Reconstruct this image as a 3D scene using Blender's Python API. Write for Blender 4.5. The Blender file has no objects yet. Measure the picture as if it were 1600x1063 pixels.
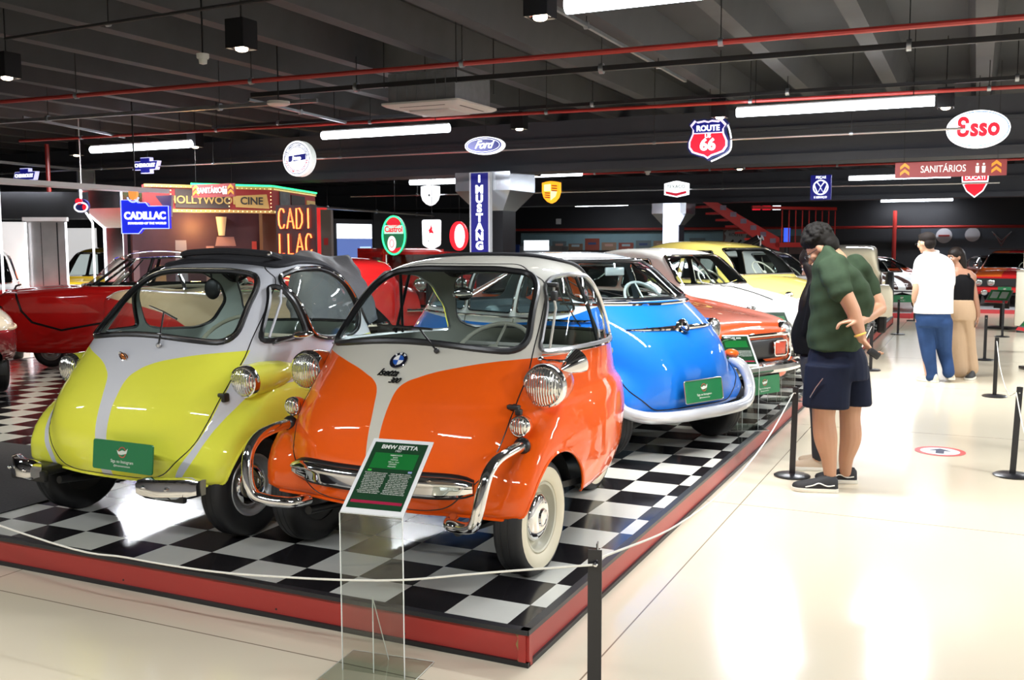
import bpy, bmesh, math, random
from math import sin, cos, pi, radians as R, atan2, hypot
from mathutils import Vector as V, Matrix as Mx
from mathutils.bvhtree import BVHTree
random.seed(7)
S = bpy.context.scene
COL = S.collection
T = .28            # checker tile
PH = .145          # platform height

# ------------------------------------------------------------ camera
cam = bpy.data.objects.new('camera', bpy.data.cameras.new('camera'))
COL.objects.link(cam)
CP = V((1.5999, -3.5786, 1.6117))
_p, _r, _y = R(5.4619), R(-0.1595), R(25.151)
_fw = V((-sin(_y)*cos(_p), cos(_y)*cos(_p), -sin(_p)))
_rt = V((cos(_y), sin(_y), 0)); _up = _rt.cross(_fw)
_r2 = _rt*cos(_r) + _up*sin(_r); _u2 = -_rt*sin(_r) + _up*cos(_r)
cam.matrix_world = Mx(((_r2.x, _u2.x, -_fw.x, CP.x), (_r2.y, _u2.y, -_fw.y, CP.y), (_r2.z, _u2.z, -_fw.z, CP.z), (0, 0, 0, 1)))
cam.data.sensor_width = 36; cam.data.lens = 1541/1600*36
cam.data.clip_end = 200
cam.data.dof.use_dof = True; cam.data.dof.focus_distance = 5.2; cam.data.dof.aperture_fstop = 9.0
S.camera = cam
# ------------------------------------------------------------ colour management, world
S.view_settings.view_transform = 'Standard'; S.view_settings.look = 'None'
S.view_settings.gamma = 1; S.view_settings.use_curve_mapping = False
S.view_settings.exposure = 0.3
w = bpy.data.worlds.new('world'); S.world = w; w.use_nodes = True
w.node_tree.nodes['Background'].inputs[0].default_value = (.75, .85, 1, 1)
w.node_tree.nodes['Background'].inputs[1].default_value = .12
try:
    S.cycles.use_light_tree = True
    S.cycles.max_bounces = 8; S.cycles.transparent_max_bounces = 24
    S.cycles.sample_clamp_indirect = 6; S.cycles.caustics_reflective = False; S.cycles.caustics_refractive = False
except Exception: pass

# ------------------------------------------------------------ materials
def srgb(h):
    if isinstance(h, str):
        c = [int(h[i:i+2], 16)/255 for i in (0, 2, 4)]
        return tuple((x/12.92 if x <= .04045 else ((x+.055)/1.055)**2.4) for x in c) + (1,)
    return tuple(h) + (1,)
MC = {}
def mat(name, col, rough=.5, metal=0, coat=0, emit=0, noise=None, bump=0, spec=.5, ecol=None):
    if name in MC: return MC[name]
    m = bpy.data.materials.new(name); m.use_nodes = True
    nt = m.node_tree; b = nt.nodes['Principled BSDF']
    c = srgb(col)
    b.inputs['Base Color'].default_value = c; b.inputs['Roughness'].default_value = rough
    b.inputs['Metallic'].default_value = metal; b.inputs['Coat Weight'].default_value = coat
    b.inputs['Coat Roughness'].default_value = .02; b.inputs['Specular IOR Level'].default_value = .1 if (coat and metal == 0) else spec
    if coat and metal == 0: b.inputs['Roughness'].default_value = max(rough, .5)
    if emit:
        b.inputs['Emission Color'].default_value = srgb(ecol) if ecol else c
        b.inputs['Emission Strength'].default_value = emit
    if noise or bump:
        tc = nt.nodes.new('ShaderNodeTexCoord'); n = nt.nodes.new('ShaderNodeTexNoise')
        sc, amt = noise if noise else (30, 0)
        n.inputs['Scale'].default_value = sc; n.inputs['Detail'].default_value = 4
        nt.links.new(tc.outputs['Object'], n.inputs['Vector'])
        if amt:
            mx = nt.nodes.new('ShaderNodeMixRGB'); mx.inputs[1].default_value = tuple(v*(1-amt) for v in c[:3])+(1,)
            mx.inputs[2].default_value = tuple(min(1, v*(1+amt)) for v in c[:3])+(1,)
            nt.links.new(n.outputs[0], mx.inputs[0]); nt.links.new(mx.outputs[0], b.inputs['Base Color'])
        if bump:
            bp = nt.nodes.new('ShaderNodeBump'); bp.inputs['Strength'].default_value = bump; bp.inputs['Distance'].default_value = .01
            nt.links.new(n.outputs[0], bp.inputs['Height']); nt.links.new(bp.outputs[0], b.inputs['Normal'])
    MC[name] = m
    return m
def glassmat(name, tint=(.86, .93, .92), refl=1.0, rough=.02, face=.04):
    if name in MC: return MC[name]
    m = bpy.data.materials.new(name); m.use_nodes = True; nt = m.node_tree
    nt.nodes.remove(nt.nodes['Principled BSDF'])
    t = nt.nodes.new('ShaderNodeBsdfTransparent'); t.inputs[0].default_value = tint+(1,)
    g = nt.nodes.new('ShaderNodeBsdfGlossy'); g.inputs['Roughness'].default_value = rough
    ge = nt.nodes.new('ShaderNodeNewGeometry'); dt = nt.nodes.new('ShaderNodeVectorMath'); dt.operation = 'DOT_PRODUCT'
    nt.links.new(ge.outputs['Normal'], dt.inputs[0]); nt.links.new(ge.outputs['Incoming'], dt.inputs[1])
    def mm(op, a, b_):
        n = nt.nodes.new('ShaderNodeMath'); n.operation = op
        for i, v in enumerate((a, b_)):
            if isinstance(v, (int, float)): n.inputs[i].default_value = v
            elif v is not None: nt.links.new(v, n.inputs[i])
        return n.outputs[0]
    pw = mm('POWER', mm('SUBTRACT', 1.0, mm('ABSOLUTE', dt.outputs['Value'], None)), 5.0)
    mu = nt.nodes.new('ShaderNodeMath'); mu.operation = 'MULTIPLY_ADD'; mu.inputs[1].default_value = .9*refl; mu.inputs[2].default_value = face
    mx = nt.nodes.new('ShaderNodeMixShader')
    nt.links.new(pw, mu.inputs[0]); nt.links.new(mu.outputs[0], mx.inputs[0])
    nt.links.new(t.outputs[0], mx.inputs[1]); nt.links.new(g.outputs[0], mx.inputs[2])
    nt.links.new(mx.outputs[0], nt.nodes['Material Output'].inputs[0])
    MC[name] = m
    return m
CHROME = mat('chrome', (.86, .86, .87), .06, 1)
ALU = mat('brushed aluminium', (.62, .62, .63), .28, 1)
RUBBER = mat('tyre rubber', (.013, .013, .014), .55, bump=.1)
BLACK = mat('black plastic', (.012, .012, .013), .4)
BLKSAT = mat('black painted steel', (.012, .012, .014), .3)
SEAL = mat('black window rubber', (.01, .01, .011), .35)
GLASS = glassmat('car glass')
ACRYL = glassmat('clear acrylic', (.9, .92, .9), 1.2, .01, .05)
ACRED = mat('acrylic edge', (.75, .78, .74), .15, 0, emit=0)
LENS = mat('lamp lens glass', (.80, .80, .76), .10, .92)
def _ribs():
    nt = LENS.node_tree; b = nt.nodes['Principled BSDF']; tc = nt.nodes.new('ShaderNodeTexCoord')
    wv = nt.nodes.new('ShaderNodeTexWave'); wv.inputs['Scale'].default_value = 26; wv.inputs['Distortion'].default_value = 2.5
    bp = nt.nodes.new('ShaderNodeBump'); bp.inputs['Strength'].default_value = .55; bp.inputs['Distance'].default_value = .01
    nt.links.new(tc.outputs['Object'], wv.inputs['Vector']); nt.links.new(wv.outputs['Fac'], bp.inputs['Height']); nt.links.new(bp.outputs[0], b.inputs['Normal'])
_ribs()
WHITEP = mat('white panel', (.8, .8, .8), .5)
DARKCLOTH = mat('dark upholstery', (.03, .03, .03), .7)

# ------------------------------------------------------------ node math for paint masks
class N:
    def __init__(s, m): s.nt = m.node_tree
    def math(s, op, a, b=None, clamp=False):
        n = s.nt.nodes.new('ShaderNodeMath'); n.operation = op; n.use_clamp = clamp
        for i, v in enumerate((a, b)):
            if v is None: continue
            if isinstance(v, (int, float)): n.inputs[i].default_value = v
            else: s.nt.links.new(v, n.inputs[i])
        return n.outputs[0]
    def xyz(s):
        tc = s.nt.nodes.new('ShaderNodeTexCoord'); sp = s.nt.nodes.new('ShaderNodeSeparateXYZ')
        s.nt.links.new(tc.outputs['Object'], sp.inputs[0]); return sp.outputs
    def curve(s, val, pts):
        n = s.nt.nodes.new('ShaderNodeFloatCurve'); c = n.mapping.curves[0]
        c.points[0].location = pts[0]; c.points[1].location = pts[-1]
        for p in pts[1:-1]: c.points.new(*p)
        n.mapping.use_clip = False
        n.mapping.update(); s.nt.links.new(val, n.inputs['Value']); return n.outputs[0]
    def mixc(s, f, a, b):
        n = s.nt.nodes.new('ShaderNodeMixRGB'); s.nt.links.new(f, n.inputs[0])
        for i, v in ((1, a), (2, b)):
            if isinstance(v, tuple): n.inputs[i].default_value = v
            else: s.nt.links.new(v, n.inputs[i])
        return n.outputs[0]

# ------------------------------------------------------------ mesh builder
class MB:
    def __init__(s): s.v = []; s.f = []
    def add(s, vs, fs, M=None):
        o = len(s.v)
        s.v += [(M @ V(p)) if M else V(p) for p in vs]
        s.f += [tuple(i+o for i in f) for f in fs]; return s
    def box(s, c, d, M=None, bev=0):
        x, y, z = c; a, b, h = d[0]/2, d[1]/2, d[2]/2
        if bev:
            bm = bmesh.new(); bmesh.ops.create_cube(bm, size=1)
            for q in bm.verts: q.co = V((q.co.x*d[0], q.co.y*d[1], q.co.z*d[2]))
            bmesh.ops.bevel(bm, geom=bm.edges[:], offset=bev, segments=2, profile=.5, affect='EDGES')
            bm.verts.index_update()
            s.add([v.co + V(c) for v in bm.verts], [[v.index for v in f.verts] for f in bm.faces], M); bm.free(); return s
        vs = [(x+i*a, y+j*b, z+k*h) for i in (-1, 1) for j in (-1, 1) for k in (-1, 1)]
        return s.add(vs, [(0, 1, 3, 2), (4, 6, 7, 5), (0, 4, 5, 1), (2, 3, 7, 6), (0, 2, 6, 4), (1, 5, 7, 3)], M)
    def rings(s, rings, closed=True, cap=True, M=None, loop=False):
        n = len(rings[0]); vs = [p for r in rings for p in r]; fs = []
        m = len(rings)
        for i in range(m if loop else m-1):
            for j in range(n if closed else n-1):
                a = i*n+j; b = i*n+(j+1) % n; i2 = (i+1) % m; c = i2*n+(j+1) % n; d = i2*n+j
                fs.append((a, b, c, d))
        if cap and closed and not loop:
            fs.append(tuple(range(n))[::-1]); fs.append(tuple((m-1)*n+j for j in range(n)))
        return s.add(vs, fs, M)
    def cyl(s, a, b, r, r2=None, n=16, M=None, cap=True):
        a, b = V(a), V(b); r2 = r if r2 is None else r2
        d = (b-a).normalized(); u = d.orthogonal().normalized(); w_ = d.cross(u)
        R_ = [[p + (u*cos(2*pi*k/n) + w_*sin(2*pi*k/n))*q for k in range(n)] for p, q in ((a, r), (b, r2))]
        return s.rings(R_, cap=cap, M=M)
    def tube(s, pts, r, n=8, M=None, loop=False, cap=True, flat=None):
        pts = [V(p) for p in pts]; m = len(pts); rs = r if isinstance(r, (list, tuple)) else [r]*m
        rg = []; u = None
        for i in range(m):
            a = pts[(i-1) % m] if (loop or i) else pts[0]; b = pts[(i+1) % m] if (loop or i < m-1) else pts[-1]
            d = (b-a)
            d = d.normalized() if d.length > 1e-9 else V((0, 0, 1))
            if u is None: u = d.orthogonal().normalized()
            else:
                u = (u - d*u.dot(d)); u = u.normalized() if u.length > 1e-6 else d.orthogonal().normalized()
            w_ = d.cross(u)
            rg.append([pts[i] + (u*cos(2*pi*k/n) + w_*sin(2*pi*k/n))*rs[i] for k in range(n)])
        return s.rings(rg, cap=cap, M=M, loop=loop)
    def lathe(s, prof, n=32, M=None, cap=False):     # profile (r, z) about Z
        rg = [[(r*cos(2*pi*k/n), r*sin(2*pi*k/n), z) for k in range(n)] for r, z in prof]
        return s.rings(rg, cap=cap, M=M)
    def sph(s, c, r, n=16, m=10, M=None, sc=(1, 1, 1)):
        c = V(c)
        rg = [[c + V((r*sc[0]*sin(t)*cos(2*pi*k/n), r*sc[1]*sin(t)*sin(2*pi*k/n), r*sc[2]*cos(t))) for k in range(n)] for t in [1e-3+(pi-2e-3)*i/m for i in range(m+1)]]
        return s.rings(rg, M=M)
    def prism(s, poly, y0, y1, M=None, plane='xz'):   # outline in xz extruded in y
        n = len(poly)
        f = {'xz': lambda a, b, t: (a, t, b), 'xy': lambda a, b, t: (a, b, t), 'yz': lambda a, b, t: (t, a, b)}[plane]
        vs = [f(a, b, y0) for a, b in poly] + [f(a, b, y1) for a, b in poly]
        fs = [tuple(range(n)), tuple(range(n, 2*n))[::-1]] + [(i, i+n, (i+1) % n+n, (i+1) % n) for i in range(n)]
        return s.add(vs, fs, M)
    def ell(s, c, ax, bx, cx, n=14, m=8):
        c, ax, bx, cx = V(c), V(ax), V(bx), V(cx)
        rg = [[c + ax*sin(t)*cos(2*pi*k/n) + bx*sin(t)*sin(2*pi*k/n) + cx*cos(t) for k in range(n)] for t in [.02+(pi-.04)*i/m for i in range(m+1)]]
        return s.rings(rg)
def ob(name, mb, m=None, parent=None, smooth=True, angle=40, loc=None, rot=None, kind=None):
    me = bpy.data.meshes.new(name)
    if isinstance(mb, MB):
        me.from_pydata([tuple(p) for p in mb.v], [], mb.f)
        bm = bmesh.new(); bm.from_mesh(me); bmesh.ops.recalc_face_normals(bm, faces=bm.faces[:])
    else: bm = mb
    if smooth:
        ca = cos(R(angle))
        for f in bm.faces: f.smooth = True
        for e in bm.edges:
            if len(e.link_faces) == 2 and e.link_faces[0].normal.dot(e.link_faces[1].normal) < ca: e.smooth = False
    bm.to_mesh(me); bm.free()
    o = bpy.data.objects.new(name, me); COL.objects.link(o)
    if m:
        for q in (m if isinstance(m, (list, tuple)) else [m]): me.materials.append(q)
    if parent: o.parent = parent
    if loc: o.location = loc
    if rot: o.rotation_euler = rot
    if kind: o['kind'] = kind
    return o
def tag(o, label=None, cat=None, group=None, kind=None):
    if label: o['label'] = label
    if cat: o['category'] = cat
    if group: o['group'] = group
    if kind: o['kind'] = kind
    return o
def thing(name, label, cat, loc=(0, 0, 0), rz=0, group=None):
    o = bpy.data.objects.new(name, None); COL.objects.link(o); o.location = loc; o.rotation_euler = (0, 0, rz)
    o.empty_display_size = .1
    return tag(o, label, cat, group)
def struct(name, mb, m, parent=None, smooth=False, **k):
    o = ob(name, mb, m, parent, smooth, **k)
    if not parent: o['kind'] = 'structure'
    return o
def copy_tree(o, parent=None):
    c = o.copy(); COL.objects.link(c)
    if parent: c.parent = parent
    for ch in [q for q in bpy.data.objects if q.parent == o]: copy_tree(ch, c)
    return c
def dup(o, loc, rz=None, label=None, group=None):
    c = copy_tree(o); c.location = loc
    if rz is not None: c.rotation_euler = (0, 0, rz)
    if label: c['label'] = label
    if group: c['group'] = group
    return c
def text(name, s, size, m, parent, loc, rot=(R(90), 0, 0), ext=.002, sx=1, off=0, align='CENTER', shear=0, sp=1):
    cu = bpy.data.curves.new('t', 'FONT'); cu.body = s; cu.size = size; cu.extrude = ext; cu.align_x = align; cu.align_y = 'CENTER'
    cu.offset = off; cu.shear = shear; cu.space_character = sp; cu.resolution_u = 3
    t = bpy.data.objects.new('t', cu); COL.objects.link(t)
    dg = bpy.context.evaluated_depsgraph_get(); dg.update()
    me = bpy.data.meshes.new_from_object(t.evaluated_get(dg)); bpy.data.objects.remove(t); me.name = name
    me.materials.clear()
    me.materials.append(m)
    o = bpy.data.objects.new(name, me); COL.objects.link(o); o.parent = parent; o.location = loc; o.rotation_euler = rot; o.scale = (sx, 1, 1)
    return o
def rrect(w, h, r, n=5, cx=0, cz=0):
    out = []
    for sx, sz, a0 in ((1, 1, 0), (-1, 1, 90), (-1, -1, 180), (1, -1, 270)):
        for k in range(n+1):
            a = R(a0+90*k/n); out.append((cx+sx*(w/2-r)+r*cos(a), cz+sz*(h/2-r)+r*sin(a)))
    return out
def ellp(a, b, n=40, cx=0, cz=0): return [(cx+a*cos(2*pi*k/n), cz+b*sin(2*pi*k/n)) for k in range(n)]
def roundpoly(pts, r, n=5):
    out = []; m = len(pts)
    for i in range(m):
        p0, p, p1 = V(pts[i-1]), V(pts[i]), V(pts[(i+1) % m])
        rr = r[i] if isinstance(r, (list, tuple)) else r
        d0 = (p0-p); d1 = (p1-p); q = min(rr, d0.length*.48, d1.length*.48)
        a = p+d0.normalized()*q; b = p+d1.normalized()*q
        for k in range(n+1):
            t = k/n; c = a*(1-t)**2 + p*2*t*(1-t) + b*t*t; out.append((c.x, c.y))
    return out
def cr(pts, n):      # Catmull-Rom resample of a list of tuples
    P = [tuple(p) for p in pts]; P = [tuple(2*a-b for a, b in zip(P[0], P[1]))] + P + [tuple(2*a-b for a, b in zip(P[-1], P[-2]))]
    out = []; m = len(P)-3
    for k in range(n):
        t = k/(n-1)*m; i = min(int(t), m-1); u = t-i
        a, b, c, d = P[i:i+4]
        out.append(tuple(.5*((2*q1)+(-q0+q2)*u+(2*q0-5*q1+4*q2-q3)*u*u+(-q0+3*q1-3*q2+q3)*u**3) for q0, q1, q2, q3 in zip(a, b, c, d)))
    return out
def key(tab, y):     # smooth piecewise interpolation of keyed rows (y, a, b, ...)
    if y <= tab[0][0]: return tab[0][1:]
    for a, b in zip(tab, tab[1:]):
        if y <= b[0]:
            t = (y-a[0])/(b[0]-a[0]+1e-9); return tuple(p+(q-p)*t for p, q in zip(a[1:], b[1:]))
    return tab[-1][1:]

# ------------------------------------------------------------ car tools
class Shell:
    """a smooth body surface from a half grid (x>=0), mirrored; windows are cut from it exactly along their outline"""
    def __init__(s, grid):
        nr = len(grid); nc = len(grid[0]); vs = []; idx = {}; fs = []
        for i in range(nr):
            for j in range(nc):
                vs.append(V(grid[i][j]))
        o = len(vs)
        vs += [V((-p.x, p.y, p.z)) for p in vs]
        for i in range(nr-1):
            for j in range(nc-1):
                a, b, c, d = i*nc+j, i*nc+j+1, (i+1)*nc+j+1, (i+1)*nc+j
                fs.append((a, b, c, d)); fs.append((o+d, o+c, o+b, o+a))
        me = bpy.data.meshes.new('tmp'); me.from_pydata([tuple(v) for v in vs], [], fs)
        s.bm = bmesh.new(); s.bm.from_mesh(me); bpy.data.meshes.remove(me)
        bmesh.ops.remove_doubles(s.bm, verts=s.bm.verts[:], dist=1e-4)
        bmesh.ops.dissolve_degenerate(s.bm, dist=1e-5, edges=s.bm.edges[:])
        bmesh.ops.recalc_face_normals(s.bm, faces=s.bm.faces[:])
        c = sum((v.co for v in s.bm.verts), V())/len(s.bm.verts)
        if sum(f.normal.dot(f.calc_center_median()-c)*f.calc_area() for f in s.bm.faces) < 0:
            bmesh.ops.reverse_faces(s.bm, faces=s.bm.faces[:])
        s.bm.normal_update(); s.bm.verts.index_update()
        s.ref = s.bm.copy(); s.ref.verts.ensure_lookup_table(); s.ref.faces.ensure_lookup_table()
        s.tree = BVHTree.FromBMesh(s.ref)
    def nrm(s, co):
        loc, no, i, d = s.tree.find_nearest(co)
        if i is None: return V((0, 0, 1))
        f = s.ref.faces[i]; ws = 0; n = V()
        for v in f.verts:
            w_ = 1/((v.co-loc).length_squared+1e-9); n += v.normal*w_; ws += w_
        return (n/ws).normalized()
    # projections: 'F' (x,z) seen from the front, 'B' from the back, 'L' (y,z) seen from +x, 'R' from -x, 'T' (x,y) from above
    DIR = {'F': V((0, 1, 0)), 'B': V((0, -1, 0)), 'L': V((-1, 0, 0)), 'R': V((1, 0, 0)), 'T': V((0, 0, -1))}
    def up3(s, p, ax):
        if ax in 'FB': return V((p[0], 0, p[1]))
        if ax in 'LR': return V((0, p[0], p[1]))
        return V((p[0], p[1], 0))
    def hit(s, p, ax, lift=0):
        d = s.DIR[ax]; o = s.up3(p, ax) - d*6
        loc, no, i, dist = s.tree.ray_cast(o, d)
        if loc is None:
            loc, no, i, dist = s.tree.find_nearest(s.up3(p, ax)-d*.6)
        n = s.nrm(loc); return loc + n*lift, n
    def clip(s, poly, ax, cond=None):
        d = s.DIR[ax]; bm = s.bm; faces = [f for f in bm.faces if f.normal.dot(d) < .02 and (cond is None or cond(f.calc_center_median()))]
        ctr = s.up3((sum(p[0] for p in poly)/len(poly), sum(p[1] for p in poly)/len(poly)), ax)
        for i in range(len(poly)):
            a = s.up3(poly[i], ax); b = s.up3(poly[(i+1) % len(poly)], ax)
            if (b-a).length < 1e-5: continue
            no = (b-a).cross(d).normalized()
            if no.dot(ctr-a) > 0: no = -no
            es = {e for f in faces for e in f.edges}; vv = {v for f in faces for v in f.verts}
            if not faces: break
            r = bmesh.ops.bisect_plane(bm, geom=list(faces)+list(es)+list(vv), dist=1e-6, plane_co=a, plane_no=no)
            faces = [g for g in r['geom'] if isinstance(g, bmesh.types.BMFace) and (g.calc_center_median()-a).dot(no) < 0]
        return faces
    def cut(s, poly, ax, cond=None):
        """remove the outline from the body and return the removed patch as a bmesh"""
        fs = s.clip(poly, ax, cond); g = bmesh.new(); mp = {}
        for f in fs:
            for v in f.verts:
                if v not in mp: mp[v] = g.verts.new(v.co)
            try: g.faces.new([mp[v] for v in f.verts])
            except ValueError: pass
        bmesh.ops.delete(s.bm, geom=fs, context='FACES')
        g.normal_update()
        return g
    def line(s, pts, ax, lift=0, dens=.03, closed=False):
        P = [V(p) for p in pts]; out = []
        if closed: P.append(P[0])
        for a, b in zip(P, P[1:]):
            k = max(1, int((b-a).length/dens))
            for i in range(k): out.append(s.hit(a.lerp(b, i/k), ax, lift)[0])
        if not closed: out.append(s.hit(P[-1], ax, lift)[0])
        return out
    def trim(s, name, pts, ax, r, m, parent, closed=False, lift=0, n=6, dens=.03):
        return ob(name, MB().tube(s.line(pts, ax, lift, dens, closed), r, n, loop=closed), m, parent)
    def finish(s, name, mats, parent, t=.012, label=None):
        """body with outer skin (normals of the uncut surface) and inner skin; materials[1] lines the inside"""
        bm = s.bm; bm.normal_update(); vs = list(bm.verts)
        for v in [v for v in vs if not v.link_faces]: bm.verts.remove(v)
        vs = list(bm.verts); bm.verts.index_update()
        co = [v.co.copy() for v in vs]; nn = [s.nrm(c) for c in co]; n = len(co)
        fs = [[v.index for v in f.verts] for f in bm.faces]
        be = [(e.verts[0].index, e.verts[1].index) for e in bm.edges if len(e.link_faces) == 1]
        me = bpy.data.meshes.new(name)
        me.from_pydata([tuple(c) for c in co]+[tuple(c-k*t) for c, k in zip(co, nn)], [],
                       fs+[[i+n for i in f][::-1] for f in fs]+[(a, b, b+n, a+n) for a, b in be])
        for i, p in enumerate(me.polygons):
            p.use_smooth = i < 2*len(fs)
            p.material_index = 0 if i < len(fs) else 1
        for q in mats: me.materials.append(q)
        me.normals_split_custom_set_from_vertices([tuple(k) for k in nn]+[tuple(-k) for k in nn])
        o = bpy.data.objects.new(name, me); COL.objects.link(o); o.parent = parent
        if label: o['label'] = label
        bm.free(); s.bm = None
        return o
def patch(name, g, m, parent, lift=0):
    for f in g.faces: f.smooth = True
    if lift:
        g.normal_update()
        for v in g.verts: v.co += v.normal*lift
    me = bpy.data.meshes.new(name); g.to_mesh(me); g.free(); me.materials.append(m)
    o = bpy.data.objects.new(name, me); COL.objects.link(o); o.parent = parent
    return o

def wheel(parent, x, y, r, wd, rim, side=1, white=False, cap='dome', hubr=.62, name='wheel', steer=0, tyre=None):
    """wheel with tyre, rim and hub cap; axis along x, outer face on `side`"""
    o = bpy.data.objects.new(name, None); COL.objects.link(o); o.parent = parent; o.location = (x, y, r); o.empty_display_size = .1
    o.rotation_euler = (0, R(90)*side, steer)
    h = wd/2
    prof = [(r*.60, -h*.8), (r*.74, -h), (r*.88, -h*.98), (r*.965, -h*.82), (r, -h*.55), (r, -h*.3), (r*.992, -h*.28), (r*.992, -h*.22), (r, -h*.2), (r, h*.2), (r*.992, h*.22), (r*.992, h*.28), (r, h*.3), (r, h*.55), (r*.965, h*.82)]
    if white:
        a = MB().lathe(prof+[(r*.9, h*.97), (r*.855, h*1.0)], 40)
        ob('tyre', a, RUBBER, o)
        ob('whitewall', MB().lathe([(r*.86, h*1.0), (r*.8, h*1.04), (r*.7, h*1.03), (r*.62, h*.85), (r*.6, h*.5)], 40), mat('whitewall rubber', (.72, .66, .5), .45), o)
    else:
        ob('tyre', MB().lathe(prof+[(r*.88, h*.98), (r*.74, h), (r*.6, h*.8), (r*.58, h*.5)], 40), RUBBER, o)
    rr = r*.61
    ob('rim', MB().lathe([(rr, h*.55), (rr, h*.8), (rr*.97, h*.86), (rr*.92, h*.8), (rr*.88, h*.4), (rr*.8, h*.22), (rr*.62, h*.25), (rr*.5, h*.42), (.001, h*.45)], 36), rim, o)
    ob('rim_back', MB().lathe([(rr, h*.55), (rr, -h*.7), (.001, -h*.6)], 24), BLACK, o)
    if cap == 'dome':
        c = rr*hubr
        ob('hub_cap', MB().lathe([(c, h*.42), (c, h*.56), (c*.93, h*.7), (c*.72, h*.84), (c*.45, h*.92), (c*.38, h*.9), (c*.34, h*1.02), (c*.2, h*1.08), (.001, h*1.1)], 32), CHROME, o)
    elif cap == 'full':
        ob('hub_cap', MB().lathe([(rr*.95, h*.7), (rr*.85, h*.95), (rr*.7, h*.9), (rr*.45, h*1.15), (rr*.2, h*1.3), (.001, h*1.32)], 32), CHROME, o)
    return o
def headlamp(parent, c, r, d, podm=None, pod=None, name='headlight', ring=CHROME, podlen=.14, lens=LENS):
    """round lamp at c, facing direction d, optional pod of given paint"""
    d = V(d).normalized(); q = V((0, 0, 1)).rotation_difference(d).to_matrix().to_4x4(); M = Mx.Translation(V(c)) @ q
    o = ob(name, MB().lathe([(r*.9, 0), (r*.86, r*.12), (r*.7, r*.25), (r*.4, r*.36), (.001, r*.4)], 32, M), lens, parent)
    ob('ring', MB().lathe([(r*.86, r*.03), (r*.9, r*.1), (r*.98, r*.08), (r*1.04, -r*.06), (r*1.04, -r*.3), (r*.98, -r*.32)], 32, M), ring, o)
    ob('bulb', MB().lathe([(.001, -r*.2), (r*.2, -r*.1), (r*.22, 0), (r*.1, r*.1), (.001, r*.12)], 12, M), CHROME, o)
    if podm:
        L = podlen
        ob('pod', MB().lathe([(r*1.0, -r*.2), (r*1.02, -L*.3), (r*.9, -L*.6), (r*.6, -L*.88), (.001, -L)], 28, M), podm, o)
    return o
def roundel(parent, c, n, r, up=(0, 0, 1)):
    """blue and white quartered roundel with a black ring"""
    n = V(n).normalized(); x = V(up).cross(n).normalized(); y = n.cross(x)
    M = Mx(((x.x, y.x, n.x, c[0]), (x.y, y.y, n.y, c[1]), (x.z, y.z, n.z, c[2]), (0, 0, 0, 1)))
    o = ob('emblem', MB().lathe([(r, -.004), (r, .002), (r*.96, .004), (.001, .004)], 36, M), mat('emblem black', (.008, .008, .02), .2, coat=1), parent)
    ob('emblem_ring', MB().lathe([(r*1.0, .0), (r*1.02, .004), (r*.97, .0055), (r*.955, .004)], 36, M), CHROME, o)
    ob('emblem_inner_ring', MB().lathe([(r*.66, .004), (r*.66, .006), (r*.62, .006), (r*.62, .004)], 36, M), CHROME, o)
    for k in range(4):
        a0 = k*pi/2; pts = [(0, 0, .0055)]+[(r*.62*cos(a0+t*pi/16), r*.62*sin(a0+t*pi/16), .0055) for t in range(9)]
        ob('quadrant', MB().add(pts, [tuple(range(10))], M), mat('emblem white', (.85, .85, .85), .3) if k % 2 else mat('emblem blue', (.02, .1, .45), .3), o, smooth=False)
    for i, ch in enumerate('BMW'):
        a = R(90+38*(1-i)); Mt = M @ Mx.Translation((r*.81*cos(a), r*.81*sin(a), .005)) @ Mx.Rotation(a-pi/2, 4, 'Z')
        t = text('letter', ch, r*.34, mat('emblem white', (.85, .85, .85), .3), o, (0, 0, 0), (0, 0, 0), .0006, off=.0008); t.matrix_local = Mt
    return o
def plate(parent, c, w_, h_, n, mt=None, frame=False):
    """green plate with the red and white crest and two lines of text, facing n"""
    n = V(n).normalized(); x = V((0, 0, 1)).cross(n).normalized(); y = n.cross(x)
    M = Mx(((x.x, y.x, n.x, c[0]), (x.y, y.y, n.y, c[1]), (x.z, y.z, n.z, c[2]), (0, 0, 0, 1)))
    g = mat('green plate', (.012, .17, .06), .35); wh = mat('plate lettering', (.62, .66, .6), .5); rd = mat('plate crest red', (.42, .09, .06), .5)
    o = ob('number_plate', MB().prism(rrect(w_, h_, .012), -.006, .003, M @ Mx.Rotation(R(-90), 4, 'X') @ Mx.Scale(1, 4), plane='xz') if False else MB().prism(rrect(w_, h_, .012), -.006, .003, M, plane='xy'), g, parent, smooth=False)
    if frame:
        ob('plate_frame', MB().tube([M @ V((a, b, .002)) for a, b in rrect(w_+.006, h_+.006, .014)], .004, 6, loop=True), ALU, o)
    k = h_/.14
    ob('crest', MB().lathe([(.026*k, .003), (.026*k, .0045), (.021*k, .0045), (.021*k, .003)], 28, M @ Mx.Translation((0, .02*k, 0))), rd, o)
    ob('crest_band', MB().prism([(-.034*k, .028*k), (-.02*k, .022*k), (.0, .03*k), (.02*k, .026*k), (.036*k, .04*k), (.028*k, .016*k), (.012*k, .012*k), (-.004*k, .008*k), (-.024*k, .01*k)], .0035, .0055, M, plane='xy'), wh, o, smooth=False)
    for s_, sz, yy in (('Siga no Instagram', .021*k, -.025*k), ('@dreamcarmuseum', .013*k, -.045*k)):
        t = text('plate_text', s_, sz, wh, o, (0, 0, 0), (0, 0, 0), .0004); t.matrix_local = M @ Mx.Translation((0, yy, .0036))
    return o
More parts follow.
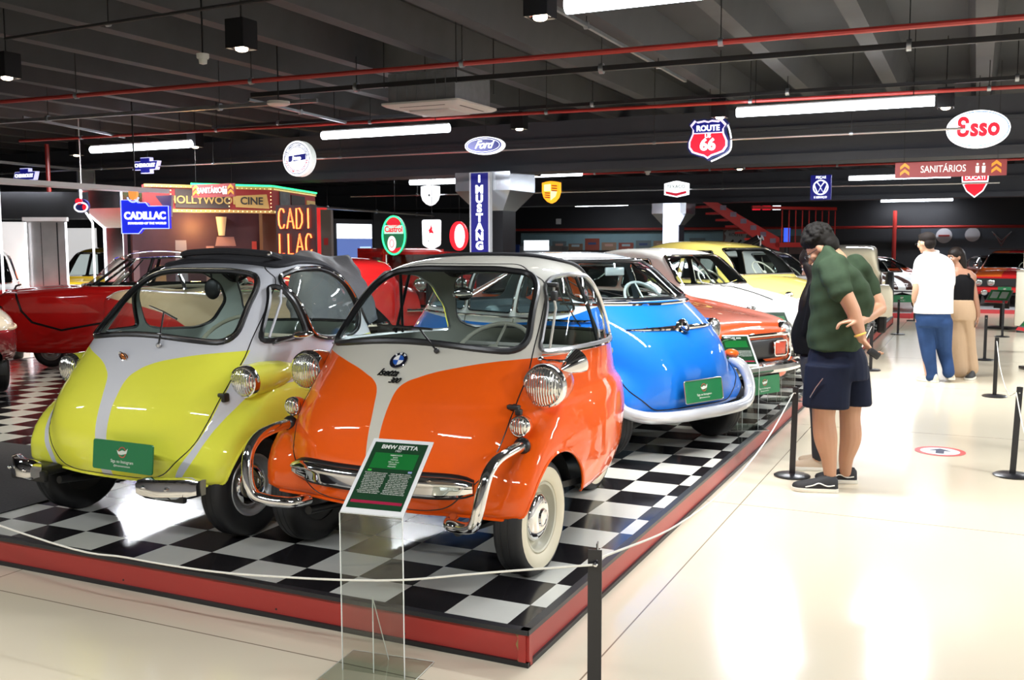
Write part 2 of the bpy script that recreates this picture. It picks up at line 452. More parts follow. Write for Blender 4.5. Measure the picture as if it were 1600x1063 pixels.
def steering(parent, c, r, tilt, m, col=None):
    M = Mx.Translation(V(c)) @ Mx.Rotation(R(tilt), 4, 'X')
    o = ob('steering_wheel', MB().tube([(r*cos(a), r*sin(a), 0) for a in [2*pi*k/28 for k in range(28)]], .011, 8, M, loop=True), m, parent)
    mb = MB()
    for k in range(3): mb.cyl((0, 0, -.01), (r*cos(pi/2+k*2*pi/3), r*sin(pi/2+k*2*pi/3), 0), .007, n=6, M=M)
    mb.lathe([(.03, -.02), (.03, .01), (.02, .02), (.001, .022)], 14, M)
    ob('spokes', mb, m, o)
    ob('column', MB().cyl((0, 0, 0), (0, 0, -.45), .015, n=8, M=M), BLACK, o)
    return o
def bench(parent, y, z, w_, m, h=.4):
    o = ob('seat', MB().box((0, y, z), (w_, .42, .16), bev=.05), m, parent)
    ob('backrest', MB().box((0, y+.24, z+h/2+.02), (w_, .12, h), Mx.Translation((0, 0, 0)), bev=.045), m, parent)
    return o
def wiper(parent, sh, pivot, tip, ax='F', name='wiper'):
    a, na = sh.hit(pivot, ax, .012); b, nb = sh.hit(tip, ax, .02)
    o = ob(name, MB().cyl(a, b, .0035, n=6).sph(a, .012, 8, 6), BLACK, parent)
    return o
# ------------------------------------------------------------ egg-shaped microcars
def egg_grid(tab, nz=46, nt=72, fend=None):
    rows = cr(tab, nz); g = []
    for z, yf, yr, w_, yc, nf, nr in rows:
        w_ = max(w_, 0); r = []
        for k in range(nt):
            t = pi*k/(nt-1)
            sx, cy = sin(t), cos(t)
            n = nf if cy > 0 else nr; b = (yc-yf) if cy > 0 else (yr-yc)
            q = (abs(sx)**n + abs(cy)**n)**(-1/n)
            x, y = w_*sx*q, -(1 if cy > 0 else -1)*b*abs(cy)*q
            if fend and z < fend[-1][0]:      # wings: a squarer outline joined to the cabin with a soft valley
                fw_, fy, fr = key(fend, z); L = hypot(x, y); ux, uy = abs(x)/L, abs(y)/L
                fb = (yc-fy) if y < 0 else (fr-yc)
                m_ = 11 if y < 0 else 2.6
                r2 = ((ux/fw_)**m_+(uy/fb)**m_)**(-1/m_); p_ = 26
                s_ = ((L)**p_+(r2)**p_)**(1/p_)/L; x *= s_; y *= s_
            r.append((x, yc+y, z))
        g.append(r)
    return g
FEND = [(.305, .695, -.262, 1.35), (.33, .712, -.286, 1.45), (.42, .722, -.278, 1.55), (.50, .722, -.240, 1.5), (.56, .718, -.185, 1.45), (.605, .710, -.125, 1.4), (.65, .695, -.05, 1.3), (.69, .675, .03, 1.2), (.72, .655, .10, 1.0), (.745, .62, .18, .8)]
ISO = [(.305, -.315, 1.55, .600, .20, 2.8, 2.2), (.335, -.335, 1.62, .640, .20, 2.8, 2.3), (.42, -.362, 1.76, .668, .20, 2.7, 2.4), (.54, -.362, 1.83, .680, .2, 2.6, 2.5),
       (.64, -.335, 1.82, .680, .22, 2.55, 2.5), (.71, -.302, 1.78, .670, .25, 2.5, 2.5), (.755, -.277, 1.71, .655, .27, 2.45, 2.5), (.79, -.255, 1.68, .645, .28, 2.45, 2.5), (.88, -.192, 1.62, .640, .35, 2.3, 2.5),
       (.98, -.105, 1.54, .632, .42, 2.25, 2.5), (1.08, .005, 1.46, .618, .48, 2.2, 2.5), (1.18, .135, 1.37, .598, .52, 2.2, 2.5), (1.27, .265, 1.27, .560, .57, 2.2, 2.5),
       (1.335, .39, 1.17, .510, .62, 2.2, 2.5), (1.375, .50, 1.08, .44, .68, 2.15, 2.4), (1.40, .60, .98, .33, .73, 2.1, 2.2), (1.413, .68, .88, .19, .76, 2, 2), (1.417, .77, .79, .003, .78, 2, 2)]
def isetta_paint(name, body, top, vpts, side):
    m = mat(name, body, .28, coat=1); n = N(m); x, y, z = n.xyz(); ax = n.math('ABSOLUTE', x)
    cu = n.curve(ax, vpts)
    white = n.math('GREATER_THAN', z, cu)
    if side:       # the flank behind the door is pale above the fender line
        seam = n.curve(z, [(0, .36), (.335, .424), (.497, .521), (.629, .561), (.8, .567), (1, .567)])
        fx = n.curve(z, [(0, .38), (.3, .445), (.45, .54), (.6, .597), (.7, .63), (1, .66)])
        lo = n.math('MULTIPLY', n.math('LESS_THAN', ax, fx), n.math('LESS_THAN', y, .25))
        f = n.math('MULTIPLY', n.math('GREATER_THAN', ax, seam), n.math('MAXIMUM', n.math('GREATER_THAN', z, .748), lo))
        white = n.math('MAXIMUM', white, f)
    b = m.node_tree.nodes['Principled BSDF']
    m.node_tree.links.new(n.mixc(white, srgb(body), srgb(top)), b.inputs['Base Color'])
    return m
def bumper_bar(parent, sh, xs, z, h_, d, name='bumper_bar'):
    """pressed chrome blade following the door; xs from left to right"""
    rg = []
    for k in range(31):
        x = xs[0]+(xs[1]-xs[0])*k/30; p, n = sh.hit((x, z), 'F'); n = V((n.x, n.y, 0)).normalized()
        e = 1-abs(2*k/30-1)**10; hh = h_*(.55+.45*e)
        c = p+n*d*.5
        prof = [(-d*.5, -hh*.5), (d*.15, -hh*.5), (d*.5, -hh*.36), (d*.5, -hh*.05), (d*.72, hh*.05), (d*.72, hh*.22), (d*.35, hh*.44), (-d*.1, hh*.5), (-d*.5, hh*.5)]
        rg.append([c+n*a+V((0, 0, b)) for a, b in prof])
    o = ob(name, MB().rings(rg), CHROME, parent)
    ob('rubber_backing', MB().rings([[c+(V((0, 0, (c.z-z)*.28))) - n2*.012 for c in r] for r, n2 in ((r, sh.hit((r[0].x, z), 'F')[1]) for r in rg)]), SEAL, o)
    return o
def isetta(name, label, loc, rz, kind):
    t = thing(name, label, 'car', loc, rz)
    sh = Shell(egg_grid(ISO, 66, 110, FEND))
    orange = kind == 'orange'
    if orange:
        pm = isetta_paint('orange and ivory car paint', (.84, .105, .004), (.60, .58, .50), [(0, .2), (.024, .3), (.028, .62), (.038, .76), (.055, .83), (.09, .862), (.133, .88), (.2, .903), (.28, .922), (.42, .947), (.56, .958), (1, .96)], False)
        inner = mat('grey interior lining', (.20, .20, .17), .7); fp = mat('orange fender paint', (.84, .105, .004), .28, coat=1)
    else:
        pm = isetta_paint('yellow and pale grey car paint', (.84, .84, .075), (.66, .67, .71), [(0, .2), (.036, .3), (.04, .6), (.05, .72), (.072, .805), (.11, .84), (.16, .868), (.30, .905), (.52, .931), (1, .935)], True)
        inner = mat('pale interior lining', (.36, .40, .36), .7); fp = mat('yellow fender paint', (.84, .84, .075), .28, coat=1)
    front = lambda p: p.y < .45
    # windscreen
    ws = roundpoly([(-.535, .982), (0, 1.04), (.535, .982), (.455, 1.325), (.22, 1.35), (-.22, 1.35), (-.455, 1.325)] if orange else [(-.505, .968), (0, 1.02), (.505, .968), (.425, 1.305), (.2, 1.33), (-.2, 1.33), (-.425, 1.305)], [.09, .3, .09, .13, .05, .05, .13], 7)
    for hf in (1, -1):
        q = [p for p in ws if p[0]*hf > .002]; zs = [min(p[1] for p in ws if abs(p[0]) < .14), 1.35 if orange else 1.33]
        zc = [p for p in ws if abs(p[0]) < .16 and p[1] < 1.2]; zb = max(p[1] for p in zc); q = [p for p in q if not (abs(p[0]) < .16 and p[1] < 1.2)]
        c = [(0, zb), (0, zs[1])]; q = q + c; mx_ = (sum(p[0] for p in q)/len(q), sum(p[1] for p in q)/len(q))
        q.sort(key=lambda p: atan2(p[1]-mx_[1], p[0]-mx_[0]))
        patch('windscreen', sh.cut(q, 'F', (lambda p, h=hf: p.y < .7 and p.x*h > -1e-4)), GLASS, t)
    if orange: sw = [[(.165, .985), (1.22, .965), (1.14, 1.12), (1.0, 1.25), (.85, 1.31), (.62, 1.325), (.49, 1.315), (.40, 1.27)]]
    else: sw = [[(.165, .972), (.49, .982), (.40, 1.25), (.36, 1.245)], [(.535, .985), (.66, .955), (.93, .945), (1.05, .98), (1.12, 1.12), (1.04, 1.24), (.9, 1.31), (.76, 1.34), (.56, 1.335), (.45, 1.30), (.42, 1.25)]]
    outl = []
    for ax in 'LR':
        for k, q in enumerate(sw):
            rp = roundpoly(q, [.04]*len(q) if orange else [.05]*len(q), 4)
            outl.append((rp, ax, k)); g = sh.cut(rp, ax, (lambda p: p.x > .2) if ax == 'L' else (lambda p: p.x < -.2))
            patch('side_window', g, GLASS, t)
    rw = roundpoly([(-.50, .97), (.50, .97), (.42, 1.32), (-.42, 1.32)], .12, 5)
    patch('rear_window', sh.cut(rw, 'B', lambda p: p.y > .8), GLASS, t)
    # wheel arches
    arch = [(.30*cos(a)+.065, .25+.30*sin(a)) for a in [2*pi*k/36 for k in range(36)]]
    for ax, c in (('L', lambda p: p.x > .3), ('R', lambda p: p.x < -.3)): sh.cut(arch, ax, c).free()
    # fabric roof
    rf = roundpoly([(-.43, .74), (.43, .74), (.43, 1.12), (-.43, 1.12)] if orange else [(-.45, .50), (.45, .50), (.46, 1.15), (-.46, 1.15)], .10, 6)
    g = sh.cut(rf, 'T', lambda p: p.z > 1.1)
    fab = mat('black roof fabric', (.018, .018, .022), .75, bump=.3)
    patch('fabric_roof', g, fab, t, .004 if orange else .014)
    sh.trim('roof_edge', rf, 'T', .012, fab, t, True, .006)
    # seals
    sh.trim('windscreen_seal', ws, 'F', .017, SEAL, t, True, .002, 8, .02)
    if not orange: sh.trim('seal_bead', ws, 'F', .006, CHROME, t, True, .016, 6, .02)
    for rp, ax, k in outl:
        sh.trim('window_seal', rp, ax, .012 if orange else .015, (ALU if orange else SEAL), t, True, .003, 6, .02)
        if not orange and k == 1: sh.trim('window_trim', rp, ax, .0065, CHROME, t, True, .017, 6, .02)
    sh.trim('rear_window_seal', rw, 'B', .014, SEAL, t, True, .002)
    # door seam and pillar gutter
    seam = roundpoly([(-.36, .34), (-.521, .497), (-.561, .65), (-.565, .90), (-.53, 1.167), (-.49, 1.29), (-.30, 1.375), (.30, 1.375), (.49, 1.29), (.53, 1.167), (.565, .90), (.561, .65), (.521, .497), (.36, .34), (.25, .318), (-.25, .318)], .05, 4)
    sh.trim('door_seam', seam, 'F', .0035, SEAL, t, True, -.001, 5, .02)
    for sx in (-1, 1):
        sh.trim('rain_gutter', [(sx*.595, .99), (sx*.565, 1.167), (sx*.515, 1.28)], 'F', .007, pm, t, False, .006)
    if orange:
        for ax in 'LR':
            g_ = [(.165, .972), (1.25, .952)]; sh.trim('belt_trim', g_, ax, .008, CHROME, t, False, .008)
            for yy, dy in ((.70, .14), (.78, .0)):
                a = sh.hit((yy+dy, .98), ax, -.004)[0]; b = sh.hit((yy, 1.315), ax, -.004)[0]
                ob('window_divider', MB().tube([a, a.lerp(b, .5)+(b-a).cross(V((0, 1, 0))).normalized()*0, b], .009, 6), BLACK, t)
            p = sh.hit((.5, 1.08), ax, .002)[0]
    # arch lips
    for ax in 'LR':
        al = [(.305*cos(a)+.065, .25+.305*sin(a)) for a in [R(-5)+R(190)*k/30 for k in range(31)]]
        sh.trim('arch_lip', al, ax, .008, fp, t, False, -.002, 6)
    # bottom rim
    rim = [(x, y, z) for x, y, z in egg_grid(ISO, 2, 60, FEND)[0]]; rim = rim+[(-x, y, z) for x, y, z in rim[::-1][1:-1]]
    body = sh.finish('body', [pm, inner], t)
    rim_f = [p for p in rim if p[1] < 0 and hypot(p[0], 0) < .62]; rim_f.sort(key=lambda p: p[0]); ob('bottom_rim', MB().tube(rim_f, .008, 6), fp, body)
    # floor pan, wells, interior
    fl = [(x*.985, y*.99+.01*0) for x, y, z in rim]
    mb = MB().prism([(a, b) for a, b in fl if not (abs(a) > .46 and -.30 < b < .38)], .33, .36, plane='xy')
    ob('floor_pan', mb, BLACK, t, smooth=False)
    for sx in (-1, 1):
        mb = MB().tube([(0, 0, 0), (0, 0, 0.01)], .001)
        mb = MB(); rg = []
        for xx in (.42, .655): rg.append([(sx*xx, .06+.298*cos(a), .25+.31*sin(a)) for a in [R(14)+R(152)*k/20 for k in range(21)]])
        mb.rings(rg, closed=False, cap=False); mb.add([(sx*.42, .06+.298*cos(a), .25+.31*sin(a)) for a in [R(14)+R(152)*k/20 for k in range(21)]], [tuple(range(21))])
        ob('wheel_well', mb, BLACK, t)
    sc = mat('beige seat vinyl', (.45, .40, .30), .5) if not orange else mat('grey seat vinyl', (.06, .06, .055), .5)
    bench(t, 1.0, .58, .98, sc, .30)
    ob('parcel_shelf', MB().box((0, 1.30, .86), (.9, .3, .04), bev=.015), inner, t)
    steering(t, (.26, .30, .965), .19, 38, mat('cream steering wheel', (.52, .49, .40), .3) if orange else mat('ivory steering wheel', (.6, .57, .42), .3))
    hd = MB().sph((-.02 if not orange else .0, .47, 1.225), .06, 16, 10, sc=(1.0, .25, 1.0) if not orange else (1, .3, .6))
    mo = ob('rear_view_mirror', hd, BLACK if not orange else CHROME, t); ob('mirror_stem', MB().cyl((-.02 if not orange else .0, .47, 1.24), (-.02 if not orange else .0, .46, 1.35), .005, n=6), BLACK, mo)
    # wheels
    rimm = mat('ivory rim paint', (.62, .60, .48), .35) if orange else mat('silver rim paint', (.5, .5, .5), .3, .6)
    for sx in (1, -1): wheel(t, sx*.605, 0, .262, .135, rimm, sx, white=orange, cap='dome', hubr=.68)
    for sx in (1, -1): wheel(t, sx*.25, 1.56, .262, .125, rimm, sx, white=orange)
    ob('front_axle', MB().cyl((-.56, .02, .24), (.56, .02, .24), .03).cyl((-.4, .1, .2), (-.4, -.3, .24), .02).cyl((.4, .1, .2), (.4, -.3, .24), .02), BLACK, t)
    if orange:
        for sx in (1, -1):
            headlamp(t, (sx*.655, .03, .845), .098, (sx*.05, -1, .0), fp, 1, podlen=.26)
            headlamp(t, (sx*.617, -.135, .690), .045, (sx*.05, -1, 0), fp, 1, name='marker_light', podlen=.09)
        bumper_bar(t, sh, (-.475, .475), .44, .092, .03)
        for sx in (1, -1):
            pts = cr([(sx*.63, -.11, .605), (sx*.632, -.22, .605), (sx*.625, -.35, .59), (sx*.62, -.425, .55), (sx*.615, -.46, .49), (sx*.60, -.478, .40), (sx*.575, -.47, .335), (sx*.53, -.445, .31), (sx*.47, -.41, .298), (sx*.41, -.385, .296), (sx*.385, -.31, .30)], 40)
            ob('bumper_guard', MB().tube(pts, .026, 14), CHROME, t)
            ob('guard_grommet', MB().sph((sx*.63, -.135, .605), .04, 12, 8, sc=(1, .8, 1)), SEAL, t)
        p, n = sh.hit((.008, .945), 'F', .002); roundel(t, p, n, .044)
        q = Mx(((V((0, 0, 1)).cross(n).normalized().x, 0, n.x, 0), (V((0, 0, 1)).cross(n).normalized().y, 0, n.y, 0), (0, 0, n.z, 0), (0, 0, 0, 1)))
        xx = V((0, 0, 1)).cross(n).normalized(); yy = n.cross(xx)
        for s_, dx, dz, sz in (('Isetta', -.03, -.070, .055), ('300', .02, -.110, .040)):
            b = p+xx*dx+yy*dz+n*.002
            tt = text('script_badge', s_, sz, mat('dark chrome', (.05, .05, .05), .2, .8), t, (0, 0, 0), (0, 0, 0), .0015, shear=.5, sx=1.0, off=.0006, sp=.9)
            tt.matrix_local = Mx(((xx.x, yy.x, n.x, b.x), (xx.y, yy.y, n.y, b.y), (xx.z, yy.z, n.z, b.z), (0, 0, 0, 1)))
        # wiper
        a, n = sh.hit((.18, .985), 'F', .015); b, _ = sh.hit((.05, 1.065), 'F', .03); c, _ = sh.hit((-.2, 1.075), 'F', .022)
        wp = ob('wiper', MB().cyl(a, b, .004, n=6).sph(a, .013, 8, 6).tube([b+(b-c)*.3, b, c], .006, 6), BLACK, t)
        # mirror on the right edge of the door
        mm = ob('door_mirror', MB().lathe([(.001, -.12), (.012, -.11), (.035, -.07), (.052, -.025), (.058, 0), (.053, .005), (.001, .005)], 24, Mx.Translation((.76, .19, .95)) @ Mx.Rotation(R(-68), 4, 'X') @ Mx.Rotation(R(25), 4, 'Y')), CHROME, t)
        ob('mirror_arm', MB().tube([(.61, .10, .955), (.65, .08, .955), (.72, .10, .955), (.74, .14, .955)], .007, 6).sph((.61, .10, .955), .016, 8, 6), CHROME, mm)
        p, n = sh.hit((.555, .755), 'F', .0)
        ob('door_handle', MB().box(p+n*.02, (.06, .03, .022), bev=.008).cyl(p, p+n*.03, .012, n=10).box(p+V((.035, -.005, -.012)), (.03, .03, .03), bev=.008), BLACK, t)
        ob('door_hinge', MB().box(sh.hit((.51, 1.27), 'F', .012)[0], (.07, .03, .022), bev=.006).box(sh.hit((.54, 1.22), 'F', .012)[0], (.03, .03, .05), bev=.006), BLACK, t)
    else:
        for sx in (1, -1):
            headlamp(t, (sx*.632, -.02, .788), .082, (sx*.06, -1, -.04), fp, 1, podlen=.44)
            # chrome bumper blocks on brackets
            rg = []
            for k in range(9):
                u = k/8; x = sx*(.37+.29*u); yb = -.46+.10*max(0, u-.35)**1.3*1.7
                q = 1-abs(2*u-1)**8*.25
                rg.append([(x, yb+a*1.0, .325+b*q) for a, b in ((.03, -.05), (-.012, -.05), (-.03, -.036), (-.032, .02), (-.018, .046), (.01, .052), (.035, .046))])
            bo = ob('bumper', MB().rings(rg), CHROME, t)
            ob('bumper_bolt', MB().sph((sx*.42, -.492, .33), .011, 10, 6), CHROME, bo); ob('bumper_bolt', MB().sph((sx*.55, -.475, .33), .011, 10, 6), CHROME, bo)
            ob('bumper_bracket', MB().box((sx*.48, -.34, .30), (.16, .2, .05), bev=.01).box((sx*.48, -.415, .285), (.26, .03, .06), bev=.01), BLACK, bo)
        plate(t, V((.235, -.44, .452)), .40, .145, (.0, -1, .1)); ob('plate_bracket', MB().box((.235, -.40, .46), (.2, .08, .03)), BLACK, t)
        p, n = sh.hit((-.02, .90), 'F', .004)
        e = ob('emblem', MB().sph((0, 0, 0), 1, 18, 8, Mx.Translation(p) @ Mx.Rotation(R(28), 4, 'Y') @ Mx.Diagonal((.028, .012, .018, 1))), mat('gold red enamel', (.42, .13, .03), .25, .5), t)
        ob('emblem_rim', MB().tube([p+V((.030*cos(a)*cos(.5), -.008, .019*sin(a)-.014*cos(a))) for a in [2*pi*k/20 for k in range(20)]], .003, 5, loop=True), CHROME, e)
        a, n = sh.hit((.17, .955), 'F', .015); b, _ = sh.hit((.07, 1.10), 'F', .03)
        ob('wiper', MB().cyl(a, b, .0045, n=6).sph(a, .014, 8, 6).tube([b+V((-.09, -.01, .03)), b, b+V((.09, -.0, -.035))], .006, 6), ALU, t)
        mm = ob('door_mirror', MB().sph((.71, .36, 1.0), .05, 16, 8, sc=(.8, 1.6, .35)), CHROME, t)
        ob('mirror_arm', MB().cyl((.62, .22, .955), (.70, .30, .99), .006, n=6), CHROME, mm)
        p, n = sh.hit((.565, .72), 'F', .0)
        ob('door_handle', MB().box(p+n*.02, (.05, .025, .02), bev=.007).box(p+V((.03, -.01, 0)), (.025, .04, .045), bev=.008), BLACK, t)
        # folded fabric behind the opening
        ob('roof_fabric_fold', MB().tube(cr([(-.36, .66, 1.40), (-.33, .58, 1.425), (0, .54, 1.44), (.33, .52, 1.425), (.37, .60, 1.40)], 16), .02, 8), fab, t)
        ob('roof_latch', MB().sph((.36, .52, 1.425), .016, 8, 6), CHROME, t)
    return t
isetta('bubble_car', 'orange and ivory bubble car on the platform corner with whitewall tyres and chrome bumper guards', (-.77, .385, PH), R(-1.5), 'orange')
isetta('bubble_car', 'lemon yellow and pale grey bubble car with two chrome bumper blocks and green plate', (-2.34, .33, PH), R(-1.5), 'yellow')

# ------------------------------------------------------------ the long blue microcar
B6 = [(.29, -.315, 2.45, .620, .7, 3.2, 5), (.33, -.345, 2.52, .680, .7, 3.2, 5), (.45, -.370, 2.58, .715, .7, 3.1, 5), (.58, -.365, 2.60, .725, .7, 3.0, 4.5), (.70, -.325, 2.58, .722, .7, 3.0, 4.2), (.80, -.27, 2.52, .71, .7, 2.9, 4),
      (.90, -.185, 2.42, .69, .7, 2.8, 4), (1.0, -.06, 2.34, .665, .7, 2.7, 4), (1.10, .09, 2.26, .64, .75, 2.7, 4), (1.20, .225, 2.16, .605, .8, 2.6, 4), (1.28, .34, 2.05, .56, .8, 2.5, 3.6), (1.34, .45, 1.92, .50, .85, 2.4, 3.2),
      (1.385, .56, 1.75, .40, .9, 2.2, 2.6), (1.41, .68, 1.5, .27, 1.0, 2, 2.2), (1.42, .9, 1.2, .003, 1.05, 2, 2)]
def blue600():
    t = thing('microcar', 'bright blue microcar with white roof and wraparound silver tube bumper beside the orange bubble car', 'car', (-.468, 3.355, PH), R(65))
    sh = Shell(egg_grid(B6, 56, 96, [(z, w_, y, 2.3) for z, w_, y, q_ in FEND]))
    pm = mat('blue and white car paint', (.007, .155, .62), .28, coat=1); n = N(pm); x, y, z = n.xyz()
    pm.node_tree.links.new(n.mixc(n.math('GREATER_THAN', z, n.curve(n.math('ADD', y, .5), [(0, 1.055), (.6, 1.05), (.75, .98), (.9, .94), (2.8, .925)])), srgb((.007, .155, .62)), srgb((.72, .78, .84))), pm.node_tree.nodes['Principled BSDF'].inputs['Base Color'])
    inner = mat('blue grey lining', (.18, .24, .28), .7)
    ws = roundpoly([(-.58, 1.075), (.58, 1.075), (.46, 1.345), (-.46, 1.345)], [.07, .07, .1, .1], 6)
    patch('windscreen', sh.cut(ws, 'F', lambda p: p.y < .8), GLASS, t)
    wins = [[(.25, 1.0), (.82, .96), (.82, 1.32), (.56, 1.32)], [(.87, .96), (1.42, .96), (1.42, 1.32), (.87, 1.32)], [(1.47, .96), (2.15, .96), (1.98, 1.27), (1.47, 1.32)]]
    o = []
    for ax in 'LR':
        for q in wins:
            rp = roundpoly(q, .05, 4); o.append((rp, ax)); patch('side_window', sh.cut(rp, ax, (lambda p: p.x > .2) if ax == 'L' else (lambda p: p.x < -.2)), GLASS, t)
    rw = roundpoly([(-.40, 1.0), (.40, 1.0), (.34, 1.30), (-.34, 1.30)], .08, 5); patch('rear_window', sh.cut(rw, 'B', lambda p: p.y > 1.2), GLASS, t)
    for wy in (0, 1.78):
        arch = [(.30*cos(a)+wy, .25+.30*sin(a)) for a in [2*pi*k/30 for k in range(30)]]
        for ax, c in (('L', lambda p: p.x > .3), ('R', lambda p: p.x < -.3)): sh.cut(arch, ax, c).free()
    sh.trim('windscreen_seal', ws, 'F', .016, SEAL, t, True, .002, 8); sh.trim('windscreen_trim', ws, 'F', .007, CHROME, t, True, .014)
    for rp, ax in o: sh.trim('window_trim', rp, ax, .009, CHROME, t, True, .004)
    for ax in 'LR':
        sh.trim('belt_trim', [(.1, .935), (.8, .93), (2.3, .92)], ax, .009, CHROME, t, False, .006)
        sh.trim('door_seam', [(.84, .93), (.84, .4)], ax, .004, SEAL, t); sh.trim('door_seam', [(1.44, .93), (1.44, .65)], ax, .004, SEAL, t)
        p, nn = sh.hit((.98, .86), ax, .02); ob('door_handle', MB().sph(p, .035, 10, 6, sc=(.4, 1.2, .3)), CHROME, t)
    seam = roundpoly([(-.40, .34), (-.60, .5), (-.63, .9), (-.60, 1.1), (-.48, 1.37), (.48, 1.37), (.60, 1.1), (.63, .9), (.60, .5), (.40, .34)], .05, 4)
    sh.trim('door_seam', seam, 'F', .0045, SEAL, t, True)
    sh.trim('cowl_trim', [(-.62, 1.05), (-.3, 1.045), (0, 1.04), (.3, 1.045), (.62, 1.05)], 'F', .012, CHROME, t, False, .004)
    # emblem with chrome wings
    p, nn = sh.hit((0, .875), 'F', .0); ob('emblem_surround', MB().sph((0, 0, 0), 1, 24, 8, Mx.Translation(p) @ Mx.Diagonal((.075, .022, .072, 1))), CHROME, t)
    roundel(t, sh.hit((0, .875), 'F', .024)[0], nn, .045)
    for s in (1, -1):
        pts = []; rs = []
        for k in range(14): pts.append(sh.hit((s*(.06+.40*k/13), .88), 'F', .006)[0]); rs.append(.018*(1-k/13)**.7+.002)
        ob('wing_trim', MB().tube(pts, rs, 8), CHROME, t)
    for s in (1, -1):
        headlamp(t, (s*.66, .03, .82), .085, (s*.08, -1, 0), mat('blue lamp paint', (.007, .155, .62), .28, coat=1), 1, podlen=.34)
        ob('indicator', MB().sph((s*.675, -.13, .645), .08, 16, 8, sc=(.6, .75, .42)), mat('orange lamp plastic', (.8, .12, .01), .15, coat=1), t)
        q = ob('side_lamp', MB().sph((s*.745, .06, .61), .05, 14, 8, sc=(.8, 1, 1)), mat('amber lamp plastic', (.95, .33, .01), .15, coat=1), t)
    silver = mat('silver bumper paint', (.62, .64, .68), .22, .35, coat=1)
    half = [(0, -.44, .30), (.2, -.437, .30), (.4, -.42, .305), (.56, -.37, .32), (.68, -.30, .365), (.715, -.27, .43), (.715, -.24, .50), (.70, -.20, .56), (.675, -.12, .60)]
    pts = cr([(-x, y, z) for x, y, z in half[:0:-1]]+half, 70)
    ob('bumper', MB().tube(pts, .042, 12), silver, t)
    plate(t, V((.0, -.415, .455)), .40, .15, (0, -1, .15), frame=True)
    for s in (1, -1):
        ob('wiper', MB().cyl(sh.hit((s*.25, 1.06), 'F', .012)[0], sh.hit((s*.25-.3, 1.10), 'F', .03)[0], .005, n=6), ALU, t)
    for sx in (1, -1):
        wheel(t, sx*.60, 0, .265, .135, mat('silver rim paint', (.5, .5, .5), .3, .6), sx); wheel(t, sx*.58, 1.78, .265, .135, mat('silver rim paint', (.5, .5, .5), .3, .6), sx)
    body = sh.finish('body', [pm, inner], t)
    ob('floor_pan', MB().box((0, 1.15, .33), (.9, 2.6, .05)), BLACK, t, smooth=False)
    for wy in (0, 1.78):
        for sx in (-1, 1):
            A = [R(16)+R(148)*k/16 for k in range(17)]; rg = [[(sx*xx, wy+.30*cos(a), .25+.31*sin(a)) for a in A] for xx in (.4, .65)]
            ob('wheel_well', MB().rings(rg, False, False).add(rg[0], [tuple(range(17))]), BLACK, t)
    bench(t, 1.1, .55, 1.1, inner, .42); bench(t, 1.85, .55, 1.1, inner, .42)
    steering(t, (.26, .36, 1.02), .21, 50, mat('pale blue steering wheel', (.5, .56, .56), .3))
    mo = ob('rear_view_mirror', MB().box((0, .46, 1.27), (.20, .02, .065), bev=.009), mat('mirror back', (.45, .5, .52), .2, .3), t); ob('mirror_stem', MB().cyl((0, .46, 1.29), (0, .47, 1.36), .006, n=6), CHROME, mo)
blue600()
# ------------------------------------------------------------ lights of the room
def at(x, y, D): return CP + (_fw + _r2*((x-800)/1541) - _u2*((y-531.5)/1541))*D
COOL = (.93, .96, 1.0); TUBE = mat('tube light diffuser', (1, 1, 1), .5, emit=9, ecol=(.86, .92, 1.0))
def tube_lamp(x0, x1, y, z, W, label, group=None, hide=False):
    t = thing('tube_light', label, 'ceiling light', ((x0+x1)/2, y, z), 0, group); L = x1-x0
    ob('diffuser', MB().tube([(-L/2, 0, 0), (L/2, 0, 0)], .055, 12), TUBE, t)
    ob('housing', MB().box((0, 0, .052), (L, .06, .03), bev=.006), mat('white lamp housing', (.6, .6, .6), .4), t)
    for s in (-1, 1): ob('hanging_rod', MB().cyl((s*L*.4, 0, .06), (s*L*.4, 0, 3.96-z), .005, n=6), BLACK, t)
    l = bpy.data.lights.new('tube', 'AREA'); l.shape = 'RECTANGLE'; l.size = L; l.size_y = .12; l.energy = W; l.color = COOL
    o = bpy.data.objects.new('tube_lamp_light', l); COL.objects.link(o); o.parent = t; o.location = (0, 0, -.06)
    return t
tube_lamp(-.85, 1.25, 2.48, 3.15, 130, 'white tube light nearest overhead, cut by the top of the picture')
tube_lamp(-.99, 1.13, 8.12, 3.15, 210, 'long white tube light between the two rightmost ceiling spots')
tube_lamp(-6.72, -4.72, 7.95, 3.15, 110, 'white tube light beside the round white hanging sign')
tube_lamp(-11.2, -9.15, 7.98, 3.15, 110, 'white tube light above the left chevron bow tie sign')
tube_lamp(-7.6, -6.35, 17.0, 3.2, 45, 'short white tube light beyond the big column capital')
tube_lamp(-1.2, 1.0, 21.2, 3.18, 90, 'white tube light behind the right sanitary sign')
tube_lamp(-12.4, -10.3, 32.0, 3.15, 30, 'small far white tube light between the two columns')
tube_lamp(-1.5, .8, 35.0-1.5, 3.15, 40, 'small far white tube light over the back wall at right')
tube_lamp(-21.5, -20.4, 15.5, 3.0, 30, 'small white tube light seen through the left frame')
tube_lamp(-9.3, -7.3, 14.6, 2.95, 40, 'white tube light behind the white shield sign')
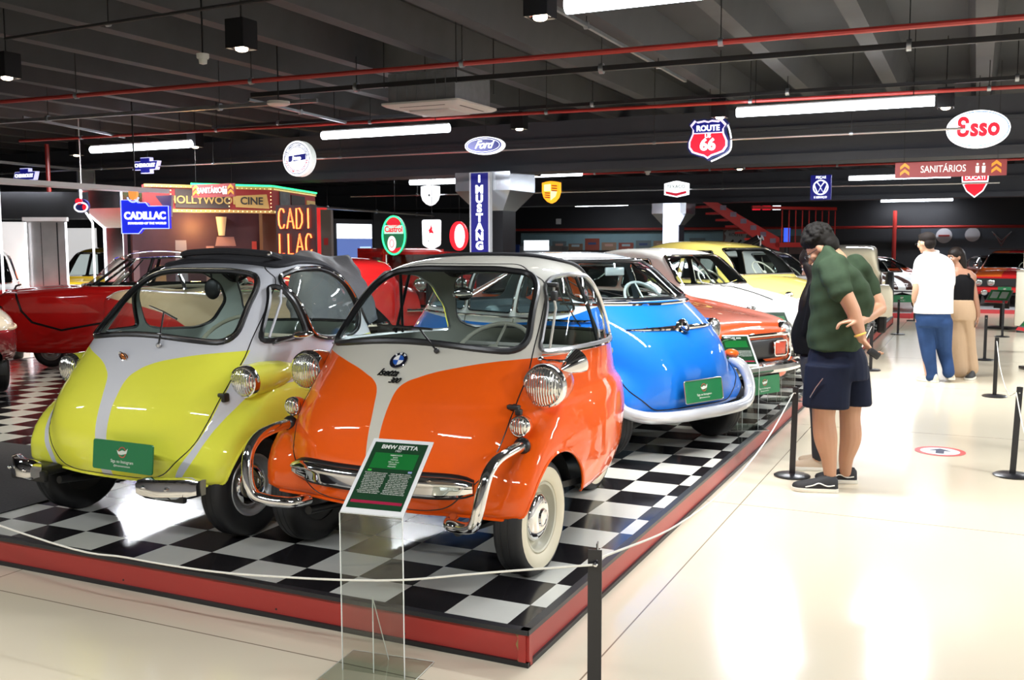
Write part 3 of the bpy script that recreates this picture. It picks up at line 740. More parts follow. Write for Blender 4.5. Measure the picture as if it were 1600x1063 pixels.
# further rows of the same room behind the viewer and out to the right
for x, y, W in ((-.85, -3.2, 115), (-6.3, -3.2, 115), (-11.5, -3.2, 50), (4.6, 2.48, 300), (4.6, 8.12, 300), (4.6, -3.2, 130), (3.6, 14.6, 300), (3.6, 21.2, 120)):
    t_ = tube_lamp(x, x+2.1, y, 3.15, W, 'white tube light out of view, %s, %s' % ('behind the viewer' if y < 0 else 'right of the aisle', {(-.85, -3.2): 'over the front walkway', (-6.3, -3.2): 'in front of the platform', (-11.5, -3.2): 'by the left wall', (4.6, 2.48): 'in the nearest row', (4.6, 8.12): 'level with the long tube', (4.6, -3.2): 'in the right corner', (3.6, 14.6): 'beyond the first beam', (3.6, 21.2): 'in the far bay'}[(x, y)]), 'tube lights of the outer rows')
SPOTM = mat('spot bulb', (1, 1, 1), .5, emit=7, ecol=(1, .82, .6))
def spot_can(x, y, z, W, label, group=None, s=1.0):
    t = thing('ceiling_spot', label, 'ceiling spotlight', (x, y, z), 0, group); a = .085*s
    mb = MB()
    for dx, dy, w_, d_ in ((a, 0, .006, 2*a), (-a, 0, .006, 2*a), (0, a, 2*a, .006), (0, -a, 2*a, .006)): mb.box((dx, dy, .11*s), (w_, d_, .22*s))
    mb.box((0, 0, .22*s), (2*a, 2*a, .006))
    ob('can', mb, BLKSAT, t, smooth=False)
    ob('bulb', MB().lathe([(.001, -.020), (.03*s, -.018), (.046*s, -.010), (.05*s, .0), (.045*s, .1)], 20), SPOTM, t)
    ob('bezel', MB().lathe([(.06*s, .02), (.08*s, .012), (.084*s, .03)], 20), CHROME, t)
    ob('hanging_rod', MB().cyl((0, 0, .22*s), (0, 0, 3.96-z), .006, n=6), BLACK, t)
    l = bpy.data.lights.new('spot', 'SPOT'); l.energy = W; l.spot_size = R(95); l.spot_blend = .7; l.color = (1, .9, .76); l.shadow_soft_size = .05
    o = bpy.data.objects.new('spot_lamp_light', l); COL.objects.link(o); o.parent = t; o.location = (0, 0, -.05)
    return t
for x, y, lb in ((-3.67, 2.68, 'black ceiling spot beside the smoke detector at upper left'), (-6.48, 2.79, 'black ceiling spot at the far upper left edge'), (-1.14, 2.72, 'black ceiling spot nearest the viewer beside the top tube light'),
                 (-3.95, 8.49, 'black ceiling spot to the right of the air conditioner'), (-1.28, 8.5, 'black ceiling spot just above the route shield sign'), (1.22, 8.8, 'black ceiling spot between the long tube and the red lettered oval sign'),
                 (-9.44, 8.39, 'black ceiling spot at the right end of the left tube light'), (-12.2, 8.56, 'black ceiling spot left of the left tube light')):
    spot_can(x, y, 3.15, 110 if x > -5 else 260, lb)
for x, y, q_ in ((-2.4, 14.8, 'between the hexagon and square signs'), (-9.5, 25., 'farthest left, beyond the tall navy sign'), (-.5, 25., 'farthest right, above the back wall pipe'), (-4.2, 25., 'just right of the far white column'), (-6.5, 14.8, 'left of the orange crest sign')): spot_can(x, y, 3.0, 70, 'small black ceiling spot in the far bay, '+q_, 'ceiling spots of the far bays')
for x, y, q_ in ((-1.14, -2.9, 'behind the viewer to the left'), (-3.67, -2.9, 'behind the viewer in front of the platform'), (-6.4, -2.9, 'behind the viewer farthest left'), (1.4, -2.9, 'straight behind the viewer'), (3.8, 2.7, 'right of the picture in the near row'), (3.8, 8.6, 'right of the picture in the middle row'), (1.4, 2.7, 'right above the viewer')): spot_can(x, y, 3.15, 110, 'black ceiling spot outside the picture, '+q_, 'ceiling spots of the outer rows')

# ------------------------------------------------------------ floor, walls, ceiling
fm = mat('cream epoxy floor', (.66, .59, .45), .16, noise=(.8, .05)); fm.node_tree.nodes['Principled BSDF'].inputs['Specular IOR Level'].default_value = .5
def add_joints():
    n = N(fm); tc = fm.node_tree.nodes.new('ShaderNodeTexCoord'); sp = fm.node_tree.nodes.new('ShaderNodeSeparateXYZ'); fm.node_tree.links.new(tc.outputs['Object'], sp.inputs[0])
    a = n.math('ABSOLUTE', n.math('SUBTRACT', n.math('MODULO', n.math('ADD', sp.outputs[0], 59.68), 3.0), 0)) ; a = n.math('LESS_THAN', a, .007)
    b = n.math('LESS_THAN', n.math('MODULO', n.math('ADD', sp.outputs[1], 60.52), 3.0), .007)
    f = n.math('MAXIMUM', a, b); bs = fm.node_tree.nodes['Principled BSDF']; old = bs.inputs['Base Color'].links[0].from_socket
    fm.node_tree.links.new(n.mixc(f, old, srgb((.22, .18, .13))), bs.inputs['Base Color'])
add_joints()
X0, X1, Y0, Y1 = -24, 8.5, -8, 34.2
struct('floor', MB().add([(X0, Y0, 0), (X1, Y0, 0), (X1, Y1, 0), (X0, Y1, 0)], [(0, 1, 2, 3)]), fm)
DW = mat('dark wall paint', (.022, .023, .028), .6, noise=(2, .15))
struct('wall_back', MB().box(((X0+X1)/2, Y1+.1, 2), (X1-X0+.4, .2, 4)), DW)
struct('wall_left', MB().box((X0-.1, (Y0+Y1)/2, 2), (.2, Y1-Y0, 4)), DW)
struct('wall_right', MB().box((X1+.1, (Y0+Y1)/2, 2), (.2, Y1-Y0, 4)), mat('right wall paint', (.35, .34, .32), .7))
struct('wall_front', MB().box(((X0+X1)/2, Y0-.1, 2), (X1-X0+.4, .2, 4)), mat('front wall paint', (.25, .24, .24), .7))
cm = mat('dark grey ceiling concrete', (.026, .028, .033), .75, noise=(3, .2)); mb = MB().box(((X0+X1)/2, (Y0+Y1)/2, 4.0), (X1-X0, Y1-Y0, .1))
struct('ceiling', mb, cm)
mb = MB(); x = X0+.4
while x < X1:
    mb.add([(x-.17, Y0, 3.96), (x+.17, Y0, 3.96), (x+.085, Y0, 3.6), (x-.085, Y0, 3.6), (x-.17, Y1, 3.96), (x+.17, Y1, 3.96), (x+.085, Y1, 3.6), (x-.085, Y1, 3.6)], [(0, 1, 2, 3), (4, 7, 6, 5), (0, 4, 5, 1), (1, 5, 6, 2), (2, 6, 7, 3), (3, 7, 4, 0)]); x += 1.05
struct('trim_1', mb, mat('ceiling rib concrete', (.052, .054, .060), .7, noise=(4, .2)))
bmm = mat('dark concrete beam', (.052, .056, .070), .7, noise=(2, .15))
for k, (y, z, h) in enumerate(((11.35, 2.81, .8), (24.25, 2.81, .8), (-1.9, 3.1, .5))):
    struct('trim_%d' % (k+2), MB().box(((X0+X1)/2, y+.3, z+h/2), (X1-X0, .6, h)).box(((X0+X1)/2, y-.03, z+.06), (X1-X0, .1, .12)).box(((X0+X1)/2, y-.02, z+h*.62), (X1-X0, .06, .05)), bmm)
struct('trim_5', MB().box((-9.5, 11.3, 3.25), (.5, 25, .7)), bmm) if False else None

# ------------------------------------------------------------ pipes, rails
red = mat('red pipe paint', (.42, .035, .03), .35); galv = mat('galvanised steel', (.42, .45, .48), .38, .8, noise=(12, .2)); blkrail = mat('black tray', (.02, .02, .022), .5)
def pipe(name, label, cat, pts, r, m, hang=2.4, n=8, cl=True):
    t = thing(name, label, cat, (0, 0, 0))
    ob('run', MB().tube(pts, r, n), m, t)
    a, b = V(pts[0]), V(pts[-1]); L = (b-a).length; k = int(L/hang)
    for i in range(k):
        p = a.lerp(b, (i+.5)/k)
        if p.z < 1: continue
        h = ob('hanger', MB().cyl(p, (p.x, p.y, 3.97), .005, n=5), BLACK, t)
        if cl: ob('clamp', MB().tube([(p.x-.02, p.y, p.z), (p.x+.02, p.y, p.z)], r*1.5, 10), galv, h)
    return t
pipe('sprinkler_pipe', 'thin red sprinkler pipe nearest the viewer across the whole ceiling', 'pipe', [(-16, 4.25, 3.3), (8, 5.1, 3.3)], .024, red)
pipe('sprinkler_pipe', 'second red sprinkler pipe running behind the air conditioner', 'pipe', [(-12.3, 7.55, 3.3), (8, 8.95, 3.3)], .022, red)
pipe('sprinkler_pipe', 'red sprinkler pipe far back beyond the first beam', 'pipe', [(-10, 17.2, 3.2), (8, 17.5, 3.2)], .022, red)
pipe('sprinkler_pipe', 'red drop pipe going down at left behind the frames', 'pipe', [(-12.35, 8.1, 3.3), (-12.35, 8.1, 2.2), (-12.35, 8.1, 0.0)], .035, red, hang=50)
pipe('red_wall_pipe', 'red pipe along the top of the back wall graphics', 'pipe', [(-20, 33.9, 2.28), (8, 33.9, 2.2)], .05, red, hang=99)
pipe('red_wall_pipe', 'red upright pipe on the back wall left of the dark poster', 'pipe', [(-1.05, 33.85, 0), (-1.05, 33.85, 2.8)], .07, red, hang=99)
pipe('cable_tray', 'grey cable rail at left under the first red pipe', 'cable rail', [(-16, 5.2, 3.25), (-5.2, 5.75, 3.25)], .03, galv, n=4)
pipe('cable_tray', 'black cable rail below the first red pipe', 'cable rail', [(-6, 5.6, 3.34), (8, 6.1, 3.34)], .035, blkrail, n=4)
pipe('cable_tray', 'thin black conduit over the nearest ceiling spots', 'cable rail', [(-6.48, 2.79, 3.5), (-3.67, 2.68, 3.5), (4, 2.6, 3.5)], .014, blkrail, n=6)
pipe('cable_tray', 'black cable rail high beside the second red pipe', 'cable rail', [(-9, 8.3, 3.42), (8, 8.9, 3.42)], .03, blkrail, n=4)
pipe('sign_rail', 'thin silver rail carrying the row of round and shield signs', 'rail', [(-15.8, 8.95, 2.95), (1.4, 9.15, 2.95)], .014, ALU)
pipe('sign_rail', 'thin silver rail carrying the farther row of signs', 'rail', [(-10, 13.4, 2.62), (1.9, 14.6, 2.62)], .014, ALU)
for k, (a, b, lb) in enumerate((((-1.55, 3.6, 3.52), (-1.55, 7.9, 3.52), 'pale conduit running away beside the nearest tube light'), ((-6.3, 5.9, 3.35), (-6.3, 7.9, 3.3), 'white conduit running back over the middle tube light'), ((-10.4, 6.1, 3.4), (-10.4, 7.9, 3.3), 'perforated pale conduit over the left tube light'))):
    pipe('conduit', lb, 'conduit', [a, b], .022, galv, n=4, hang=1.9)
pipe('light_track', 'pale round rail receding above the hanging oval signs', 'rail', [(-10.7, 12.6, 2.42), (-11.9, 22.0, 2.42)], .03, ALU, hang=2)

# ------------------------------------------------------------ air conditioner, detectors, speakers
t = thing('air_conditioner', 'white ceiling cassette air conditioner with galvanised box above', 'air conditioner', (-3.8, 6.08, 3.1))
ob('box', MB().box((0, 0, .2), (.82, .82, .3), bev=.004), galv, t, smooth=False)
for k in range(6): ob('panel_rib', MB().box((-.3+.12*k, -.415, .2), (.006, .012, .28)), galv, t, smooth=False)
ob('panel', MB().rings([[(a, b, z) for a, b in rrect(w_, w_, .04)] for w_, z in ((.95, .04), (.95, .02), (.88, 0), (.6, -.02))]), mat('white plastic', (.72, .72, .7), .4), t)
ob('intake_grille', MB().rings([[(a, b, z) for a, b in rrect(w_, w_, .03)] for w_, z in ((.52, -.012), (.5, -.035), (.3, -.045))]), mat('white grille', (.6, .6, .6), .5), t)
for k in range(4):
    M_ = Mx.Rotation(k*pi/2, 4, 'Z'); ob('louver', MB().box((0, -.37, .002), (.56, .07, .02), M_, bev=.006), mat('dark slot', (.05, .05, .05), .5), t)
for k in range(4): ob('hanging_rod', MB().cyl((.44*(1 if k % 2 else -1), .44*(1 if k > 1 else -1), .2), (.44*(1 if k % 2 else -1), .44*(1 if k > 1 else -1), .86), .006, n=6), BLACK, t)
def detector(p, s, lb, flat=False):
    t = thing('smoke_detector' if not flat else 'ceiling_speaker', lb, 'detector' if not flat else 'speaker', p)
    if flat:
        ob('cover', MB().lathe([(.001, -.01), (s*.8, -.012), (s, .0), (s, .03), (.001, .03)], 28), mat('white plastic', (.72, .72, .7), .4), t)
    else:
        ob('base', MB().lathe([(s, .03), (s, .0), (s*.9, -.01), (.001, -.01)], 20), mat('white plastic', (.72, .72, .7), .4), t)
        ob('sensor', MB().lathe([(s*.7, -.01), (s*.62, -.05), (.001, -.06)], 20), mat('white plastic', (.72, .72, .7), .4), t)
    ob('stem', MB().cyl((0, 0, .03), (0, 0, 3.96-p[2]), .008, n=6), BLACK, t)
detector(tuple(at(317, 90, 8.3)), .052, 'white smoke detector at upper left between ceiling spots')
detector(tuple(at(435, 163, 11.0)), .125, 'flat white round ceiling speaker left of the air conditioner', True)
detector(tuple(at(1012, 269, 19)), .06, 'small white detector high in the far bay right of centre')

# ------------------------------------------------------------ platform with checkerboard top
ck = mat('checkerboard vinyl', (.5, .5, .5), .16)
def checker(m, dark, light, s, ox=0, oy=0):
    nt = m.node_tree; n = N(m); sp = n.xyz(); b = nt.nodes['Principled BSDF']
    a = n.math('FLOOR', n.math('MULTIPLY', n.math('ADD', sp[0], ox), 1/s)); c = n.math('FLOOR', n.math('MULTIPLY', n.math('ADD', sp[1], oy), 1/s))
    p = n.math('ABSOLUTE', n.math('MODULO', n.math('ADD', a, c), 2)); f = n.math('GREATER_THAN', p, .5)
    tc = nt.nodes.new('ShaderNodeTexCoord'); no = nt.nodes.new('ShaderNodeTexNoise'); no.inputs['Scale'].default_value = 5; no.inputs['Detail'].default_value = 5
    nt.links.new(tc.outputs['Object'], no.inputs['Vector'])
    li = n.mixc(no.outputs[0], tuple(v*.82 for v in light)+(1,), light+(1,)); da = n.mixc(no.outputs[0], dark+(1,), tuple(v*1.8 for v in dark)+(1,))
    nt.links.new(n.mixc(f, li, da), b.inputs['Base Color'])
    rg = n.math('MULTIPLY_ADD', no.outputs[0], .18); nt.nodes[-1].inputs[2].default_value = .06; nt.links.new(rg, b.inputs['Roughness'])
checker(ck, (.010, .009, .010), (.66, .66, .60), T)
PX0, PX1, PY0, PY1, PXM, PYM = -9.75, .107, -.262, 18.0, -5.3, 8.3
t = thing('display_platform', 'low red sided platform with black and white checkerboard top under the cars', 'platform', (0, 0, 0))
ob('checkerboard_top', MB().box(((PX0+PX1)/2, (PY0+PYM)/2, PH-.006), (PX1-PX0-.05, PYM-PY0-.05, .012)).box(((PXM+PX1)/2, (PYM+PY1)/2-.03, PH-.006), (PX1-PXM-.05, PY1-PYM, .012)), ck, t, smooth=False)
rp = mat('red platform paint', (.36, .035, .028), .32, noise=(1.5, .12))
def rim(z, th, h, lap=0):
    mb = MB()
    for a, b in (((PX0, PY0), (PX1, PY0)), ((PX1, PY0), (PX1, PY1)), ((PX1, PY1), (PXM, PY1)), ((PXM, PY1), (PXM, PYM)), ((PXM, PYM), (PX0, PYM)), ((PX0, PYM), (PX0, PY0))):
        d = V((b[0]-a[0], b[1]-a[1])).normalized(); n_ = V((-d.y, d.x)); c = V(((a[0]+b[0])/2, (a[1]+b[1])/2))+n_*(th/2-lap); L = hypot(b[0]-a[0], b[1]-a[1])
        mb.box((c.x, c.y, z), (L if abs(d.x) > .5 else th, th if abs(d.x) > .5 else L, h))
    return mb
ob('red_side', rim(.068, .03, .13, -.012), rp, t, smooth=False)
ob('edge_trim', rim(PH-.006, .038, .018, .004), mat('black edge moulding', (.02, .021, .024), .35), t, smooth=False)
ob('skirting', rim(.010, .02, .02, 0), mat('black skirting', (.012, .012, .013), .4), t, smooth=False)
ob('chipped_corner', MB().prism([(-.030, .018), (.0065, .018), (.0065, .135), (-.045, .135), (-.026, .11), (-.036, .085), (-.022, .05)], 0, .004, Mx.Translation((PX1-.019, PY0+.0065, 0))), mat('bare chipped wood', (.30, .19, .07), .8, noise=(40, .4)), t, smooth=False)
mb = MB()
for yy in (.9, 1.5, 2.3, 3.4, .35, 4.2, 5.5): mb.cyl((PX1-.014, yy, .118), (PX1-.0105, yy, .118), .005, n=8)
for xx in (-.45, -1.1, -2.0): mb.cyl((xx, PY0+.014, .04), (xx, PY0+.0105, .04), .005, n=8)
ob('screw_heads', mb, BLACK, t)
tag(ob('carpet', MB().box((-6.47, .60, PH+.0045), (6.5, 1.62, .006)), mat('charcoal carpet', (.035, .033, .034), .85, bump=.4, noise=(60, .3))), 'charcoal grey carpet on the platform left of the yellow bubble car', 'carpet')
# floor arrow sticker
t = thing('floor_sticker', 'round red and white floor sticker with a dark arrow', 'floor sticker', (1.40, 4.72, .001))
ob('ring', MB().lathe([(.185, .0005), (.185, .0015), (.145, .0015), (.145, 0)], 40), mat('sticker red', (.75, .1, .1), .3), t)
ob('disc', MB().lathe([(.146, .0), (.146, .001), (.001, .001)], 40), mat('sticker white', (.8, .8, .82), .3), t)
ob('arrow', MB().prism([(-.03, -.09), (.03, -.09), (.03, .02), (.075, .02), (0, .10), (-.075, .02), (-.03, .02)], .001, .0022, plane='xy'), mat('sticker navy', (.02, .03, .08), .4), t, smooth=False)

# ------------------------------------------------------------ rope posts
def round_post(loc, h, label, tilt=0, group=None):
    t = thing('rope_post', label, 'barrier post', loc, 0, group)
    ob('base', MB().lathe([(.001, 0), (.12, 0), (.125, .008), (.11, .016), (.001, .02)], 32), BLKSAT, t)
    M_ = Mx.Rotation(R(tilt), 4, 'Y')
    ob('post', MB().box((0, 0, h/2+.01), (.040, .008, h), M_).box((0, .012, h/2+.01), (.008, .03, h), M_), BLKSAT, t, smooth=False)
    ob('hook', MB().cyl((0, -.006, h-.03), (0, -.016, h-.03), .006, n=8, M=M_), CHROME, t)
    return t
t = thing('rope_post', 'black angle steel rope post in the foreground at the platform corner', 'barrier post', (.517, -.644, 0), R(12))
ob('post', MB().box((0, 0, .315), (.046, .004, .63)).box((.006, .014, .325), (.004, .030, .65)), BLKSAT, t, smooth=False)
ob('hook', MB().cyl((.004, -.003, .585), (.004, -.014, .585), .005, n=8).sph((.004, -.016, .585), .008, 8, 6), CHROME, t)
ob('base', MB().lathe([(.001, 0), (.12, 0), (.125, .008), (.11, .016), (.001, .02)], 32), BLKSAT, t)
round_post((.49, 3.39, 0), .62, 'black rope post standing in front of the man in the green shirt', 1)
round_post((1.885, 4.03, 0), .62, 'black round based rope post nearest at the right edge', 2)
round_post((1.83, 8.0, 0), .62, 'second black rope post from the front along the right side')
round_post((1.757, 11.63, 0), .62, 'black rope post at right beside the woman in beige trousers')
round_post((2.06, 15.6, 0), .62, 'black rope post standing in front of the red rally car')
round_post((.37, 15.4, 0), .62, 'black rope post at the far end of the platform walkway')
round_post((.42, 9.8, 0), .60, 'black rope post just behind the arm of the man in green')
t = thing('low_barrier', 'low black tubular barrier in front of the white car far down the aisle', 'barrier', (.0, 18.9, 0))
ob('frame', MB().tube([(-.1, 0, .62), (.46, 0, .62), (.46, 0, 0)], .025, 4), BLKSAT, t); ob('foot', MB().box((.46, 0, .01), (.3, .1, .02)), BLKSAT, t)
ROPE = mat('white cord', (.7, .68, .6), .6)
def cord(label, pts, n=60):
    tag(ob('rope', MB().tube(cr(pts, n), .0042, 6), ROPE), label, 'rope')
def plan(p, q, Y): 
    d = _fw + _r2*((p-800)/1541) - _u2*((q-531.5)/1541); return CP + d*((Y-CP.y)/d.y)
cord('thin white cord sagging in front of both bubble cars', [(-3.9, -.62, .57)]+[tuple(plan(a, b, -.655)) for a, b in ((60, 842), (200, 872), (330, 893), (460, 903), (560, 907), (640, 906), (730, 898), (830, 890))]+[(.517, -.662, .585)])
cord('thin white cord along the right side of the platform', [(.53, -.63, .60), (.52, .3, .46), (.51, 1.35, .40), (.50, 2.4, .45), (.49, 3.37, .59)])
cord('thin white cord behind the man in green', [(.49, 3.40, .59), (.47, 5, .30), (.45, 7.5, .35), (.42, 9.8, .57)])
cord('thin white cord running along the right hand row of posts', [(1.885, 4.02, .59), (1.88, 5.5, .38), (1.85, 7, .42), (1.83, 7.99, .59)])
cord('thin white cord from the nearest right post leaving the picture', [(1.885, 4.02, .59), (1.93, 3.6, .38), (1.99, 2.5, .34), (2.05, 1.2, .36), (2.1, 0, .5)])

# ------------------------------------------------------------ information stands
GRN = mat('sign dark green', (.012, .05, .02), .25, coat=1); GRN2 = mat('sign mid green', (.01, .16, .03), .3); INK = mat('sign lettering', (.75, .76, .70), .5); MAR = mat('sign maroon', (.35, .01, .05), .4)
LOREM = ['Produzida sob licenca a partir', 'de um projeto italiano esta', 'pequena joia trouxe a porta', 'frontal e o motor traseiro', 'de moto. Economica e facil', 'de estacionar, ficou famosa', 'nos anos cinquenta. Apenas', 'um banco, tres pessoas e', 'um teto de lona. O painel', 'abre junto com a porta,', 'e a direcao acompanha o', 'movimento. Hoje e uma peca', 'muito querida de colecao.']
def info_panel(parent, w_, h_, M, title='BMW ISETTA', year='1957', full=True):
    o = ob('sign_sheet', MB().box((0, 0, 0), (w_, h_, .003), M), mat('white card', (.8, .8, .78), .4), parent, smooth=False)
    ob('green_print', MB().box((0, .004, .0022), (w_*.88, h_*.88, .0012), M), GRN, o, smooth=False)
    ob('green_band', MB().box((0, h_*.2, .0032), (w_*.72, h_*.21, .0008), M), GRN2, o, smooth=False)
    ob('maroon_band', MB().box((0, -h_*.345, .0032), (w_*.82, h_*.035, .0008), M), MAR, o, smooth=False)
    def tx(s_, sz, x, y, al='CENTER', off=0):
        t_ = text('sign_text', s_, sz, INK, o, (0, 0, 0), (0, 0, 0), .0002, align=al, off=off); t_.matrix_local = M @ Mx.Translation((x, y, .0042))
    
    if title: tx(title, w_*.105, 0, h_*.385, off=.0008); tx(year, w_*.055, 0, h_*.335)
    if full:
        for k, s_ in enumerate(('FABRICANTE', 'BMW', 'MOTOR', '300 cc, 13 cv', 'ORIGEM', 'Alemanha')): tx(s_, w_*.034, 0, h_*(.275-.03*k))
        tx('\n'.join(LOREM), w_*.031, -w_*.20, -h_*.10); tx('\n'.join(LOREM[::-1]), w_*.031, w_*.20, -h_*.10)
        ob('flag', MB().box((-w_*.33, h_*.065, .0035), (w_*.06, h_*.022, .001), M), mat('flag green', (.05, .5, .05), .4), o, smooth=False)
        ob('flag', MB().box((w_*.33, h_*.065, .0035), (w_*.06, h_*.022, .001), M), mat('flag blue', (.3, .35, .6), .4), o, smooth=False)
    else: tx('\n'.join(LOREM[:8]), w_*.035, -w_*.2, -h_*.1); tx('\n'.join(LOREM[:8]), w_*.035, w_*.2, -h_*.1)
    return o
def acrylic_stand(loc, rz, label, w_=.26, H=.66, full=True, title='BMW ISETTA'):
    t = thing('information_stand', label, 'information stand', loc, rz)
    ob('upright_sheet', MB().box((0, 0, H/2+.004), (w_, .005, H), bev=.0015), ACRYL, t, smooth=False)
    for s in (-1, 1): ob('sheet_edge', MB().box((s*w_/2, 0, H/2), (.0022, .006, H)), ACRED, t, smooth=False)
    ob('base_plate', MB().box((0, .02, .0045), (w_*1.35, .30, .005)), ACRYL, t, smooth=False)
    mb = MB()
    e = [(-w_*.675, -.13), (w_*.675, -.13), (w_*.675, .17), (-w_*.675, .17)]
    mb.tube([(a, b, .005) for a, b in e], .0018, 4, loop=True)
    ob('base_edge', mb, ACRED, t)
    ob('gusset', MB().add([(0, .0, .006), (0, .13, .006), (0, 0, .30)], [(0, 1, 2)]), ACRYL, t, smooth=False)
    ob('gusset_edge', MB().tube([(0, .003, .006), (0, .003, .30), (0, .13, .006)], .0022, 4), ACRED, t)
    L = .37; TA = R(38); M = Mx.Translation((0, L/2*cos(TA), H+L/2*sin(TA))) @ Mx.Rotation(TA, 4, 'X')
    ob('tilted_sheet', MB().box((0, 0, -.006), (w_, L, .005), M, bev=.0015), ACRYL, t, smooth=False)
    info_panel(t, w_, L, M, title, full=full)
    return t
A_ = V((-.475, -.60, 0))
acrylic_stand((-.402, -.555, 0), R(6), 'clear acrylic stand with the dark green information panel in front of the orange bubble car', H=.615)
# ------------------------------------------------------------ other cars, lofted along their length
def car_grid(K, ny=56, nk=34, roofn=None):
    rows = []
    for y, w_, zs, zb, zr, wr in cr(K, ny):
        w_ = max(w_, .02); h = zb-zs; g = zr-zb
        pr_ = [(w_*.80, zs), (w_*.95, zs+.03), (w_, zs+h*.38), (w_*.995, zs+h*.7), (w_*.965, zb-.05), (w_*.91, zb), (wr+(w_*.9-wr)*.5, zb+g*.5), (wr, zr-g*.12-.012), (wr*.82, zr-.012), (wr*.45, zr), (0, zr+.006)]
        rows.append([(x, y, z) for x, z in cr(pr_, nk)])
    def cap(row, sgn):
        zs = [p[2] for p in row]; zm = (min(zs)+max(zs))/2; y = row[0][1]; out = []
        for s, d in ((.985, .012), (.93, .035), (.8, .055), (.5, .07), (.02, .075)):
            out.append([(p[0]*s, y+sgn*d, zm+(p[2]-zm)*s) for p in row])
        return out
    return cap(rows[0], -1)[::-1]+rows+cap(rows[-1], 1)
def paint(name, col, top=None, zsplit=None, expr=None):
    m = mat(name, col, .28, coat=1)
    if top:
        n = N(m); x, y, z = n.xyz()
        f = expr(n, x, y, z) if expr else n.math('GREATER_THAN', z, zsplit)
        m.node_tree.links.new(n.mixc(f, srgb(col), srgb(top)), m.node_tree.nodes['Principled BSDF'].inputs['Base Color'])
    return m
def car(name, label, loc, rz, K, pm, wins=(), front=None, rear=None, wb=(0, 2.2), r=.29, track=.62, rimm=None, inner=None, seams=(), belt=None, lamps=(), seatrow=(1.2,), steer=None, ny=56, hollow=True, cap='dome', white=False, roofm=None, nk=34):
    t = thing(name, label, 'car', loc, R(rz)); sh = Shell(car_grid(K, ny, nk)); inner = inner or mat('dark car lining', (.03, .03, .03), .8)
    if front:
        g = sh.cut(front, 'F', lambda p: p.y < seatrow[0]+.2); patch('windscreen', g, GLASS, t); sh.trim('windscreen_trim', front, 'F', .013, CHROME, t, True, .003, 6)
    if rear: patch('rear_window', sh.cut(rear, 'B', lambda p: p.y > seatrow[0]), GLASS, t); sh.trim('rear_trim', rear, 'B', .012, CHROME, t, True, .003, 6)
    for q in wins:
        for ax in 'LR':
            patch('side_window', sh.cut(q, ax, (lambda p: p.x > .12) if ax == 'L' else (lambda p: p.x < -.12)), GLASS, t); sh.trim('window_trim', q, ax, .010, CHROME, t, True, .003, 6)
    for wy in wb:
        arch = [((r+.05)*cos(a)+wy, r+(r+.05)*sin(a)) for a in [2*pi*k/26 for k in range(26)]]
        for ax, c in (('L', lambda p: p.x > .25), ('R', lambda p: p.x < -.25)): sh.cut(arch, ax, c).free()
    for q, ax in seams: sh.trim('panel_seam', q, ax, .004, SEAL, t, False, 0, 5)
    if belt:
        for ax in 'LR': sh.trim('belt_trim', belt, ax, .009, CHROME, t, False, .006, 6)
    t['_s'] = 0; del t['_s']
    for lp in lamps:
        for s in (1, -1): headlamp(t, (s*lp[0], lp[1], lp[2]), lp[3], (s*.05, -1, 0), pm if len(lp) > 4 else None, 1, podlen=lp[4] if len(lp) > 4 else .1)
    for wy in wb:
        for s in (1, -1):
            wheel(t, s*track, wy, r, .15, rimm or mat('silver rim paint', (.5, .5, .5), .3, .6), s, cap=cap, white=white)
            A = [R(-10)+R(200)*k/14 for k in range(15)]; rg = [[(s*xx, wy+(r+.05)*cos(a), r+(r+.05)*sin(a)) for a in A] for xx in (track-.2, track+.04)]
            ob('wheel_well', MB().rings(rg, False, False).add(rg[0], [tuple(range(15))]), BLACK, t)
    y0, y1 = K[0][0], K[-1][0]; zs = min(k[2] for k in K)
    ob('floor_pan', MB().box((0, (y0+y1)/2, zs+.06), (2*(track-.12), (y1-y0)*.92, .05)), BLACK, t, smooth=False)
    for yy in seatrow: bench(t, yy, zs+.25, 2*track*.85, inner, .42)
    if steer: steering(t, steer[:3], .2, 45, steer[3] if len(steer) > 3 else mat('cream steering wheel', (.52, .49, .40), .3))
    return t, sh, lambda: sh.finish('body', [pm, inner], t)
def bar(t, pts, r, m=CHROME, name='bumper', n=8, N_=24): return ob(name, MB().tube(cr(pts, N_), r, n), m, t)

# --- orange coupe next to the blue microcar
pm = paint('orange red car paint', (.82, .11, .012))
K = [(-.50, .60, .34, .74, .76, .50), (-.42, .70, .28, .80, .82, .52), (-.1, .76, .26, .86, .87, .54), (.4, .77, .26, .93, .93, .56), (.62, .77, .26, .95, .97, .58), (.85, .77, .26, .96, 1.12, .56), (1.15, .77, .26, .96, 1.29, .52), (1.6, .77, .26, .96, 1.33, .52), (2.1, .77, .27, .96, 1.24, .50), (2.6, .75, .29, .93, 1.05, .48), (3.0, .68, .34, .86, .90, .45)]
t, sh, fin = car('coupe', 'orange red coupe with round headlights and chrome bumper, parked behind the blue microcar', (-.60, 5.06, PH), 65, K, pm, [roundpoly([(.92, .98), (1.45, .98), (1.45, 1.24), (1.2, 1.24)], .04, 3), roundpoly([(1.52, .98), (2.3, .98), (1.95, 1.22), (1.52, 1.25)], .04, 3)],
    roundpoly([(-.60, .985), (.60, .985), (.46, 1.275), (-.46, 1.275)], .07, 5), roundpoly([(-.45, .98), (.45, .98), (.38, 1.18), (-.38, 1.18)], .06, 4), lamps=((.56, -.50, .68, .115, .2),), steer=(.3, .95, .95), seatrow=(1.45, 2.1))
ob('grille', MB().box((0, -.575, .58), (.84, .03, .17), bev=.02), BLACK, t); gs = ob('grille_surround', MB().tube([(a, -.592, b) for a, b in rrect(.98, .24, .07, 5, 0, .58)], .016, 8, loop=True), CHROME, t)
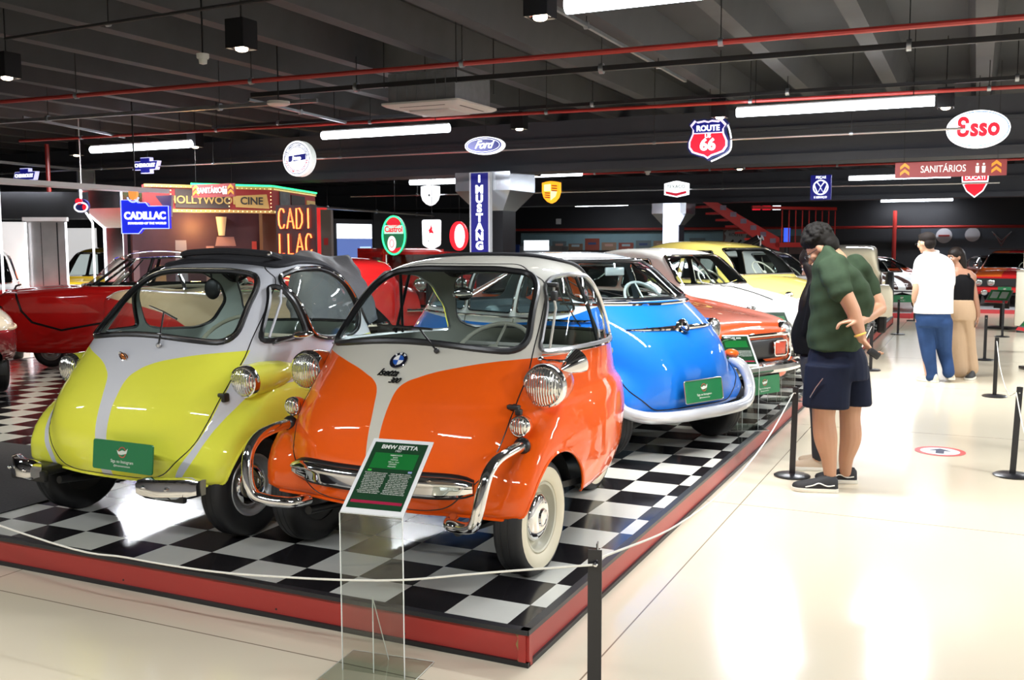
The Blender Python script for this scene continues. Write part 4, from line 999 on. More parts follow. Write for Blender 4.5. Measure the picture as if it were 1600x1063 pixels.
for s in (1, -1):
    ob('turn_lamp', MB().box((s*.33, -.60, .58), (.16, .03, .11), bev=.015), mat('red orange lens', (.6, .06, .02), .15, coat=1), t); ob('lamp_frame', MB().tube([(a, -.612, b) for a, b in rrect(.18, .13, .03, 4, s*.33, .58)], .009, 6, loop=True), CHROME, t)
bar(t, [(-.80, -.22, .42), (-.76, -.50, .42), (-.4, -.64, .42), (0, -.66, .42), (.4, -.64, .42), (.76, -.50, .42), (.80, -.22, .42)], .045)
for s in (1, -1): ob('bumper_guard', MB().tube([(s*.62, -.60, .72), (s*.62, -.65, .68), (s*.62, -.66, .44)], .02, 8), CHROME, t)
plate(t, V((-.04, -.72, .30)), .42, .15, (0, -1, .05))
for s in (1, -1): ob('wiper', MB().cyl(sh.hit((s*.25, .975), 'F', .012)[0], sh.hit((s*.25-.3, 1.04), 'F', .03)[0], .005, n=6), BLACK, t)
fin()
# --- white saloon
pm = paint('white car paint', (.80, .78, .72))
K = [(-.55, .45, .40, .70, .72, .30), (-.45, .58, .32, .80, .82, .34), (-.1, .70, .28, .88, .93, .38), (.25, .74, .27, .93, 1.0, .44), (.42, .74, .27, .95, 1.02, .55), (.65, .74, .27, .96, 1.22, .55), (.9, .74, .27, .96, 1.38, .52), (1.5, .74, .27, .96, 1.43, .53), (2.1, .74, .28, .94, 1.33, .50), (2.7, .70, .30, .90, 1.08, .42), (3.2, .55, .38, .80, .84, .3)]
t, sh, fin = car('saloon_car', 'white saloon with split windscreen pillar, parked behind the orange coupe', (-.62, 7.25, PH), 65, K, pm, [roundpoly([(.72, .99), (1.3, .99), (1.3, 1.31), (.98, 1.31)], .04, 3), roundpoly([(1.36, .99), (2.1, .99), (1.9, 1.28), (1.36, 1.32)], .04, 3)],
    roundpoly([(-.60, 1.03), (.60, 1.03), (.47, 1.35), (-.47, 1.35)], .07, 5), roundpoly([(-.42, 1.0), (.42, 1.0), (.36, 1.25), (-.36, 1.25)], .06, 4), lamps=((.52, -.42, .74, .10, .25),), steer=(.3, .75, 1.04), seatrow=(1.3, 1.95))
bar(t, [(-.74, -.3, .42), (-.6, -.55, .42), (0, -.68, .42), (.6, -.55, .42), (.74, -.3, .42)], .04); sh.trim('hood_trim', [(0, .40), (0, -.3)], 'T', .010, CHROME, t)
for s in (1, -1): ob('wiper', MB().cyl(sh.hit((s*.1, 1.02), 'F', .012)[0], sh.hit((s*.35, 1.05), 'F', .03)[0], .006, n=6), CHROME, t)
ob('centre_pillar', MB().cyl(sh.hit((0, 1.035), 'F', 0)[0], sh.hit((0, 1.345), 'F', 0)[0], .012, n=8), CHROME, t)
fin()
# --- mustard yellow saloon
pm = paint('mustard yellow car paint', (.56, .45, .11))
K = [(-.60, .40, .42, .72, .78, .25), (-.5, .58, .34, .82, .92, .30), (-.1, .74, .29, .90, 1.02, .36), (.15, .78, .28, .96, 1.06, .44), (.30, .78, .27, .99, 1.08, .56), (.48, .78, .27, 1.0, 1.30, .56), (.8, .78, .27, 1.0, 1.46, .54), (1.5, .78, .27, 1.0, 1.52, .56), (2.1, .78, .28, .98, 1.42, .52), (2.8, .74, .30, .92, 1.12, .42), (3.4, .55, .40, .80, .86, .3)]
t, sh, fin = car('saloon_car', 'mustard yellow saloon with tall roof, behind the white saloon', (-.55, 9.35, PH), 65, K, pm, [roundpoly([(.58, 1.03), (1.2, 1.03), (1.2, 1.39), (.80, 1.39)], .04, 3), roundpoly([(1.28, 1.03), (2.1, 1.03), (1.9, 1.34), (1.28, 1.40)], .04, 3)],
    roundpoly([(-.62, 1.09), (.62, 1.09), (.50, 1.42), (-.50, 1.42)], .07, 5), roundpoly([(-.42, 1.05), (.42, 1.05), (.36, 1.3), (-.36, 1.3)], .06, 4), lamps=((.56, -.40, .80, .10, .25),), steer=(.3, .6, 1.1), seatrow=(1.2, 1.95))
bar(t, [(-.78, -.3, .42), (-.6, -.6, .42), (0, -.72, .42), (.6, -.6, .42), (.78, -.3, .42)], .04); fin()
# --- red and white car behind the man
pm = paint('red and white car paint', (.72, .03, .02), (.8, .78, .74), expr=lambda n, x, y, z: n.math('GREATER_THAN', z, .84))
K = [(-.60, .60, .36, .74, .78, .4), (-.5, .72, .30, .82, .85, .45), (0, .80, .28, .88, .92, .5), (.35, .81, .28, .92, .95, .56), (.6, .81, .28, .94, 1.2, .56), (.9, .81, .28, .94, 1.36, .54), (1.5, .81, .28, .94, 1.40, .54), (2.1, .80, .28, .92, 1.25, .5), (2.6, .78, .3, .88, .95, .5), (3.4, .7, .36, .84, .87, .4)]
t, sh, fin = car('saloon_car', 'red and white saloon mostly hidden behind the man in green', (-.55, 11.6, PH), 65, K, pm, [roundpoly([(.72, .97), (1.4, .97), (1.4, 1.29), (.95, 1.29)], .04, 3)], roundpoly([(-.62, .99), (.62, .99), (.48, 1.33), (-.48, 1.33)], .07, 5), lamps=((.58, -.52, .70, .1, .2),), steer=(.3, .6, 1.0))
bar(t, [(-.8, -.3, .42), (-.6, -.6, .42), (0, -.7, .42), (.6, -.6, .42), (.8, -.3, .42)], .045); fin()

# --- red cabin scooter-like microcar at left, clear roof
pm = paint('bright red car paint', (.88, .014, .012))
K = [(-.62, .34, .30, .84, .87, .2), (-.55, .44, .24, .88, .92, .24), (-.35, .55, .19, .90, .95, .28), (.1, .62, .17, .94, .985, .34), (.35, .64, .17, .96, .99, .46), (.50, .65, .17, .965, 1.08, .50), (.80, .65, .17, .965, 1.34, .46), (1.25, .65, .17, .96, 1.42, .46), (1.8, .65, .18, .95, 1.36, .46), (2.25, .64, .28, .93, 1.14, .42), (2.55, .6, .30, .90, .95, .36), (2.9, .45, .36, .78, .80, .25)]
t, sh, fin = car('microcar', 'bright red microcar with clear glass roof on the left behind the yellow bubble car', (-8.95, 5.29, PH), -50, K, pm, (), None, None, r=.20, wb=(), track=.50, lamps=((.40, -.56, .68, .08, .12),), steer=(.2, .75, 1.0), seatrow=(1.2, 1.75))
for wy in (0, 2.15):
    for s in (1, -1): wheel(t, s*.46, wy, .20, .12, mat('silver rim paint', (.5, .5, .5), .3, .6), s)
cab_ = [(.30, .995), (2.42, .975), (2.40, 1.2), (1.9, 1.5), (.8, 1.5), (.30, 1.10)]
for ax in 'LR': patch('glass_cabin', sh.cut(cab_, ax, (lambda p: p.x > -.0005) if ax == 'L' else (lambda p: p.x < .0005)), glassmat('clear bubble glass', (.93, .96, .96), 1.1, .02, .05), t)
for ax in 'LR':
    sh2 = Shell(car_grid(K, 56, 34)); sh2.trim('cabin_frame', [(.32, .99), (1.0, .99), (2.40, .975)], ax, .012, CHROME, t, False, .004)
    sh2.trim('cabin_frame', [(.52, 1.0), (.92, 1.31)], ax, .018, CHROME, t, False, .002); sh2.trim('cabin_frame', [(.74, 1.0), (1.02, 1.31)], ax, .010, CHROME, t, False, .002); sh2.trim('cabin_frame', [(.92, 1.31), (1.5, 1.335), (2.0, 1.27), (2.3, 1.05)], ax, .011, CHROME, t, False, .002); sh2.trim('cabin_pillar', [(1.12, 1.0), (1.22, 1.32)], ax, .022, BLACK, t, False, -.004)
sh2.trim('cabin_frame', [(-.42, 1.30), (0, 1.325), (.42, 1.30)], 'F', .014, CHROME, t, False, .003)
for ax in 'LR':
    sh.trim('black_strip', [(-.36, .90), (-.30, .70), (-.18, .56), (.15, .46), (.5, .52), (1.0, .60), (2.0, .70)], ax, .013, SEAL, t, False, .003)
    sh.trim('body_crease', [(.1, .90), (1.3, .87), (2.2, .84)], ax, .005, pm, t, False, .002)
    p, n = sh.hit((.75, .70), ax, .02); ob('door_handle', MB().sph(p, .03, 10, 6, sc=(1, 1.2, .6)), CHROME, t)
ob('hood_ornament', MB().tube([(0, -.48, .93), (0, -.46, .98), (0, -.40, 1.0)], .012, 6), BLACK, t)
bar(t, [(-.5, -.35, .40), (-.4, -.62, .40), (0, -.72, .40), (.4, -.62, .40), (.5, -.35, .40)], .025)
fin()
# --- cream over maroon car at the left edge
pm = paint('maroon and cream car paint', (.25, .012, .018), (.60, .55, .45), .70)
K = [(-.75, .30, .62, .72, .74, .15), (-.66, .50, .55, .74, .79, .25), (-.45, .62, .44, .77, .86, .34), (0, .70, .34, .80, .96, .40), (.5, .72, .30, .84, 1.0, .44), (.9, .72, .3, .86, 1.2, .46), (1.3, .72, .3, .86, 1.34, .46), (1.9, .7, .32, .85, 1.2, .42), (2.6, .6, .4, .8, .85, .3)]
t, sh, fin = car('microcar', 'cream over maroon car entering at the left edge of the picture', (-7.35, 2.55, PH), 62, K, pm, [roundpoly([(1.0, .92), (1.6, .92), (1.5, 1.2), (1.2, 1.22)], .04, 3)], wb=(.35, 2.0), r=.25, track=.58, seatrow=(1.6,))
for ax in 'LR': sh.trim('belt_trim', [(-.6, .70), (0, .70), (1.5, .70), (2.3, .70)], ax, .013, mat('cream trim paint', (.6, .5, .35), .3), t, False, .004)
ob('hood_badge', MB().sph(tuple(sh.hit((0, .3), 'T', .005)[0]), .07, 16, 6, sc=(1, .6, .3)), CHROME, t)
fin()
# --- big red and beige convertible seen through the yellow car's windows
pm = paint('red and beige car paint', (.45, .02, .02), (.55, .44, .30), expr=lambda n, x, y, z: n.math('GREATER_THAN', z, n.curve(n.math('ADD', y, 1), [(0, .62), (1.2, .66), (1.8, .80), (5, .86)])))
K = [(-.60, .58, .36, .84, .86, .45), (-.5, .66, .30, .92, .95, .5), (0, .72, .28, .98, 1.02, .52), (.4, .73, .28, 1.0, 1.04, .54), (.9, .73, .28, 1.0, 1.03, .54), (1.6, .73, .28, 1.0, 1.03, .54), (2.0, .70, .30, .98, 1.01, .52), (2.4, .62, .34, .92, .96, .45)]
t, sh, fin = car('convertible_car', 'red and beige small convertible seen through the windows of the yellow bubble car', (-4.75, 4.3, PH), 72, K, pm, wb=(0, 1.8), r=.28, track=.60, lamps=((.52, -.50, .74, .09, .12),), steer=(.3, .95, 1.1), seatrow=(), cap='full')
ck_ = roundpoly([(-.52, .80), (.52, .80), (.52, 1.75), (-.52, 1.75)], .12, 4); sh.cut(ck_, 'T', lambda p: p.z > .8).free(); sh.trim('cockpit_rim', ck_, 'T', .022, mat('beige vinyl', (.5, .4, .28), .5), t, True)
for yy in (1.3,): bench(t, yy, .60, .95, mat('beige vinyl', (.5, .4, .28), .5), .34)
ws_ = [(-.50, .78, 1.03), (-.44, .92, 1.32), (.44, .92, 1.32), (.50, .78, 1.03)]
ob('windscreen', MB().add(ws_, [(0, 1, 2, 3)]), GLASS, t, smooth=False); ob('windscreen_frame', MB().tube(cr(ws_, 16)+[], .018, 8), CHROME, t)
bar(t, [(-.74, -.3, .45), (-.6, -.62, .45), (0, -.72, .45), (.6, -.62, .45), (.74, -.3, .45)], .04); fin()

# --- red vintage truck with open fenders behind the orange bubble car
def vintage(name, label, loc, rz, body, fend, wheelm, tyre_r=.34, cabtop=1.55, length=3.4, covered=None, spare=False):
    t = thing(name, label, 'car', loc, R(rz))
    rg = [[(x*w_, y, z) for x, z in [(-.30, zt-.05), (-.25, zt), (0, zt+.03), (.25, zt), (.30, zt-.05), (.32, .55), (-.32, .55)]] for y, w_, zt in ((-.35, .9, 1.05), (.0, 1.0, 1.08), (.9, 1.35, 1.12))]
    h = ob('hood', MB().rings(rg), body, t, angle=25)
    for s in (1, -1):
        for k in range(7): ob('louver', MB().box((s*(.335+.012*k), .12+.09*k, .82), (.012, .03, .22)), body, h, smooth=False)
    ob('radiator', MB().prism(roundpoly([(-.30, .50), (.30, .50), (.29, 1.10), (-.29, 1.10)], .06, 4), -.42, -.34), CHROME, t); ob('radiator_core', MB().box((0, -.425, .80), (.48, .012, .5)), BLACK, t, smooth=False)
    w = .60
    outer = roundpoly([(.9, .5), (2.45, .5), (2.45, cabtop-.1), (2.35, cabtop), (1.15, cabtop), (.98, cabtop-.08), (.9, 1.1)], .08, 4)
    if not covered:
        cab = MB()
        for s in (1, -1):
            cab.box((s*w, 1.68, .80), (.05, 1.55, .62)); cab.box((s*w, 2.05, 1.32), (.05, .8, .5)); cab.box((s*w, .96, 1.3), (.05, .07, .5)); cab.box((s*w, 1.5, cabtop-.05), (.05, 1.2, .1))
        cab.box((0, 2.43, 1.0), (1.2, .05, 1.05)); cab.box((0, .92, .8), (1.2, .05, .62))
        ob('cab', cab, body, t, smooth=False)
        ob('roof', MB().rings([[(x*k, 1.65+y*k2, cabtop+dz) for x, y in rrect(1.3, 1.6, .15)] for k, k2, dz in ((1, 1, -.05), (1, 1, .0), (.9, .92, .05), (.5, .5, .075))]), body, t)
        ob('windscreen', MB().box((0, .93, 1.31), (1.1, .01, .4)), GLASS, t, smooth=False); ob('windscreen_frame', MB().tube([(a, .92, b) for a, b in rrect(1.12, .42, .04, 3, 0, 1.31)], .02, 6, loop=True), CHROME, t)
    else:
        ob('tub', MB().rings([[(x*k, y, z) for x, z in [(-.60, 1.1), (-.62, .9), (-.58, .5), (.58, .5), (.62, .9), (.60, 1.1)]] for y, k in ((.9, 1), (1.8, 1.05), (2.5, .9))]), body, t)
        ws_ = [(-.52, 1.0, 1.08), (-.50, 1.12, 1.45), (.50, 1.12, 1.45), (.52, 1.0, 1.08)]
        ob('windscreen', MB().add(ws_, [(0, 1, 2, 3)]), GLASS, t, smooth=False); ob('windscreen_frame', MB().tube(ws_, .015, 6), CHROME, t)
    for wy in (0, 2.3):
        for s in (1, -1):
            wheel(t, s*.66, wy, tyre_r, .15, wheelm, s)
            A = [R(-20)+R(205)*k/20 for k in range(21)]; R2 = tyre_r+.09
            mb = MB().rings([[(s*xx, wy-R2*cos(a)*1.05, tyre_r+.0+(R2+dz)*sin(a)) for a in A] for xx, dz in ((.42, .0), (.55, .05), (.70, .05), (.80, -.02), (.82, -.08))], False, False)
            ob('fender', mb, fend, t)
    for s in (1, -1): ob('running_board', MB().box((s*.68, 1.15, .42), (.26, 1.5, .035), bev=.01), fend, t)
    for s in (1, -1): headlamp(t, (s*.40, -.42, .92), .11, (0, -1, 0), CHROME, 1, podlen=.2)
    ob('lamp_bar', MB().cyl((-.42, -.38, .80), (.42, -.38, .80), .015, n=8), CHROME, t)
    bar(t, [(-.72, -.58, .48), (0, -.66, .48), (.72, -.58, .48)], .03)
    ob('chassis', MB().box((0, 1.1, .45), (.8, 3.0, .12)), BLACK, t, smooth=False); ob('axle', MB().cyl((-.6, 0, tyre_r), (.6, 0, tyre_r), .04).cyl((-.6, 2.3, tyre_r), (.6, 2.3, tyre_r), .04), BLACK, t)
    return t
RED = paint('vintage red paint', (.70, .02, .015)); REDW = mat('red wheel paint', (.6, .02, .02), .3)
vintage('vintage_truck', 'bright red vintage truck with louvred hood seen through the windscreen of the orange bubble car', (-7.45, 12.25, 0), 52, RED, RED, REDW, tyre_r=.38, cabtop=1.50)
pm = paint('deep red paint', (.52, .012, .012))
K = [(-.75, .5, .45, 1.0, 1.15, .3), (-.6, .66, .36, 1.1, 1.34, .5), (0, .74, .30, 1.12, 1.42, .60), (1.0, .76, .30, 1.14, 1.44, .62), (2.0, .76, .30, 1.14, 1.43, .62), (2.6, .70, .36, 1.05, 1.3, .5)]
t, sh, fin = car('delivery_van', 'deep red high sided van with a chrome roof line between the two bubble cars', (-7.3, 9.2, 0), 62, K, pm, r=.33, wb=(.1, 2.0), track=.64, lamps=((.45, -.70, .85, .10, .1),), ny=36, nk=24, seatrow=())
for ax in 'LR': sh.trim('roof_line', [(-.5, 1.33), (0, 1.36), (1.0, 1.37), (2.3, 1.35)], ax, .014, CHROME, t, False, .004)
bar(t, [(-.7, -.4, .45), (0, -.95, .45), (.7, -.4, .45)], .03); fin()
# grey tarpaulin / folded hood draped over its back
def cloth(name, label, pts_rows, m, thick=.012):
    g = [cr(r, 26) for r in pts_rows]; cols = list(zip(*g)); cols = [cr(c, 20) for c in cols]
    vs = []; fs = []; nr = len(cols); nc = len(cols[0])
    for i, c in enumerate(cols):
        for j, p in enumerate(c): vs.append((p[0]+.008*sin(i*1.7+j*.6), p[1]+.010*sin(j*1.3+i*.5), p[2]+.010*sin(i*1.1)*sin(j*.45)))
    for i in range(nr-1):
        for j in range(nc-1): fs.append((i*nc+j, i*nc+j+1, (i+1)*nc+j+1, (i+1)*nc+j))
    o = ob(name, MB().add(vs, fs), m); md = o.modifiers.new('s', 'SOLIDIFY'); md.thickness = thick
    return tag(o, label, 'cover')
GT = mat('grey tarpaulin', (.13, .135, .15), .6, bump=.3)
q = lambda x, y, D: tuple(at(x, y, D))
cloth('fabric_hood_cover', 'grey fabric cover with a pointed top behind the yellow bubble car roof', [[q(455, 440, 8.9), q(462, 400, 8.9), q(480, 393, 9.0), q(510, 402, 9.1), q(545, 400, 9.2)], [q(450, 470, 8.6), q(470, 425, 8.6), q(500, 418, 8.7), q(530, 425, 8.8), q(560, 425, 9.0)], [q(455, 500, 8.5), q(480, 460, 8.5), q(510, 450, 8.6), q(545, 455, 8.7), q(575, 450, 8.9)], [q(460, 560, 8.4), q(490, 540, 8.4), q(520, 530, 8.5), q(555, 520, 8.6), q(590, 500, 8.8)]], GT)
# --- small dark red car further back
pm = paint('dark red car paint', (.35, .015, .015))
K = [(-.55, .5, .36, .76, .8, .35), (-.3, .66, .3, .86, .9, .4), (.3, .72, .28, .94, .97, .5), (.6, .72, .28, .95, 1.3, .5), (1.0, .72, .28, .95, 1.48, .5), (1.8, .72, .28, .95, 1.45, .5), (2.4, .7, .3, .9, 1.1, .42), (2.9, .5, .4, .8, .84, .3)]
t, sh, fin = car('saloon_car', 'small dark red saloon far back below the white winged horse sign', (-7.9, 15.3, 0), 80, K, pm, [roundpoly([(.7, .99), (1.3, .99), (1.3, 1.38), (.92, 1.38)], .04, 3), roundpoly([(1.38, .99), (2.1, .99), (1.9, 1.36), (1.38, 1.38)], .04, 3)], roundpoly([(-.58, 1.0), (.58, 1.0), (.46, 1.4), (-.46, 1.4)], .06, 4), lamps=((.5, -.42, .72, .09, .2),), ny=36, nk=24)
fin()
# --- red truck part and solid cars for mirror reflections at left
pm = paint('yellow vintage paint', (.66, .47, .03))
K = [(-.6, .5, .36, .8, .86, .3), (-.4, .66, .3, .9, .98, .36), (.3, .76, .28, 1.0, 1.06, .5), (.6, .76, .28, 1.02, 1.4, .54), (1.0, .76, .28, 1.02, 1.58, .54), (1.9, .76, .28, 1.02, 1.56, .54), (2.6, .72, .3, .95, 1.1, .42), (3.1, .5, .4, .8, .84, .3)]
t, sh, fin = car('saloon_car', 'yellow vintage saloon seen between the illuminated frames at left', tuple(at(128, 425, 17.8))[:2]+(0,), 20, K, pm, [roundpoly([(.72, 1.06), (1.4, 1.06), (1.4, 1.48), (.95, 1.48)], .04, 3), roundpoly([(1.48, 1.06), (2.3, 1.06), (2.0, 1.45), (1.48, 1.48)], .04, 3)], roundpoly([(-.6, 1.08), (.6, 1.08), (.5, 1.5), (-.5, 1.5)], .06, 4), lamps=((.52, -.45, .78, .1, .2),), ny=36, nk=24)
bar(t, [(-.7, -.4, .42), (0, -.72, .42), (.7, -.4, .42)], .04); fin()
pm = paint('red car white roof paint', (.66, .02, .02), (.75, .74, .72), 1.0)
t, sh, fin = car('saloon_car', 'red saloon with a white roof at the far left edge behind the frames', (-11.3, 5.75, 0), 52, K, pm, [roundpoly([(.72, 1.06), (1.4, 1.06), (1.4, 1.48), (.95, 1.48)], .04, 3)], roundpoly([(-.6, 1.08), (.6, 1.08), (.5, 1.5), (-.5, 1.5)], .06, 4), lamps=((.52, -.45, .78, .1, .2),), ny=36, nk=24)
bar(t, [(-.7, -.4, .42), (0, -.72, .42), (.7, -.4, .42)], .04); fin()

# --- tall cream vintage coupe seen from behind, at the platform end
t = thing('vintage_coupe', 'tall cream vintage coupe seen from behind with black spare wheels, behind the man in green', 'car', (-.62, 15.6, PH), R(6))
t.scale = (.95, .95, .95)
CR_ = paint('cream vintage paint', (.80, .72, .52))
K = [(-2.4, .34, .6, 1.0, 1.04, .2), (-2.0, .40, .5, 1.04, 1.10, .26), (-1.0, .50, .45, 1.08, 1.12, .34), (-.9, .66, .42, 1.08, 1.42, .5), (-.6, .70, .42, 1.08, 1.50, .56), (0, .72, .42, 1.08, 1.54, .60), (.55, .72, .42, 1.05, 1.50, .58), (.78, .70, .44, 1.0, 1.36, .52), (.86, .66, .5, .95, 1.2, .46)]
sh = Shell([[(x, -y*-1, z) for x, y, z in r] for r in car_grid(K, 44, 30)])
ov = [(.17*cos(a), 1.27+.075*sin(a)) for a in [2*pi*k/24 for k in range(24)]]
patch('rear_window', sh.cut(ov, 'B', lambda p: p.y > .3), mat('dark glass', (.01, .012, .012), .05), t); sh.trim('rear_window_frame', ov, 'B', .012, CHROME, t, True)
sh.trim('body_moulding', [(-.60, 1.06), (0, 1.07), (.60, 1.06)], 'B', .012, CR_, t); body = sh.finish('body', [CR_, DARKCLOTH], t)
for wy in (-1.9, .45):
    for s in (1, -1):
        wheel(t, s*.68, wy, .36, .15, mat('cream wheel paint', (.6, .55, .42), .3), s)
        A = [R(-15)+R(200)*k/18 for k in range(19)]
        ob('fender', MB().rings([[(s*xx, wy+.46*cos(a), .36+(.46+dz)*sin(a)) for a in A] for xx, dz in ((.5, 0), (.62, .03), (.78, .03), (.84, -.06))], False, False), CR_, t)
for s in (1, -1):
    w_ = wheel(t, s*.82, -.95, .34, .14, BLACK, s, name='spare_wheel'); w_.location.z = .72
bar(t, [(-.75, .98, .48), (0, 1.06, .48), (.75, .98, .48)], .03); ob('running_board', MB().box((.72, -.7, .40), (.24, 1.9, .04)).box((-.72, -.7, .40), (.24, 1.9, .04)), BLACK, t); ob('chassis', MB().box((0, -.7, .45), (.8, 3.2, .12)), BLACK, t)

# --- far right: low platform with cars
t = thing('low_platform', 'low far platform with a red edge strip under the white sports car', 'platform', (0, 0, 0))
ob('deck', MB().box((-2.6, 24.5, .05), (5.9, 9.6, .10)), mat('pale deck', (.6, .6, .6), .3), t, smooth=False); ob('edge', MB().box((-2.6, 19.68, .055), (5.9, .04, .11)).box((.37, 24.5, .055), (.04, 9.6, .11)), mat('red edge strip', (.6, .05, .06), .4), t, smooth=False)
t = thing('low_platform', 'low far platform under the red rally car at right', 'platform', (0, 0, 0))
ob('deck', MB().box((4.8, 26.6, .04), (6.6, 9.0, .08)), mat('pale deck', (.6, .6, .6), .3), t, smooth=False); ob('edge', MB().box((4.8, 22.08, .045), (6.6, .04, .09)), mat('red edge strip', (.6, .05, .06), .4), t, smooth=False)
KS = [(-.80, .72, .30, .56, .58, .55), (-.65, .82, .24, .64, .67, .6), (0, .87, .22, .74, .78, .62), (.55, .87, .22, .80, .82, .62), (.9, .87, .22, .82, 1.02, .56), (1.3, .87, .22, .82, 1.16, .52), (1.9, .87, .22, .82, 1.18, .52), (2.5, .87, .24, .82, 1.0, .5), (3.1, .84, .26, .80, .84, .5), (3.5, .74, .3, .74, .76, .45)]
def sports(label, loc, rz, pm, lamps=(), z=0):
    t, sh, fin = car('sports_car', label, loc, rz, KS, pm, [roundpoly([(1.0, .85), (2.0, .85), (1.9, 1.10), (1.35, 1.10)], .04, 3)], roundpoly([(-.62, .85), (.62, .85), (.5, 1.12), (-.5, 1.12)], .06, 4), wb=(0, 2.5), r=.31, track=.72, lamps=lamps, seatrow=(1.6,), ny=36, nk=24)
    fin(); return t
ws_m = paint('white and black striped paint', (.82, .84, .84), (.02, .015, .015), expr=lambda n, x, y, z: n.math('MULTIPLY', n.math('GREATER_THAN', n.math('ABSOLUTE', n.math('SUBTRACT', n.math('ABSOLUTE', x), .22)), .42), n.math('GREATER_THAN', z, .55)))
ws_m = paint('white striped car paint', (.82, .84, .84), (.05, .02, .015), expr=lambda n, x, y, z: n.math('MULTIPLY', n.math('LESS_THAN', n.math('ABSOLUTE', n.math('SUBTRACT', n.math('ABSOLUTE', x), .17)), .085), n.math('GREATER_THAN', z, .5)))
t = sports('white sports car with dark stripes on the far platform', (-.25, 21.0, .10), 25, ws_m, ((.6, -.74, .55, .09),))
plate(t, V((0, -.86, .30)), .5, .16, (0, -1, 0))
sports('orange sports coupe with dark windows against the back wall', (-.2, 25.6, .10), 40, paint('orange far paint', (.80, .10, .03)), ((.6, -.74, .55, .09),))
sports('dark orange and black car behind the woman at the back wall', (2.6, 29.4, .08), 20, paint('orange flame paint', (.75, .14, .02), (.03, .03, .03), .84), ((.6, -.74, .55, .09),))
K = [(-.70, .74, .30, .70, .72, .6), (-.62, .80, .26, .76, .79, .62), (0, .83, .24, .82, .86, .64), (.6, .83, .24, .88, .90, .64), (.9, .83, .24, .90, 1.15, .58), (1.3, .83, .24, .90, 1.34, .56), (2.4, .83, .24, .90, 1.36, .56), (2.9, .82, .26, .9, 1.1, .55), (3.3, .76, .3, .85, .88, .5)]
pm = paint('rally red paint', (.62, .02, .02), (.80, .14, .02), expr=lambda n, x, y, z: n.math('MULTIPLY', n.math('GREATER_THAN', z, .74), n.math('LESS_THAN', x, -.1)))
t, sh, fin = car('rally_car', 'red rally saloon with four round lamps and black grille at the far right', (2.35, 24.2, .08), -6, K, pm, [roundpoly([(.98, .94), (1.6, .94), (1.6, 1.27), (1.25, 1.27)], .04, 3)], roundpoly([(-.66, .93), (.66, .93), (.54, 1.30), (-.54, 1.30)], .06, 4), wb=(0, 2.45), r=.31, track=.70, seatrow=(1.6,), steer=(.35, 1.1, .95), ny=36, nk=24)
ob('grille', MB().box((0, -.79, .60), (1.40, .04, .20)), BLACK, t, smooth=False)
for x in (.60, .32): 
    for s in (1, -1): headlamp(t, (s*x, -.82, .60), .085, (0, -1, 0))
ob('bumper', MB().box((0, -.84, .42), (1.6, .12, .12), bev=.03), pm, t)
for s in (1, -1): headlamp(t, (s*.45, -.92, .36), .07, (0, -1, 0), name='fog_lamp')
plate(t, V((0, -.93, .43)), .30, .14, (0, -1, 0)); ob('roof_lamp_bar', MB().cyl((-.6, 1.2, 1.42), (.6, 1.2, 1.42), .012, n=6), BLACK, t)
for s in (1, -1): ob('mirror', MB().sph((s*.86, .9, 1.0), .06, 10, 6), CHROME, t)
fin()
# --- olive recovery jeep with a boom, and covered shapes
t = thing('recovery_vehicle', 'olive military recovery vehicle with a slanted boom far back above the mustard saloon', 'vehicle', (-3.1, 16.8, PH), R(80))
OL = mat('olive drab paint', (.16, .14, .075), .6)
ob('body', MB().box((0, .9, .80), (1.4, 2.2, .5), bev=.04), OL, t); ob('hood', MB().box((0, -.45, .90), (1.1, .9, .42), bev=.08), OL, t); ob('tarpaulin', MB().box((0, 1.2, 1.22), (1.3, 1.1, .36), bev=.12), mat('khaki canvas', (.25, .21, .13), .8), t)
ob('boom', MB().tube([(-.2, .2, 1.1), (-.1, -.75, 1.62)], .06, 6).tube([(.2, .2, 1.1), (.1, -.75, 1.62)], .06, 6), BLACK, t); ob('boom_hook', MB().cyl((0, -.75, 1.62), (0, -.75, 1.45), .02), CHROME, t)
for s in (1, -1):
    for wy in (-.4, 1.5): wheel(t, s*.64, wy, .36, .18, OL, s)
    headlamp(t, (s*.4, -.92, .95), .09, (0, -1, 0))
# ------------------------------------------------------------ signs, columns and back wall
def em(name, col, s=1.2): return mat(name, col, .4, emit=s)
EW = em('lit white sign', (.85, .88, .92), 1.5); EB = em('lit blue sign', (.006, .007, .13), .9); ER = em('lit red sign', (.72, .012, .03), .8); EN = em('lit navy sign', (.01, .015, .09), .6); EO = em('lit orange sign', (.95, .40, .02), 1.2); EK = em('lit black print', (.01, .01, .01), .05)
CASE = mat('sign case', (.05, .05, .06), .4, .3)
def sign_base(name, label, loc, rz=0, rod=None, cat='hanging sign'):
    t = thing(name, label, cat, loc, rz)
    if rod is not None: ob('hanging_wire', MB().cyl((0, .03, rod), (0, .03, 3.96-loc[2]), .005, n=5), BLACK, t)
    return t
def plateof(t, nm, poly, y0, y1, m): return ob(nm, MB().prism(poly, y0, y1), m, t, smooth=False)
def tx(t, s, size, m, x, z, y=-.075, nm='lettering', **k): return text(nm, s, size, m, t, (x, y, z), (R(90), 0, 0), .004, **k)
